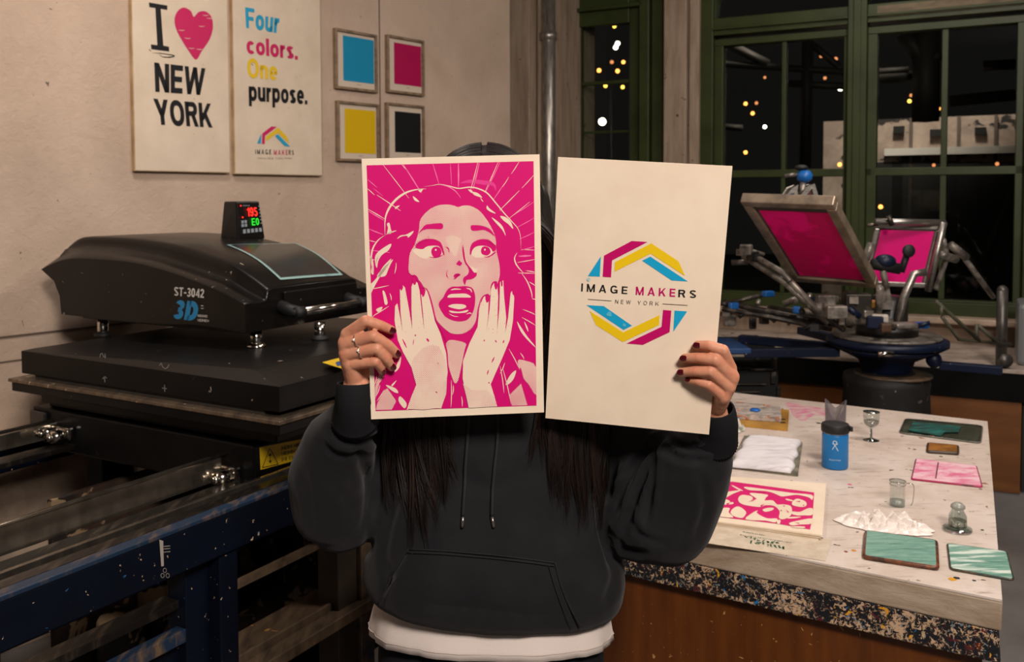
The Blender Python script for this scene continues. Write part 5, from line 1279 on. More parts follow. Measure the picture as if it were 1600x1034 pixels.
for i in range(46):
    if i < 26: x, y, d = rc.uniform(1250, 1352), rc.uniform(462, 512), rc.uniform(3.5, 3.75)
    elif i < 36: x, y, d = rc.uniform(1130, 1235), rc.uniform(468, 505), rc.uniform(3.8, 4.0)
    elif i < 41: x, y, d = rc.uniform(1155, 1190), rc.uniform(385, 410), rc.uniform(3.82, 3.95)
    else: x, y, d = rc.uniform(1360, 1450), rc.uniform(500, 516), rc.uniform(3.5, 3.65)
    c = aty(x, y, d); m = MB(); e_ = np.array([rc.uniform(-1, 1), rc.uniform(-.5, .5), rc.uniform(-.7, .7)]) * rc.uniform(.012, .035)
    if i % 3: m.cyl(c - e_, c + e_, rc.uniform(.006, .014), 10)
    else: m.box(tuple(c - .016), tuple(c + np.array([.016, .016, .010])), rz=rc.uniform(-.7, .7))
    mk('small_fitting', m, mm4[rc.randrange(7)], car)
# screens
def screen(px, d0, th, bw, fm_, mesh_m, label, name, inner=None):
    pg = Page.from_px(px, d0); n = -pg.n
    m = MB(frame(pg.tl, pg.ex / pg.w, pg.ey / pg.h, n)); w, h = pg.w, pg.h
    o = thing(name, (pg.tl + pg.ex / 2 + pg.ey), label, 'screen frame', 'magenta inked print screens')
    skew = 0
    # frame bars follow the page's own axes
    exn, eyn = pg.ex / w, pg.ey / h
    def bar(a0, a1, b0, b1, z0=0.0, z1=th):
        P = []
        for z in (z0, z1):
            P.append([tuple(pg.tl + exn * a + eyn * b + n * z) for a, b in ((a0, b0), (a1, b0), (a1, b1), (a0, b1))])
        mm = MB(); mm.hexa(P[0], P[1]); return mm
    for a0, a1, b0, b1 in ((0, w, 0, bw), (0, w, h - bw, h), (0, bw, bw, h - bw), (w - bw, w, bw, h - bw)):
        mk('frame_bar', bar(a0, a1, b0, b1), fm_, o, bev=0.004)
    g = bar(bw, w - bw, bw, h - bw, th * 0.25, th * 0.25 + 0.002); mk('taped_mesh', g, mat('dark_tape', '3f3833', 0.5), o)
    i1, i2, i3, i4 = inner
    g = bar(w * i1, w * (1 - i2), h * i3, h * (1 - i4), th * 0.25 - 0.0015, th * 0.25 - 0.0003); mk('inked_mesh', g, mesh_m, o)
    return pg, o
mg1 = mat('magenta_emulsion', 'b80058', 0.45, spec=0.4); t = NT(mg1); co = t.coord('Object')
f = t.step(t.noise(t.coord('Object', (1, 1, 1)), 5.5, 3, 0.55, 0.7), 0.52, 0.6); c = t.mix(f, srgb('c8005c'), srgb('ee007c')); t.l.new(c, t.n['Principled BSDF'].inputs['Base Color'])
falu = var(mat('tan_aluminium_frame', 'a08f7b', 0.4, 0.5), '6a5f52', 14, 0.4, 0.7)
pgA, oA = screen([(1156, 315), (1302, 320), (1371, 451), (1237, 440)], 3.45, 0.04, 0.035, falu, mg1, 'large tilted print screen of deep magenta nearest the camera on the press', 'print_screen', (0.135, 0.115, 0.115, 0.075))
m = MB(); exn, eyn = pgA.ex / pgA.w, pgA.ey / pgA.h
P = [[tuple(pgA.tl + exn * a + eyn * b - pgA.n * z + pgA.n * 0.003) for a, b in ((pgA.w * .14, pgA.h * .13), (pgA.w * .89, pgA.h * .13), (pgA.w * .89, pgA.h * .94), (pgA.w * .14, pgA.h * .94))] for z in (0.0, 0.001)]
mg2 = mat('bright_magenta_emulsion', 'e00078', 0.4, spec=0.4)
pgB, oB = screen([(1369, 349), (1473, 352), (1449, 450), (1346, 446)], 3.95, 0.03, 0.022, M['alu'], mg2, 'smaller print screen in a silver tube frame behind the large one', 'print_screen', (0.10, 0.10, 0.10, 0.07))
for a, b in (((1368, 346), (1476, 348)), ((1475, 347), (1450, 455))):
    m = MB(); m.tube([tuple(aty(*a, 3.88)), tuple(aty(*b, 3.92))], 0.014, 12); mk('frame_tube', m, M['alu'], oB)
m = MB(); m.tube([tuple(aty(1362, 380, 3.9)), tuple(aty(1352, 405, 3.9))], 0.018, 10); mk('clamp', m, wht, oB)
# top clamp fittings over the big screen
def wedge(pts, d, th, mt2, name):
    m = MB(); P = [aty(x, y, d) for x, y in pts]; Q = [p + np.array([0, th, 0]) for p in P]; n = len(P)
    tr = tessellate_polygon([[Vector((p[0], p[2], 0)) for p in P]])
    m.add([tuple(p) for p in P + Q], [tuple(q) for q in tr] + [tuple(i + n for i in reversed(q)) for q in tr] + [(i, (i + 1) % n, (i + 1) % n + n, i + n) for i in range(n)]); return mk(name, m, mt2, car, bev=0.003)
da = pgA.tl[1] + 0.05
wedge([(1245, 312), (1262, 290), (1272, 288), (1279, 311), (1274, 311), (1268, 295), (1252, 312)], da, 0.05, M['alu'], 'clamp_cheek')
wedge([(1226, 311), (1236, 294), (1246, 290), (1243, 311)], da, 0.05, M['alu'], 'clamp_cheek')
wedge([(1254, 311), (1264, 296), (1268, 300), (1270, 311)], da + 0.005, 0.03, mat('dark_red_plate', '4a1620', 0.5), 'clamp_plate')
wedge([(1218, 311), (1222, 305), (1240, 303), (1238, 311)], da, 0.05, bl_, 'clamp_pad')
m = MB(); q = aty(1257, 275, da + 0.03); m.lathe(q - np.array([0, 0, 0.025]), [(0.012, 0), (0.028, 0.012), (0.03, 0.03), (0.02, 0.045), (0, 0.048)], 12); mk('clamp_knob', m, bl_, car)
m = MB(); q2 = aty(1252, 262, da + 0.03); m.ball(q2, 0.022, 12, 8, (1.2, 1, 0.5)); m.cyl(q2, q + np.array([0, 0, 0.02]), 0.008); mk('knob_cap', m, M['rubber'], car)
m = MB(); m.tube([tuple(aty(1226, 275, da + .03)), tuple(aty(1246, 272, da + .03))], 0.008, 10); m.cyl(aty(1251, 311, da + .03), aty(1256, 282, da + .03), 0.012); mk('clamp_lever', m, wht, car)
# knob unit in front of the smaller screen
m = MB(); q = aty(1383, 408, 3.6); m.ball(q, 0.035, 14, 10, (1.2, 1, 0.8)); mk('clamp_knob', m, pb_, car)
m = MB(); m.tube([tuple(aty(1362, 412, 3.6)), tuple(aty(1406, 420, 3.6))], 0.022, 12); m.tube([tuple(aty(1408, 425, 3.6)), tuple(aty(1418, 395, 3.6))], 0.013, 12); mk('knob_arm', m, M['rubber'], car)
m = MB(); m.ball(aty(1420, 392, 3.58), 0.026, 14, 10, (1, 0.5, 1)); mk('knob_cap', m, M['rubber'], car)
m = MB(); m.tube([tuple(aty(1385, 450, 3.6)), tuple(aty(1380, 425, 3.6)), tuple(aty(1384, 412, 3.6))], 0.013, 10); mk('knob_arm', m, wht, car)
# far side arms to the right
tubes([([(1486, 383, 4.0), (1510, 402, 4.05)], 0.018), ([(1470, 398, 3.95), (1494, 405, 4.0)], 0.018), ([(1508, 405, 4.05), (1552, 464, 4.2)], 0.012), ([(1474, 375, 3.95), (1480, 400, 4.0), (1462, 452, 3.95)], 0.012)], 'spring_arm', wht)
tubes([([(1462, 470, 3.95), (1530, 532, 4.1)], 0.009), ([(1472, 495, 3.95), (1498, 530, 4.05), (1580, 538, 4.2)], 0.008), ([(1528, 508, 4.1), (1562, 538, 4.15)], 0.009), ([(1526, 506, 4.1), (1526, 532, 4.1)], 0.008), ([(1470, 492, 3.95), (1472, 478, 3.95)], 0.008)], 'truss_bar', var(mat('olive_truss_paint', '3d3f2e', 0.5), '6a6455', 12))
m = MB(); m.tube([tuple(aty(1355, 352, 3.9)), tuple(aty(1372, 350, 3.9))], 0.008, 8); m.tube([tuple(aty(1388, 337, 3.85)), tuple(aty(1394, 352, 3.85))], 0.012, 8); mk('frame_clamp', m, dks, car)
# dark stand of cabinets at the left, under the platens
m = MB(); a = aty(1180, 640, 3.9)
root = thing('equipment_stand', (a[0] - 0.2, a[1] + 0.1, 0), 'black equipment stand left of the press, cluttered with small metal fittings', 'stand')
dsm = mat('flat_black_stand', '0a0a0a', 0.6)
m = MB(); m.box((a[0] - 0.75, a[1], 0), (a[0] + 0.1, a[1] + 0.35, aty(1180, 545, 3.9)[2])); mk('stand_body', m, dsm, root, bev=0.004)
for x, y, w, h in ((1150, 575, .14, .008), (1190, 577, .10, .008), (1160, 600, .2, .006), (1210, 565, .02, .06), (1183, 558, .015, .03), (1208, 590, .02, .05), (1150, 612, .2, .006), (1216, 615, .015, .06)):
    c = aty(x, y, a[1] - 0.01); m = MB(); m.box((c[0] - w / 2, a[1] - 0.02, c[2] - h / 2), (c[0] + w / 2, a[1] - 0.001, c[2] + h / 2)); mk('metal_fitting', m, dks, root, bev=0.002)
# ------------------------------------------------------------------ the two held prints
ht = mat('magenta_halftone_ink', 'e0006f', 0.6, spec=0.2); t = NT(ht)
c_ = t.new('ShaderNodeTexCoord'); sp_ = t.new('ShaderNodeSeparateXYZ'); t.l.new(c_.outputs['Object'], sp_.inputs[0])
k_ = 2 * pi / 0.0054
aa = t.math('MULTIPLY', t.math('ADD', sp_.outputs[0], sp_.outputs[2]), k_); bb = t.math('MULTIPLY', t.math('SUBTRACT', sp_.outputs[0], sp_.outputs[2]), k_)
s_ = t.math('MULTIPLY', t.math('SINE', aa), t.math('SINE', bb)); s_ = t.math('ABSOLUTE', s_)
nz = t.noise(t.coord('Object'), 22, 4, 0.6); s_ = t.math('ADD', s_, t.math('MULTIPLY', t.math('SUBTRACT', nz, 0.5), 0.9))
t.l.new(t.mix(t.step(s_, 0.45, 0.6), srgb('e6d2bd'), srgb('c93577')), t.n['Principled BSDF'].inputs['Base Color'])
ht2 = ht.copy(); ht2.name = 'light_halftone_ink'; t = NT(ht2)
for nd in t.n:
    if nd.type == 'MAP_RANGE': nd.inputs[1].default_value = 0.62; nd.inputs[2].default_value = 0.9
cr_ = mat('bare_paper_in_print', 'e6d2bd', 0.75, spec=0.2); mg = M['magenta']; pkl = mat('thin_dragged_ink', 'ee6fa8', 0.6)
def sheet(name, px, d0, label, th=0.0022):
    pg = Page.from_px(px, d0); m = MB()
    P = [pg.at(0, 0), pg.at(1, 0), pg.at(1, 1), pg.at(0, 1)]; m.hexa([tuple(p - pg.n * th) for p in P], [tuple(p) for p in P])
    o = mk(name, m, M['paper']); tag(o, label, 'art print'); pg.o = o; return pg, o
pgL, oL = sheet('art_print', [(565, 248), (843, 241), (850, 644), (580, 655)], 1.27, 'magenta screen print of a shocked comic style woman held in the left of the photo')
pgR, oR = sheet('art_print', [(872, 245.5), (1144.5, 259.7), (1107.8, 678.8), (852.3, 653)], 1.27, 'cream sheet with round ribbon emblem and IMAGE MAKERS lettering held at the right')
gA = CR(560, 230, 5.17); gB = CR(560, 400, 3.977); gF = CR(620, 300, 5.17)
k = Ink(pgL, 0.0004, 0.00006)
base = [tuple(pgL.px(*q)) for q in ((572.8, 258.2), (833.7, 251.7), (838.3, 633.3), (586.9, 641.9))]
def PX(g, pts):
    out = []
    for q in g(pts):
        a, b = pgL.px(*q); u = min(max((a - base[0][0]) / (base[1][0] - base[0][0]), 0), 1)
        b = min(b, base[3][1] * (1 - u) + base[2][1] * u); v = min(max((b - base[0][1]) / (base[3][1] - base[0][1]), 0), 1)
        a = min(max(a, base[0][0] * (1 - v) + base[3][0] * v), base[1][0] * (1 - v) + base[2][0] * v); out.append((a, b))
    return out
A_ = lambda p: PX(gA, p)
B_ = lambda p: PX(gB, p)
F_ = lambda p: PX(gF, p)
S = lambda pts, n=4: smooth_poly(pts, n)
base = [tuple(pgL.px(*q)) for q in ((572.8, 258.2), (833.7, 251.7), (838.3, 633.3), (586.9, 641.9))]
k.shape(base, mg)
k.k += 0.0001
# rays
for (a, b, w, c) in [((200, 142), (408, 412), 1, 0), ((350, 138), (395, 190), 1.1, 0), ((362, 138), (510, 372), 2, 1), ((600, 130), (650, 295), 1.4, 1), ((742, 125), (752, 300), 1.0, 1), ((808, 124), (808, 320), 2.4, 1), ((965, 122), (905, 350), 1.2, 0), ((978, 120), (925, 340), 2, 1),
                     ((1130, 118), (1020, 365), 1.1, 0), ((1146, 116), (1030, 360), 1.4, 1), ((1298, 118), (1235, 215), 1.1, 0), ((1215, 240), (1165, 320), 1, 0), ((1180, 290), (1085, 430), 1.4, 1), ((1418, 225), (1320, 330), 1.1, 0), ((1300, 350), (1140, 510), 1.3, 0), ((1420, 440), (1250, 550), 1.2, 1), ((1385, 440), (1210, 580), 1, 0),
                     ((1424, 570), (1285, 645), 1.2, 1), ((1428, 685), (1300, 742), 1.2, 1), ((1430, 800), (1310, 832), 1.3, 1), ((1430, 830), (1320, 825), 1, 0), ((1432, 905), (1285, 930), 1.2, 0), ((1395, 875), (1295, 880), 3, 1), ((1435, 1018), (1290, 1015), 1.2, 0),
                     ((75, 260), (150, 325), 1.2, 1), ((75, 335), (130, 385), 1.2, 0), ((150, 385), (340, 512), 1.4, 0), ((118, 330), (200, 395), 0.8, 1), ((78, 500), (215, 580), 1.4, 0), ((78, 515), (205, 590), 1.8, 1), ((80, 660), (200, 705), 1.8, 1), ((82, 752), (140, 765), 1.2, 0), ((85, 830), (255, 850), 1.4, 1), ((90, 910), (130, 908), 1.2, 0)]:
    P2 = A_([a, ((a[0] + b[0]) / 2 + 1, (a[1] + b[1]) / 2), b]); k.stroke(P2, 0.0009 * w, pkl if c else cr_, 0.0)
# smudge
k.stroke(A_(smooth_poly([(820, 290), (900, 275), (1010, 285), (1090, 300), (1110, 350)], 4, False)), 0.006, mat('ghost_ink', 'dd2c88', 0.6), 0)
k.k += 0.0001
# hair outline and highlights
def st(g, pts, w, m_=None, n=5): k.stroke(PX(g, smooth_poly(pts, n, False)), w, m_ or cr_, 0)
st(gA, [(550, 335), (480, 340), (400, 360), (330, 400), (270, 460), (230, 530), (215, 600), (215, 720)], 0.0030)
st(gA, [(520, 320), (600, 308), (660, 300), (740, 315), (810, 332), (900, 322), (970, 335), (1040, 370), (1110, 450), (1180, 535), (1240, 600), (1290, 660), (1310, 730), (1312, 825)], 0.0018)
st(gA, [(650, 300), (730, 320), (790, 360), (830, 415)], 0.0016, pkl)
st(gA, [(1283, 850), (1262, 890), (1270, 935), (1300, 980), (1340, 1020)], 0.0018); st(gB, [(1010, 100), (1050, 160), (1075, 225), (1080, 265)], 0.0016)
st(gA, [(210, 712), (160, 750), (120, 810), (105, 880), (110, 960), (125, 1030)], 0.0022)
for pts in ([(250, 610), (262, 660), (270, 690), (245, 700), (232, 690), (240, 650), (230, 620)], [(312, 740), (340, 712), (385, 705), (445, 675), (430, 705), (400, 730), (395, 715), (350, 720)], [(310, 672), (270, 680), (220, 705), (265, 692)],
            [(265, 778), (245, 830), (190, 870), (160, 920), (150, 975), (135, 930), (140, 870), (190, 820)], [(278, 905), (262, 940), (240, 990), (215, 1040), (150, 1040), (200, 975)], [(920, 360), (965, 370), (1000, 405), (975, 400), (935, 385)], [(985, 405), (1010, 440), (995, 430)], [(1040, 470), (1060, 495), (1110, 535), (1065, 520), (1035, 495)],
            [(1075, 565), (1120, 595), (1165, 640), (1190, 715), (1160, 665), (1110, 610)], [(1145, 555), (1190, 565), (1230, 600), (1250, 660), (1210, 620), (1170, 590)], [(440, 395), (470, 415), (492, 442), (455, 430)], [(885, 340), (920, 350), (915, 370)], [(300, 480), (335, 470), (300, 500)], [(480, 335), (520, 340), (500, 365)]):
    k.shape(A_(S(pts, 3)), cr_, 0)
for pts in ([(205, 15), (170, 80), (130, 135), (75, 230), (68, 185), (110, 140), (150, 70)], [(125, 0), (105, 60), (118, 0)], [(150, 215), (165, 225), (182, 290), (165, 300), (155, 250)], [(110, 330), (150, 315), (130, 350)], [(985, 405), (1010, 440), (1050, 500), (1108, 572), (1060, 530), (1010, 470)], [(1030, 405), (1050, 440), (1055, 470), (1040, 440)],
            [(980, 710), (965, 760), (940, 790), (915, 800), (925, 770), (950, 730)], [(60, 0), (90, 20), (95, 110), (78, 100), (85, 40)], [(260, 870), (300, 915), (285, 945), (250, 900)], [(170, 800), (230, 820), (248, 850), (215, 840)], [(238, 770), (215, 805), (205, 800)], [(265, 625), (255, 690), (225, 720), (240, 670)]):
    k.shape(B_(S(pts, 3)), cr_, 0)
for a, b in (((75, 380), (190, 310)), ((80, 205), (190, 182)), ((195, 230), (205, 275)), ((1020, 330), (1105, 365)), ((1015, 380), (1100, 430)), ((1040, 90), (1100, 100)), ((1080, 265), (1105, 270)), ((935, 575), (1000, 700)), ((1005, 600), (1030, 640)), ((880, 680), (905, 850)), ((895, 690), (950, 920)), ((110, 870), (135, 800)), ((115, 900), (160, 830)), ((100, 800), (115, 740)), ((577, 770), (575, 940)), ((640, 870), (645, 935)), ((590, 800), (585, 860)), ((1060, 160), (1100, 185)), ((235, 40), (225, 110)), ((910, 660), (880, 730))):
    st(gB, [a, ((a[0] + b[0]) / 2 + 3, (a[1] + b[1]) / 2), b], 0.0012, cr_, 2)
# clothes at the lower corners
k.shape(B_([(108, 955), (118, 915), (160, 835), (180, 820), (235, 900), (208, 952)]), ht, 0); k.shape(B_([(130, 730), (160, 745), (130, 790), (105, 890), (100, 820)]), ht, 0)
k.shape(B_(S([(990, 650), (1040, 650), (1105, 690), (1106, 860), (1060, 800), (1015, 740)], 3)), ht, 0); k.shape(B_([(940, 860), (1010, 790), (1050, 925), (955, 928)]), ht, 0)
k.shape(B_(S([(1008, 690), (1025, 760), (1018, 770), (1000, 730)], 3)), mg, 1)
# neck
k.shape(B_(S([(545, 540), (580, 520), (665, 540), (660, 580), (640, 680), (620, 770), (600, 790), (585, 760), (560, 680), (555, 600)], 3)), ht, 0)
k.k += 0.0001
# face
face = gF([(180, 300), (185, 240), (215, 185), (265, 140), (330, 108), (410, 100), (470, 112), (497, 122), (530, 110), (590, 110), (660, 145), (710, 200), (750, 260), (785, 330), (800, 390), (806, 480), (828, 580), (830, 680), (800, 760), (720, 880), (660, 980)]) + gB([(765, 250), (740, 330), (730, 400), (700, 450), (650, 480), (600, 483), (560, 470), (510, 425), (480, 385), (450, 290)]) + gF([(215, 760), (160, 690), (100, 650), (98, 560), (108, 490), (135, 440), (160, 380)])
k.shape([tuple(pgL.px(*q)) for q in S(face, 3)], ht)
k.k += 0.0001
k.shape(F_(S([(130, 465), (200, 440), (250, 435), (330, 440), (370, 480), (380, 500), (330, 525), (270, 525), (235, 540), (180, 520), (140, 490)], 3)), cr_, 0)
k.shape(F_(S([(600, 500), (610, 460), (650, 435), (700, 430), (760, 445), (775, 480), (740, 515), (680, 530), (630, 525)], 3)), cr_, 0)
k.shape(F_(S([(545, 480), (565, 560), (600, 600), (650, 625), (630, 650), (590, 610), (565, 600)], 3)), cr_, 0)
k.shape(F_(S([(395, 370), (450, 350), (520, 380), (500, 440), (480, 520), (440, 480)], 3)), ht2, 0)
k.k += 0.0001
# brows
k.shape(F_(S([(172, 340), (200, 300), (230, 265), (290, 255), (360, 250), (375, 275), (362, 300), (300, 298), (240, 300), (200, 315)], 3)), mg, 0)
k.shape(F_(S([(596, 280), (610, 266), (680, 270), (740, 290), (778, 330), (790, 355), (750, 328), (700, 305), (640, 314), (605, 308)], 3)), mg, 0)
# lids and lashes
k.shape(F_(S([(150, 445), (170, 410), (215, 385), (280, 376), (335, 392), (365, 425), (385, 500), (375, 505), (345, 440), (290, 430), (240, 440), (210, 460), (165, 455)], 3)), mg, 0)
k.shape(F_(S([(590, 500), (595, 440), (625, 400), (690, 378), (750, 390), (795, 430), (800, 465), (775, 480), (755, 450), (700, 432), (640, 440), (610, 470), (600, 505)], 3)), mg, 0)
for i in range(9):
    x = 140 + i * 14; st(gF, [(x + 14, 440 - i * 7), (x + 4, 425 - i * 7), (x, 410 - i * 7)], 0.001, mg, 2)
for i in range(9):
    x = 720 + i * 10; st(gF, [(x, 395 + i * 7), (x + 8, 385 + i * 7), (x + 12, 372 + i * 8)], 0.001, mg, 2)
k.shape(F_(S([(278, 480), (290, 450), (320, 440), (350, 452), (362, 485), (350, 515), (320, 528), (292, 518)], 3)), mg, 0); k.shape(F_(S([(680, 470), (690, 445), (712, 438), (745, 450), (758, 485), (735, 510), (705, 508), (685, 495)], 3)), mg, 0)
st(gF, [(255, 520), (300, 528), (345, 520), (380, 500)], 0.0016, mg); st(gF, [(700, 520), (740, 522), (790, 490), (805, 480)], 0.0018, mg); st(gF, [(385, 440), (415, 455), (425, 495)], 0.0014, mg)
k.shape(F_(S([(308, 462), (318, 458), (322, 470), (312, 474)], 2)), cr_, 1); k.shape(F_(S([(705, 460), (715, 456), (718, 468), (708, 472)], 2)), cr_, 0)
# nose
k.shape(F_(S([(533, 425), (545, 480), (560, 560), (600, 615), (625, 650), (645, 650), (640, 680), (600, 705), (565, 710), (550, 750), (535, 715), (540, 690), (575, 660), (580, 620), (545, 560), (530, 480)], 3)), mg, 0)
k.shape(F_(S([(415, 630), (405, 660), (420, 695), (455, 705), (475, 675), (500, 660), (515, 670), (490, 685), (465, 705), (430, 702), (400, 680), (402, 645)], 3)), mg, 0)
k.shape(F_(S([(460, 672), (485, 656), (512, 662), (505, 674), (480, 676), (462, 688)], 3)), mg, 0); k.shape(F_(S([(480, 580), (505, 550), (512, 562), (530, 572), (512, 595), (495, 590)], 3)), mg, 0)
# mouth
k.shape(F_(S([(338, 900), (375, 850), (400, 800), (440, 765), (500, 762), (560, 758), (610, 775), (632, 830), (632, 900), (615, 970), (580, 1020), (540, 1040), (470, 1040), (400, 1010), (360, 960)], 3)), mg, 1)
k.shape(F_(S([(410, 850), (430, 825), (490, 820), (560, 820), (600, 848), (540, 850), (470, 850)], 3)), cr_, 1); k.shape(F_(S([(415, 920), (450, 905), (500, 903), (550, 910), (558, 930), (510, 945), (450, 935)], 3)), cr_, 0)
k.shape(F_(S([(425, 955), (500, 965), (575, 950), (560, 970), (500, 976), (440, 972)], 3)), cr_, 0); st(gF, [(435, 790), (470, 782), (520, 784)], 0.0018, cr_); st(gF, [(560, 775), (595, 785), (605, 810)], 0.0018, cr_); st(gF, [(420, 980), (460, 1000), (500, 1005)], 0.001, cr_)
st(gF, [(560, 985), (590, 975), (605, 985)], 0.0014, cr_)
k.k += 0.0001
# hands of the drawn figure
hL = [(330, 940), (300, 955), (330, 870), (360, 798), (330, 690), (280, 600), (245, 520), (225, 400), (228, 310), (242, 292), (260, 380), (275, 470), (262, 350), (258, 210), (272, 175), (290, 195), (315, 330), (335, 450), (330, 330), (330, 190), (345, 150), (368, 165), (380, 210), (395, 350), (410, 460), (400, 340), (390, 240), (408, 215), (430, 215), (455, 300), (475, 400), (510, 480), (545, 600), (555, 720), (540, 830), (515, 944)]
k.shape(B_(hL), cr_, 1)
hR = [(685, 942), (670, 860), (648, 760), (650, 650), (690, 540), (740, 440), (750, 340), (775, 255), (800, 240), (810, 270), (805, 380), (795, 470), (815, 330), (825, 200), (842, 165), (862, 170), (868, 250), (862, 465), (875, 330), (880, 160), (900, 150), (905, 250), (918, 380), (912, 475), (930, 380), (945, 230), (960, 205), (968, 260), (960, 400), (940, 520), (890, 640), (850, 730), (822, 795), (845, 870), (862, 932)]
k.shape(B_(hR), cr_, 0)
k.k += 0.0001
k.shape(B_(S([(330, 690), (350, 620), (420, 560), (500, 560), (548, 680), (550, 760), (515, 940), (310, 948), (362, 800)], 2)), ht2, 0); k.shape(B_([(650, 790), (700, 830), (800, 830), (845, 880), (862, 930), (686, 940), (668, 860)]), ht2, 0)
for a in ([(258, 180), (272, 172), (278, 195), (265, 215)], [(335, 125), (360, 130), (358, 170), (345, 178), (335, 150)], [(390, 205), (415, 205), (412, 240), (398, 252)], [(842, 162), (862, 160), (862, 200), (850, 205)], [(885, 155), (895, 155), (895, 185), (887, 185)], [(788, 240), (812, 236), (812, 275), (795, 288)], [(955, 200), (968, 205), (966, 240), (957, 235)]):
    k.shape(B_(S(a, 2)), mg, 0)
for a, b, w in (((275, 515), (300, 568), .002), ((350, 490), (358, 492), .003), ((345, 515), (340, 550), .0012), ((425, 510), (438, 530), .003), ((850, 520), (858, 535), .002), ((905, 520), (898, 540), .002), ((845, 625), (828, 660), .002), ((808, 705), (800, 735), .0018), ((780, 518), (783, 528), .002), ((490, 660), (500, 670), .0015), ((810, 780), (812, 790), .002), ((480, 840), (490, 848), .002)):
    st(gB, [a, ((a[0] + b[0]) / 2, (a[1] + b[1]) / 2), b], w, mg, 1)
rr = random.Random(2)
for i in range(60):
    x, y = (rr.uniform(235, 420), rr.uniform(230, 480)) if i % 2 else (rr.uniform(770, 950), rr.uniform(240, 480)); r = rr.uniform(1.2, 2.4)
    k.shape(B_([(x - r, y), (x, y - r), (x + r, y), (x, y + r)]), mg, 0)
# dark contour round the chin and fingers against the face
st(gB, [(330, 120), (355, 122), (375, 160), (385, 200)], 0.0022, mg); st(gB, [(385, 196), (420, 200), (440, 240), (460, 310), (480, 390), (520, 470), (560, 560)], 0.0022, mg); st(gB, [(820, 210), (835, 165), (862, 158)], 0.0022, mg); st(gB, [(760, 290), (775, 250), (805, 236)], 0.0022, mg)
k.build('printed_artwork', oL)

k = Ink(pgR, 0.0004, 0.0001); gL = CR(890, 360, 5.17)
Q_ = lambda pts: [tuple(pgR.px(*q)) for q in gL(pts)]
logo_half(k, pgR, Q_, True, (M['magenta_d'], M['yellow'], M['cyan'])); logo_half(k, pgR, Q_, False, (M['magenta_d'], M['yellow'], M['cyan']))
k.text('IMAGE', Q_([(96, 425), (470, 452), (466, 514), (93, 492)]), M['black'], 0.17, 0.42)
k.text('MAKE', Q_([(537, 452), (856, 470), (853, 534), (534, 518)]), M['magenta_d'], 0.17, 0.42)
k.text('RS', Q_([(880, 476), (1024, 482), (1020, 545), (878, 536)]), M['black'], 0.17, 0.42)
k.text('NEW YORK', Q_([(370, 556), (722, 574), (720, 606), (368, 588)]), mat('grey_black_ink', '3a3838', 0.6), 0.10, 0.62)
for a, b in (((148, 554), (340, 567)), ((752, 591), (953, 603))): k.stroke(Q_([a, ((a[0] + b[0]) / 2, (a[1] + b[1]) / 2), b]), 0.0006, M['black'], 0, False)
k.k += 0.0001
k.shape(Q_([(318, 652), (338, 660), (340, 695), (300, 688), (296, 672)]), mat('rubbed_cyan', '55b3cf', 0.6), 0); k.shape(Q_(S([(430, 750), (455, 755), (450, 775), (432, 770)], 3)), bpy.data.materials['rubbed_cyan'], 0)
k.shape(Q_(S([(142, 385), (160, 380), (168, 395), (155, 410), (142, 400)], 3)), mat('faint_cyan', 'a9c7cc', 0.6), 0)
k.build('printed_emblem', oR)
# ------------------------------------------------------------------ the person holding the prints
def remesh(mb, voxel, it=6, fac=0.5, extra=None):
    me = bpy.data.meshes.new('tmp'); me.from_pydata(mb.v, [], mb.f); o = bpy.data.objects.new('tmp', me); SC.collection.objects.link(o)
    r = o.modifiers.new('r', 'REMESH'); r.mode = 'VOXEL'; r.voxel_size = voxel; r.adaptivity = 0
    if it: s = o.modifiers.new('s', 'SMOOTH'); s.factor = fac; s.iterations = it
    dg = bpy.context.evaluated_depsgraph_get(); m2 = bpy.data.meshes.new_from_object(o.evaluated_get(dg))
    bpy.data.objects.remove(o); bpy.data.meshes.remove(me)
    V = np.array([v.co[:] for v in m2.vertices]); N = np.array([v.normal[:] for v in m2.vertices]); Fs = [tuple(p.vertices) for p in m2.polygons]
    bpy.data.meshes.remove(m2); return V, N, Fs
def mbof(V, Fs):
    m = MB(); m.v = [tuple(v) for v in V]; m.f = list(Fs); m.m = [0] * len(Fs); m.sm = [True] * len(Fs); return m
def caps(m, pts, rad, seg=14):
    P = [np.array(p, float) for p in pts]
    pp = []; rr_ = []
    for i in range(len(P) - 1):
        for k_ in range(4):
            t_ = k_ / 4; pp.append(P[i] * (1 - t_) + P[i + 1] * t_); rr_.append(rad[i] * (1 - t_) + rad[i + 1] * t_)
    pp.append(P[-1]); rr_.append(rad[-1])
    m.tube([tuple(p) for p in pp], rr_, seg); 
    for p, r in zip(P, rad): m.ball(p, r * 0.995, seg, 8)
cloth_m = mat('charcoal_sweatshirt_fleece', '1d1d20', 0.85, spec=0.15, Sheen_Weight=0.06, Sheen_Roughness=0.5); t = NT(cloth_m)
f = t.step(t.noise(t.coord('Object'), 9, 5, 0.6), 0.4, 0.7); t.l.new(t.mix(f, srgb('18181b'), srgb('212124')), t.n['Principled BSDF'].inputs['Base Color']); t.bump(t.noise(t.coord('Object'), 420, 3, 0.6), 0.25, 0.001)
rib = mat('ribbed_cuff', '1a1a1d', 0.85, spec=0.15)
skin = mat('warm_skin', 'c98f72', 0.48, spec=0.4, Subsurface_Weight=0.12, Subsurface_Scale=0.008); skin.node_tree.nodes['Principled BSDF'].inputs['Subsurface Radius'].default_value = (1, 0.35, 0.2)
var(skin, 'c07a60', 55, 0.4, 0.75, bump=0.12, bs=240, bd=0.0008)
PD = 1.47
person = thing('person', (-0.03, PD, 0), 'person in a charcoal hoodie hiding their face behind two held up prints', 'person')
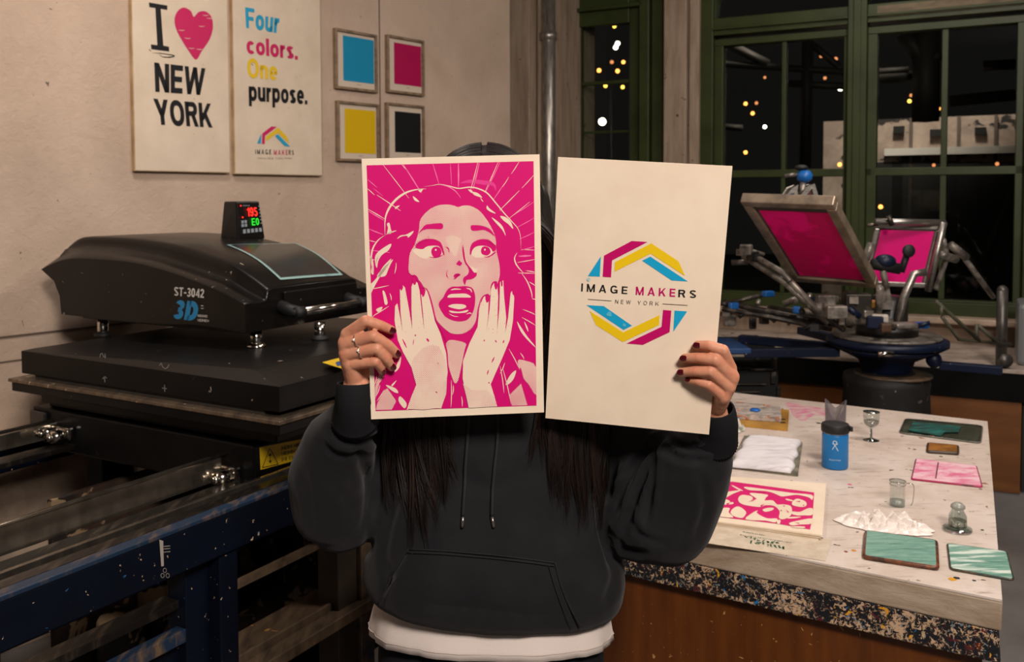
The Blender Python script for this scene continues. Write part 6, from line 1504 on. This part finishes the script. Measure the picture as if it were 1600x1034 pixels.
A3 = lambda x, y, d: aty(x, y, d)

# --- hoodie
H = MB()
def ring(py, xl, xr, d, hd, n=36, tilt=0.0, front=None):
    c = (A3(xl, py, d) + A3(xr, py, d)) / 2; a = (A3(xr, py, d)[0] - A3(xl, py, d)[0]) / 2
    out = []
    for k_ in range(n):
        an = 2 * pi * k_ / n; cx_, sy_ = cos(an), sin(an)
        out.append((c[0] + a * math.copysign(abs(cx_) ** 0.85, cx_), c[1] + hd * math.copysign(abs(sy_) ** 0.9, sy_), c[2] + tilt * cx_))
    return out
def loft(m, rings):
    n = len(rings[0]); b = [p for r in rings for p in r]
    fs = [(i * n + k_, i * n + (k_ + 1) % n, (i + 1) * n + (k_ + 1) % n, (i + 1) * n + k_) for i in range(len(rings) - 1) for k_ in range(n)]
    fs += [tuple(range(n))[::-1], tuple((len(rings) - 1) * n + k_ for k_ in range(n))]
    m.add(b, fs)
RG = [(936, 588, 958, 1.47, .125, -.016), (922, 574, 971, 1.47, .142, -.014), (900, 569, 974, 1.47, .15, -.010), (872, 571, 972, 1.47, .15, -.006), (830, 584, 960, 1.47, .142, 0), (770, 598, 948, 1.47, .134, 0), (700, 600, 950, 1.475, .128, 0), (630, 592, 955, 1.48, .122, 0), (570, 585, 960, 1.485, .115, 0), (530, 610, 930, 1.49, .10, 0), (500, 665, 870, 1.495, .075, 0), (478, 700, 830, 1.50, .06, 0)]
loft(H, [ring(a, b, c, d, e, tilt=f) for a, b, c, d, e, f in RG])
# hood folded behind the neck
H.tube([tuple(A3(x, y, d)) for x, y, d in ((690, 505, 1.44), (670, 470, 1.50), (700, 450, 1.58), (765, 440, 1.62), (830, 450, 1.58), (860, 470, 1.50), (845, 505, 1.44))], [.03, .04, .05, .055, .05, .04, .03], 14)
# sleeves
caps(H, [A3(618, 548, 1.485), A3(596, 640, 1.475), A3(556, 720, 1.45), A3(522, 790, 1.425)], [.062, .064, .068, .066])
caps(H, [A3(516, 790, 1.42), A3(510, 745, 1.395), A3(528, 697, 1.36), A3(547, 664, 1.322), A3(554, 646, 1.30)], [.064, .062, .056, .040, .030])
caps(H, [A3(528, 815, 1.43), A3(560, 800, 1.44)], [.050, .05])
caps(H, [A3(930, 548, 1.485), A3(985, 640, 1.475), A3(1010, 730, 1.45), A3(1035, 800, 1.425)], [.066, .072, .074, .076])
caps(H, [A3(1040, 810, 1.425), A3(1062, 760, 1.40), A3(1080, 715, 1.375), A3(1105, 690, 1.35), A3(1120, 672, 1.325)], [.074, .070, .062, .042, .030])
caps(H, [A3(1010, 822, 1.43), A3(985, 800, 1.44)], [.058, .06])
Vh, Nh, Fh = remesh(H, 0.0058, 9)
Cd = CAMH
P2 = np.array([proj(v) for v in Vh])
front = Nh[:, 1] < 0.35
disp = np.zeros(len(Vh))
def crease(pts, w, dep, hi=0.6):
    """fold line: a groove with a soft ridge on each side"""
    global disp
    Q = np.array(smooth_poly(pts, 6, False)); best = np.full(len(Vh), 1e9); tt = np.zeros(len(Vh))
    for i in range(len(Q) - 1):
        a, b = Q[i], Q[i + 1]; ab = b - a; t_ = np.clip(((P2 - a) @ ab) / (ab @ ab + 1e-9), 0, 1)
        d = np.linalg.norm(P2 - (a + t_[:, None] * ab), axis=1); u = (i + t_) / (len(Q) - 1); sel = d < best; best[sel] = d[sel]; tt[sel] = u[sel]
    fade = np.sin(np.pi * np.clip(tt * 0.94 + 0.03, 0, 1)) ** 0.6
    g = np.exp(-(best / w) ** 2) - hi * np.exp(-((best - w * 2.1) / (w * 1.1)) ** 2)
    disp -= np.where(front, g * dep * fade, 0)
# left sleeve
crease([(528, 652), (552, 668), (585, 664)], 4.5, .006); crease([(515, 668), (535, 688), (572, 690), (598, 676)], 5, .006); crease([(500, 690), (525, 712), (565, 712)], 5, .004)
crease([(471, 740), (480, 780), (484, 830)], 6, .004); crease([(560, 700), (575, 760), (566, 830)], 7, .007); crease([(600, 690), (590, 740), (585, 800), (575, 860)], 8, .012, .3); crease([(500, 745), (530, 770), (555, 800)], 6, .0025)
crease([(545, 655), (540, 640), (556, 636)], 3, .003)
# right sleeve
crease([(1042, 680), (1008, 712), (975, 760), (958, 810)], 6, .010); crease([(1030, 690), (1012, 740), (990, 790), (972, 845)], 5, .008); crease([(1030, 705), (1020, 760), (1010, 815)], 4.5, .006); crease([(1040, 700), (1062, 716), (1098, 718)], 5, .005)
crease([(1050, 690), (1080, 702), (1118, 700)], 4, .005); crease([(1095, 740), (1103, 790), (1088, 840)], 6, .004); crease([(958, 830), (975, 855), (1005, 862)], 5, .007); crease([(965, 700), (952, 760), (945, 830), (958, 880)], 8, .011, .3); crease([(985, 800), (1000, 835), (1040, 850)], 5, .004); crease([(1000, 700), (985, 730), (965, 745)], 4, .005)
# torso
crease([(600, 870), (612, 900), (604, 935)], 7, .004); crease([(950, 850), (960, 900), (945, 940)], 7, .004); crease([(930, 760), (938, 820), (960, 870)], 7, .005); crease([(620, 780), (605, 830), (600, 870)], 7, .005); crease([(700, 720), (760, 760), (830, 730)], 12, .002); crease([(660, 840), (690, 790), (700, 740)], 9, .002); crease([(880, 850), (870, 800), (880, 740)], 9, .0025)
crease([(640, 955), (680, 940), (700, 900)], 7, .003); crease([(720, 975), (735, 950), (730, 920)], 6, .003); crease([(820, 975), (812, 940), (830, 905)], 7, .003)
nzv = np.array([noise.noise(Vector((v[0] * 9, v[1] * 9, v[2] * 6))) for v in Vh]); nz2 = np.array([noise.noise(Vector((v[0] * 24 + 5, v[1] * 20, v[2] * 15))) for v in Vh])
Vh = Vh + Nh * (disp + nzv * 0.004 + nz2 * 0.0016)[:, None]
hoodie = mk('hoodie', mbof(Vh, Fh), cloth_m, person, smooth=True)
bvh = BVHTree.FromPolygons([tuple(v) for v in Vh], Fh)
def hit(px, py, off=0.0):
    r = Vector(ray(px, py)).normalized(); loc, nrm, idx, dist = bvh.ray_cast(Vector(O), r)
    if loc is None: return None, None
    if nrm.dot(r) > 0: nrm = -nrm
    return np.array(loc + nrm * off), np.array(nrm)
# cuffs
def ribtube(pts, rad, name, n=44):
    P = [np.array(p) for p in smooth_poly(pts, 6, False)]; R_ = np.interp(np.linspace(0, 1, len(P)), np.linspace(0, 1, len(rad)), rad)
    m = MB(); m.tube([tuple(p) for p in P], list(R_), n * 2, cap=False)
    nn = n * 2
    for i in range(len(P)):
        for k_ in range(nn):
            j = i * nn + k_; v = np.array(m.v[j]); m.v[j] = tuple(P[i] + (v - P[i]) * (1 + (0.025 if k_ % 2 else -0.01)))
    o = mk(name, m, rib, hoodie, smooth=True, solid=0.002); return o
ribtube([A3(553, 598, 1.279), A3(553, 615, 1.279), A3(554, 634, 1.286), A3(555, 654, 1.305)], [.0215, .0235, .0255, .033], 'cuff')
ribtube([A3(1121, 638, 1.300), A3(1123, 652, 1.306), A3(1122, 668, 1.318), A3(1115, 686, 1.34)], [.0215, .0235, .026, .034], 'cuff')
# front pocket: a raised panel following the hoodie
def surfpoly(c, off, n=22, bulge=0.0):
    rows = []
    for i in range(n + 1):
        row = []
        for j in range(n + 1):
            u, v = j / n, i / n
            p = (np.array(c[0]) * (1 - u) + np.array(c[1]) * u) * (1 - v) + (np.array(c[3]) * (1 - u) + np.array(c[2]) * u) * v
            h_, nr = hit(p[0], p[1], off * (1 - 2.2 * v ** 8) + bulge * sin(pi * u) * sin(pi * v))
            row.append(tuple(h_) if h_ is not None else tuple(A3(p[0], p[1], 1.33)))
        rows.append(row)
    return rows
pk_ = [(641, 857), (866, 878), (903, 974), (592, 942)]
m = MB(); m.grid(surfpoly(pk_, 0.003, bulge=0.003)); pocket = mk('front_pocket', m, cloth_m, hoodie, smooth=True, solid=-0.003)
seam = mat('hoodie_seam', '121214', 0.9)
def seamline(pts, off, r, parent, name='seam', mt2=seam):
    P = []
    for p in smooth_poly(pts, 8, False):
        h_, nr = hit(p[0], p[1], off)
        if h_ is not None: P.append(tuple(h_))
    m = MB(); m.tube(P, r, 6); return mk(name, m, mt2, parent)
seamline([(641, 857), (700, 860), (790, 868), (866, 878)], .0045, .0011, pocket); seamline([(640, 862), (700, 865), (790, 873), (865, 883)], .006, .0006, pocket)
seamline([(866, 878), (874, 910), (888, 945), (905, 976)], .0045, .0012, pocket); seamline([(855, 880), (864, 912), (877, 947), (892, 975)], .006, .0006, pocket)
seamline([(641, 857), (625, 880), (608, 912), (594, 940)], .0045, .0012, pocket); seamline([(650, 860), (634, 885), (618, 915), (606, 942)], .006, .0006, pocket)
# drawstrings with metal tips
for pts, tip in (([(734, 640), (731, 690), (727, 750), (724, 806)], (723, 823)), ([(779, 640), (777, 690), (771, 750), (769, 806)], (772, 823))):
    P = []
    for p in smooth_poly(pts, 6, False):
        h_, nr = hit(p[0], p[1], .0035); P.append(tuple(h_))
    m = MB(); m.tube(P, .0028, 10); ds = mk('drawstring', m, mat('black_cord', '141417', 0.8), hoodie)
    e_, nr = hit(tip[0], tip[1], .003); m = MB(); m.tube([P[-1], tuple(e_)], .0027, 10); mk('metal_tip', m, mat('gunmetal_tip', '8c8781', 0.3, 0.9), ds)

# --- T-shirt and trousers
shirt_m = mat('off_white_jersey', 'd6cbc4', 0.85, spec=0.15); NT(shirt_m).bump(NT(shirt_m).noise(NT(shirt_m).coord('Object'), 300, 3), 0.2, 0.001)
m = MB(); rows = []
rs = [ring(900, 604, 940, 1.47, .108, 72, -.01), ring(930, 594, 948, 1.47, .112, 72, -.01), ring(958, 586, 951, 1.47, .116, 72, -.009), ring(976, 582, 953, 1.47, .118, 72, -.008), ring(988, 581, 954, 1.47, .119, 72, -.007)]
for i, r in enumerate(rs):
    q = []
    for k_, p in enumerate(r):
        sy_ = sin(2 * pi * k_ / 72); w_ = 1 + 0.012 * i / 4 * sin(k_ * 0.9) + 0.008 * i / 4 * sin(k_ * 2.3 + 1)
        q.append((p[0] * 1.0 + (p[0] + 0.02) * (w_ - 1), PD + (p[1] - PD) * w_, p[2] + (0.013 * max(0, -sy_) if i > 2 else 0)))
    rs[i] = q
n = 72
m.add([p for r in rs for p in r], [(i * n + k_, i * n + (k_ + 1) % n, (i + 1) * n + (k_ + 1) % n, (i + 1) * n + k_) for i in range(len(rs) - 1) for k_ in range(n)])
shirt = mk('t_shirt', m, shirt_m, person, smooth=True, solid=0.002)
m = MB(); hemr = [tuple(np.array(p) * 1.0 + np.array([0, 0, 0.010])) for p in rs[-1]]; m.tube([tuple(np.array(p) + (np.array(p) - np.array([0, PD, p[2]])) * 0.008) for p in hemr + [hemr[0]]], .0009, 6); mk('hem_stitch', m, mat('hem_thread', 'b8aca4', 0.8), shirt)
B = MB()
hip = (A3(768, 985, 1.47)); hx0, hz0 = hip[0], hip[2]
T_ = MB()
loft(T_, [ring(1040, 590, 948, 1.47, .110), ring(1000, 592, 944, 1.47, .106), ring(970, 602, 936, 1.47, .100), ring(940, 612, 928, 1.47, .095)][::-1])
for s_ in (-1, 1):
    caps(T_, [(hx0 + s_ * .085, PD, hz0 - .06), (hx0 + s_ * .10, PD - .01, .48), (hx0 + s_ * .11, PD, .085)], [.10, .085, .07])
Vt, Nt, Ft = remesh(T_, 0.012, 6)
Vt = Vt + Nt * np.array([noise.noise(Vector((v[0] * 8, v[1] * 8, v[2] * 5))) for v in Vt])[:, None] * 0.008
trous = mk('trousers', mbof(Vt, Ft), mat('black_sweatpants', '17181b', 0.85, spec=0.15), person, smooth=True)
for s_ in (-1, 1):
    m = MB(); cx_ = hx0 + s_ * .11
    m.smooth = True
    caps(m, [(cx_, PD + .05, .045), (cx_ + s_ * .005, PD - .03, .045), (cx_ + s_ * .012, PD - .11, .036)], [.042, .044, .034]); Vs, Ns, Fs_ = remesh(m, .006, 4); Vs[:, 2] = np.maximum(Vs[:, 2], 0.001)
    mk('shoe', mbof(Vs, Fs_), mat('black_shoe', '131313', 0.5), person, smooth=True)

# --- body: one mesh of head, neck, trunk, arms, legs and both hands
hc = A3(757, 326, 1.475); hz = hc[2]
Bm = MB()
Bm.ball(hc + np.array([0, 0.012, 0.012]), 0.085, 28, 20, (0.88, 1.08, 1.06)); Bm.ball(hc + np.array([0, -0.02, -0.05]), 0.062, 24, 16, (0.9, 0.95, 1.05)); Bm.ball(hc + np.array([0, -0.055, -0.092]), 0.024, 16, 10)
caps(Bm, [hc + np.array([0, -0.088, 0.0]), hc + np.array([0, -0.102, -0.03])], [.008, .0125])        # nose
for s_ in (-1, 1):
    Bm.ball(hc + np.array([s_ * .076, 0.012, -0.01]), 0.028, 14, 10, (0.3, 0.6, 1.1))
    caps(Bm, [hc + np.array([s_ * .05, -.075, .022]), hc + np.array([s_ * .018, -.086, .022])], [.010, .009])    # brow ridge
    Bm.ball(hc + np.array([s_ * .04, -.055, -.035]), 0.022, 12, 8)
caps(Bm, [hc + np.array([-.02, -.084, -.062]), hc + np.array([.02, -.084, -.062])], [.008, .008])
caps(Bm, [hc + np.array([0, .02, -.08]), hc + np.array([0, .03, -.2])], [.05, .055])
loft(Bm, [ring(1020, 620, 915, 1.47, .095), ring(960, 612, 925, 1.47, .10), ring(860, 640, 900, 1.47, .09), ring(740, 640, 905, 1.475, .10), ring(620, 622, 915, 1.485, .09), ring(560, 620, 918, 1.49, .075), ring(520, 680, 850, 1.495, .05)][::-1])
caps(Bm, [A3(635, 560, 1.49), A3(594, 640, 1.475), A3(554, 720, 1.45), A3(524, 782, 1.425), A3(530, 697, 1.36), A3(552, 650, 1.30), A3(555, 620, 1.285)], [.04, .042, .038, .034, .030, .022, .020]); caps(Bm, [A3(905, 560, 1.49), A3(985, 640, 1.475), A3(1010, 730, 1.45), A3(1035, 795, 1.43), A3(1080, 715, 1.375), A3(1116, 675, 1.325), A3(1120, 650, 1.305)], [.04, .042, .040, .036, .030, .021, .019])
for s_ in (-1, 1):
    caps(Bm, [(hx0 + s_ * .085, PD, hz0 - .04), (hx0 + s_ * .10, PD - .01, .48), (hx0 + s_ * .11, PD + .01, .09), (hx0 + s_ * .115, PD - .07, .045)], [.085, .055, .035, .03])
Vb, Nb, Fb = remesh(Bm, 0.007, 4)
bm_all = mbof(Vb, Fb)
def dep(pg, x, y): return onplane(x, y, pg.tl, pg.n)[1]
def P_(pg, x, y, off): return aty(x, y, dep(pg, x, y) - off)
hands = MB()
LF = {  # px, py, distance in front of the print
 'index': [(544, 523, .004), (571, 501, .022), (594, 508, .017), (611, 515.5, .0075)],
 'middle': [(540, 536, .006), (584, 525, .026), (606, 539, .019), (620, 553, .0075)],
 'ring': [(541, 552, .006), (589, 545, .026), (603, 560, .019), (612, 573, .0075)],
 'little': [(547, 568, .005), (587, 565, .022), (594, 573, .014), (597, 580, .0072)]}
RF = {
 'index': [(1139, 575, .000), (1130, 547, .018), (1108, 540, .016), (1090, 539, .0075)],
 'middle': [(1143, 589, .004), (1117, 562, .023), (1092, 559, .018), (1070, 559.5, .0075)],
 'ring': [(1138, 603, .005), (1110, 580, .023), (1086, 580, .018), (1065, 581.5, .0075)],
 'little': [(1130, 618, .004), (1107, 601, .019), (1091, 596, .015), (1076, 593.5, .007)]}
rads = {'index': [.0102, .0080, .0074, .0064], 'middle': [.0106, .0084, .0076, .0066], 'ring': [.0102, .0080, .0073, .0063], 'little': [.0094, .0071, .0064, .0055]}
nails = []; segs = {}
for pg, FG, wr, side_ in ((pgL, LF, (557, 604, -.012), 1), (pgR, RF, (1117, 641, -.030), -1)):
    Wp = P_(pg, *wr); MC = []
    for nm_, js in FG.items():
        J = [P_(pg, *j) for j in js]; r = rads[nm_]; MC.append(J[0])
        # a soft arch between the joints
        caps(hands, J, r, 18)
        caps(hands, [J[0] * 0.5 + J[1] * 0.5, J[1]], [r[0] * 0.80, r[1] * 1.02], 16)
        caps(hands, [Wp * 0.75 + J[0] * 0.25, J[0]], [.0135, .0105], 16)
        tipd = (J[3] - J[2]); tipd /= np.linalg.norm(tipd); nails.append((side_, nm_, J[3] + tipd * r[3] * 0.25, tipd, r[3], pg)); segs[(side_, nm_)] = J
    Ji, Jm = segs[(side_, 'index')], segs[(side_, 'middle')]; back = np.array([0, .004, 0]); caps(hands, [Ji[0] * .45 + Ji[1] * .55 + back, Jm[0] * .62 + Jm[1] * .38 + back], [.0078, .0085])
    for a, b in ((0, 1), (1, 2), (2, 3)): caps(hands, [MC[a], MC[b]], [.0092, .0092]); caps(hands, [MC[a] * .6 + Wp * .4, MC[b] * .6 + Wp * .4], [.012, .012])
    if side_ == 1:
        fa = A3(556, 640, 1.292); th_ = [(556, 592, -.016), (574, 574, -.016), (590, 557, -.0125), (603, 545, -.0115)]
    else:
        fa = A3(1121, 668, 1.318); th_ = [(1122, 630, -.026), (1112, 606, -.018), (1098, 586, -.014), (1088, 572, -.0125)]
    caps(hands, [Wp, fa], [.0195 if side_ == 1 else .0175, .019], 18)
    caps(hands, [P_(pg, *q) for q in th_], [.013, .011, .0092, .0078], 16)
    caps(hands, [Wp, P_(pg, *th_[0])], [.017, .013])
Vx, Nx, Fx = remesh(hands, 0.00125, 5, 0.5)
dk_ = np.array([noise.noise(Vector(tuple(v * 210))) for v in Vx]) * 0.00025
P3 = [proj(v) for v in Vx[::1]]
P3 = np.array(P3); kn = np.zeros(len(Vx))
for (side_, nm_), J in segs.items():     # knuckle creases across each finger joint
    for j in (1, 2):
        ax = J[j + 1] - J[j - 1]; ax /= np.linalg.norm(ax)
        for o_ in (-.0022, 0, .0022):
            d = (Vx - J[j]) @ ax - o_; rr2 = np.linalg.norm((Vx - J[j]) - ((Vx - J[j]) @ ax)[:, None] * ax, axis=1)
            kn -= np.where((rr2 < .0115) & (np.abs(d) < .003), np.exp(-(d / .0006) ** 2) * 0.00028, 0)
    bump_ = np.exp(-(np.linalg.norm(Vx - J[0], axis=1) / .010) ** 2) * 0.0016; kn += bump_
Vx = Vx + Nx * (dk_ + kn)[:, None]
nb0 = len(bm_all.v)
bm_all.v += [tuple(v) for v in Vx]; bm_all.f += [tuple(i + nb0 for i in f) for f in Fx]; bm_all.m += [0] * len(Fx); bm_all.sm += [True] * len(Fx)
body = mk('body', bm_all, skin, person, smooth=True)
bvx = BVHTree.FromPolygons([tuple(v) for v in Vx], Fx)
nailm = mat('dark_red_nail_polish', '4a0b18', 0.15, spec=0.7, Coat_Weight=0.6)
NP = {(1, 'index'): (612.5, 515.5), (1, 'middle'): (621.5, 551), (1, 'ring'): (613.8, 572), (1, 'little'): (599.3, 580), (-1, 'index'): (1090, 539.5), (-1, 'middle'): (1069, 559.5), (-1, 'ring'): (1064.5, 581.5), (-1, 'little'): (1075.5, 593)}
for side_, nm_, c, td, r, pg in nails:
    q = NP[(side_, nm_)]; rv = Vector(ray(*q)).normalized(); loc, nr, _i, _d = bvx.ray_cast(Vector(O), rv)
    if loc is None: loc = Vector(c) - rv * r; nr = -rv
    nr = Vector(nr); nr = (nr if nr.dot(rv) < 0 else -nr)
    upv = Vector((0, 0, 1)); nr = (nr * 0.6 - rv * 0.4).normalized()
    tdv = Vector(td); tdv = (tdv - nr * tdv.dot(nr)).normalized(); sd = nr.cross(tdv).normalized()
    L_, W_2 = (.0054, .0040) if nm_ != 'little' else (.0042, .0030)
    rows = []
    for i in range(9):
        row = []
        for j in range(9):
            u = i / 8 * 2 - 1; v = j / 8 * 2 - 1
            wv = v * W_2 * sqrt(max(0.05, 1 - abs(u) ** 3.2)); p = loc + tdv * (u * L_ + .0012) + sd * wv - nr * ((wv / r) ** 2 * r * 0.5) + nr * (.0013 - 0.0007 * u * u)
            row.append(tuple(p))
        rows.append(row)
    m = MB(); m.grid(rows); o = mk('fingernail', m, nailm, body, smooth=True)
# rings on the left hand in the picture
silver = mat('silver', 'cfcac4', 0.15, 1.0)
for nm_, f_ in (('middle', 0.45), ('ring', 0.52)):
    J = segs[(1, nm_)]; c = J[0] * (1 - f_) + J[1] * f_; ax = J[1] - J[0]; ax /= np.linalg.norm(ax); a_ = np.cross(ax, [0, 0, 1.0]); a_ /= np.linalg.norm(a_); b_ = np.cross(ax, a_)
    rr_ = rads[nm_][0] * 0.93
    m = MB(); m.tube([tuple(c + (a_ * cos(x) + b_ * sin(x)) * rr_) for x in np.linspace(0, 2 * pi, 37)], .0009, 8); fr = np.array([0, -1, .25]); fr = fr - ax * (fr @ ax); fr /= np.linalg.norm(fr)
    rg = mk('ring', m, silver, person)
    m = MB(); m.ball(c + fr * (rr_ + .0012), .0017, 10, 8); mk('gem', m, mat('clear_gem', 'e6e6ea', 0.05, 0.0, spec=1.0), rg)
# eyes (behind the prints)
for s_ in (-1, 1):
    m = MB(); m.ball(hc + np.array([s_ * .032, -.070, .004]), .012, 16, 12); ey = mk('eye', m, mat('eye_white', 'e6e0da', 0.2), body)

# --- hair: scalp cap and long strands
hair_m = mat('dark_brown_hair', '120d0b', 0.55, spec=0.35, Anisotropic=0.6)
var(hair_m, '2a1a14', 60, 0.45, 0.75, (1, 1, 0.05))
m = MB(); m.smooth = True
rows = []
hcc = hc + np.array([0, 0.018, 0.006])
capb = MB(); capb.ball(hcc, .0965, 30, 20, (0.95, 1.05, 1.03)); capb.ball(hc + np.array([0, .045, -.10]), .080, 24, 16, (1.05, 0.75, 1.5))
for s_ in (-1, 1): caps(capb, [hc + np.array([s_ * .075, .02, .02]), hc + np.array([s_ * .09, .01, -.09]), hc + np.array([s_ * .11, -.01, -.2])], [.03, .032, .036])
Vc, Nc, Fc = remesh(capb, .006, 5)
Vc = Vc + Nc * np.array([noise.noise(Vector((v[0] * 90, v[1] * 30, v[2] * 6))) for v in Vc])[:, None] * 0.003
keep = Vc[:, 1] > hc[1] - .055
Fc = [f for f in Fc if all(keep[i] for i in f)]
hair = mk('hair', mbof(Vc, Fc), hair_m, person, smooth=True)
rg_ = random.Random(21)
def chain(px0, group):
    """long lock from the parting, round the head, down the chest; ends are tapered"""
    sgn = -1 if group == 'L' else 1
    t0 = rg_.random()
    yo = -.080 + .15 * rg_.random(); k_ = sqrt(max(0.05, 1 - (yo / .110) ** 2)); R0 = .0990 + .003 * rg_.random()
    P = []
    for th in (3, 18, 36, 56, 78, 98):
        a = radians(th); P.append(hcc + np.array([sgn * sin(a) * R0 * k_ * 0.95, yo - 0.006 * sin(a), cos(a) * R0 * k_ * 1.0]))
    P.append(np.array([hcc[0] + sgn * (.108 + .014 * t0), min(P[-1][1], hcc[1] - .02), hcc[2] - .08]))
    return P
CL = {'L': [], 'R': []}
for g_, xa, xb, xm, lo_, hi_ in (('L', 604, 700, 652, 745, 862), ('R', 838, 950, 908, 740, 846)):
    n_c = 20
    for i in range(n_c):
        x1 = xa + (xb - xa) * (i + rg_.random()) / n_c; x2 = x1 + rg_.uniform(-14, 24); k0 = max(0, 1 - abs((x2 - xm) / ((xb - xa) * 0.6)) ** 1.6)
        CL[g_].append((x1, x2, 690 + (hi_ - 690) * (0.25 + 0.75 * k0) * rg_.uniform(.72, 1.0), rg_.uniform(3, 9), rg_.uniform(0, 6.28), rg_.uniform(2.5, 5), rg_.uniform(.003, .018)))
def lock(group, jit):
    P = chain(0, group); x1, x2, ye, w, ph, fq, o1 = CL[group][rg_.randrange(20)]
    ja = rg_.gauss(0, jit); jb = rg_.gauss(0, jit * 0.35); ye = ye + rg_.gauss(0, 10) - abs(rg_.gauss(0, 16)); ph += rg_.gauss(0, 0.25)
    for f_ in (0.0, 0.16, 0.32, 0.48, 0.62, 0.76, 0.88, 1.0):
        y = 560 + (max(ye, 650) - 560) * f_; x = x1 + (x2 - x1) * f_ ** 1.3 + w * sin(f_ * fq + ph) * (0.4 + f_) + ja * (1 - f_) + jb * f_
        h_, nr = hit(x, y, o1 * (1 - f_ * 0.6) + .001); P.append(h_ if h_ is not None else A3(x, y, 1.34))
    return P
def add_locks(name, cnt, rlo, rhi, parent, mt2, jit=5):
    cu = bpy.data.curves.new(name, 'CURVE'); cu.dimensions = '3D'; cu.bevel_depth = 1.0; cu.bevel_resolution = 0; cu.resolution_u = 3
    for i in range(cnt):
        g_ = 'L' if rg_.random() < 0.5 else 'R'; P = lock(g_, jit)
        if rg_.random() < 0.0: P = P[:4] + [p + np.array([0, 0.05, 0]) for p in P[4:]]
        Q = smooth_poly(P, 4, False); r = rg_.uniform(rlo, rhi)
        sp = cu.splines.new('POLY'); sp.points.add(len(Q) - 1)
        for k_, q in enumerate(Q):
            u = k_ / (len(Q) - 1); q = q - ORG[parent.name]; sp.points[k_].co = (q[0], q[1], q[2], 1); sp.points[k_].radius = r * (0.3 + 0.7 * min(1, max(0, u * 4 - 0.8))) * (1 if u < 0.72 else max(0.12, 1 - (u - 0.72) / 0.28))
    o = bpy.data.objects.new(name, cu); cu.materials.append(mt2); SC.collection.objects.link(o); o.parent = parent; ORG[o.name] = ORG[parent.name]; return o
hm2 = mat('hair_strand_brown', '130d0b', 0.35, spec=0.5); var(hm2, '2c1b14', 90, 0.42, 0.7, (1, 1, 0.1))
l1_ = add_locks('hair_locks', 380, .0010, .0026, hair, hair_m, 5)
l2_ = add_locks('fine_hair', 1100, .00025, .0006, hair, hm2, 9)
for o in (l1_, l2_): o['kind'] = 'stuff'
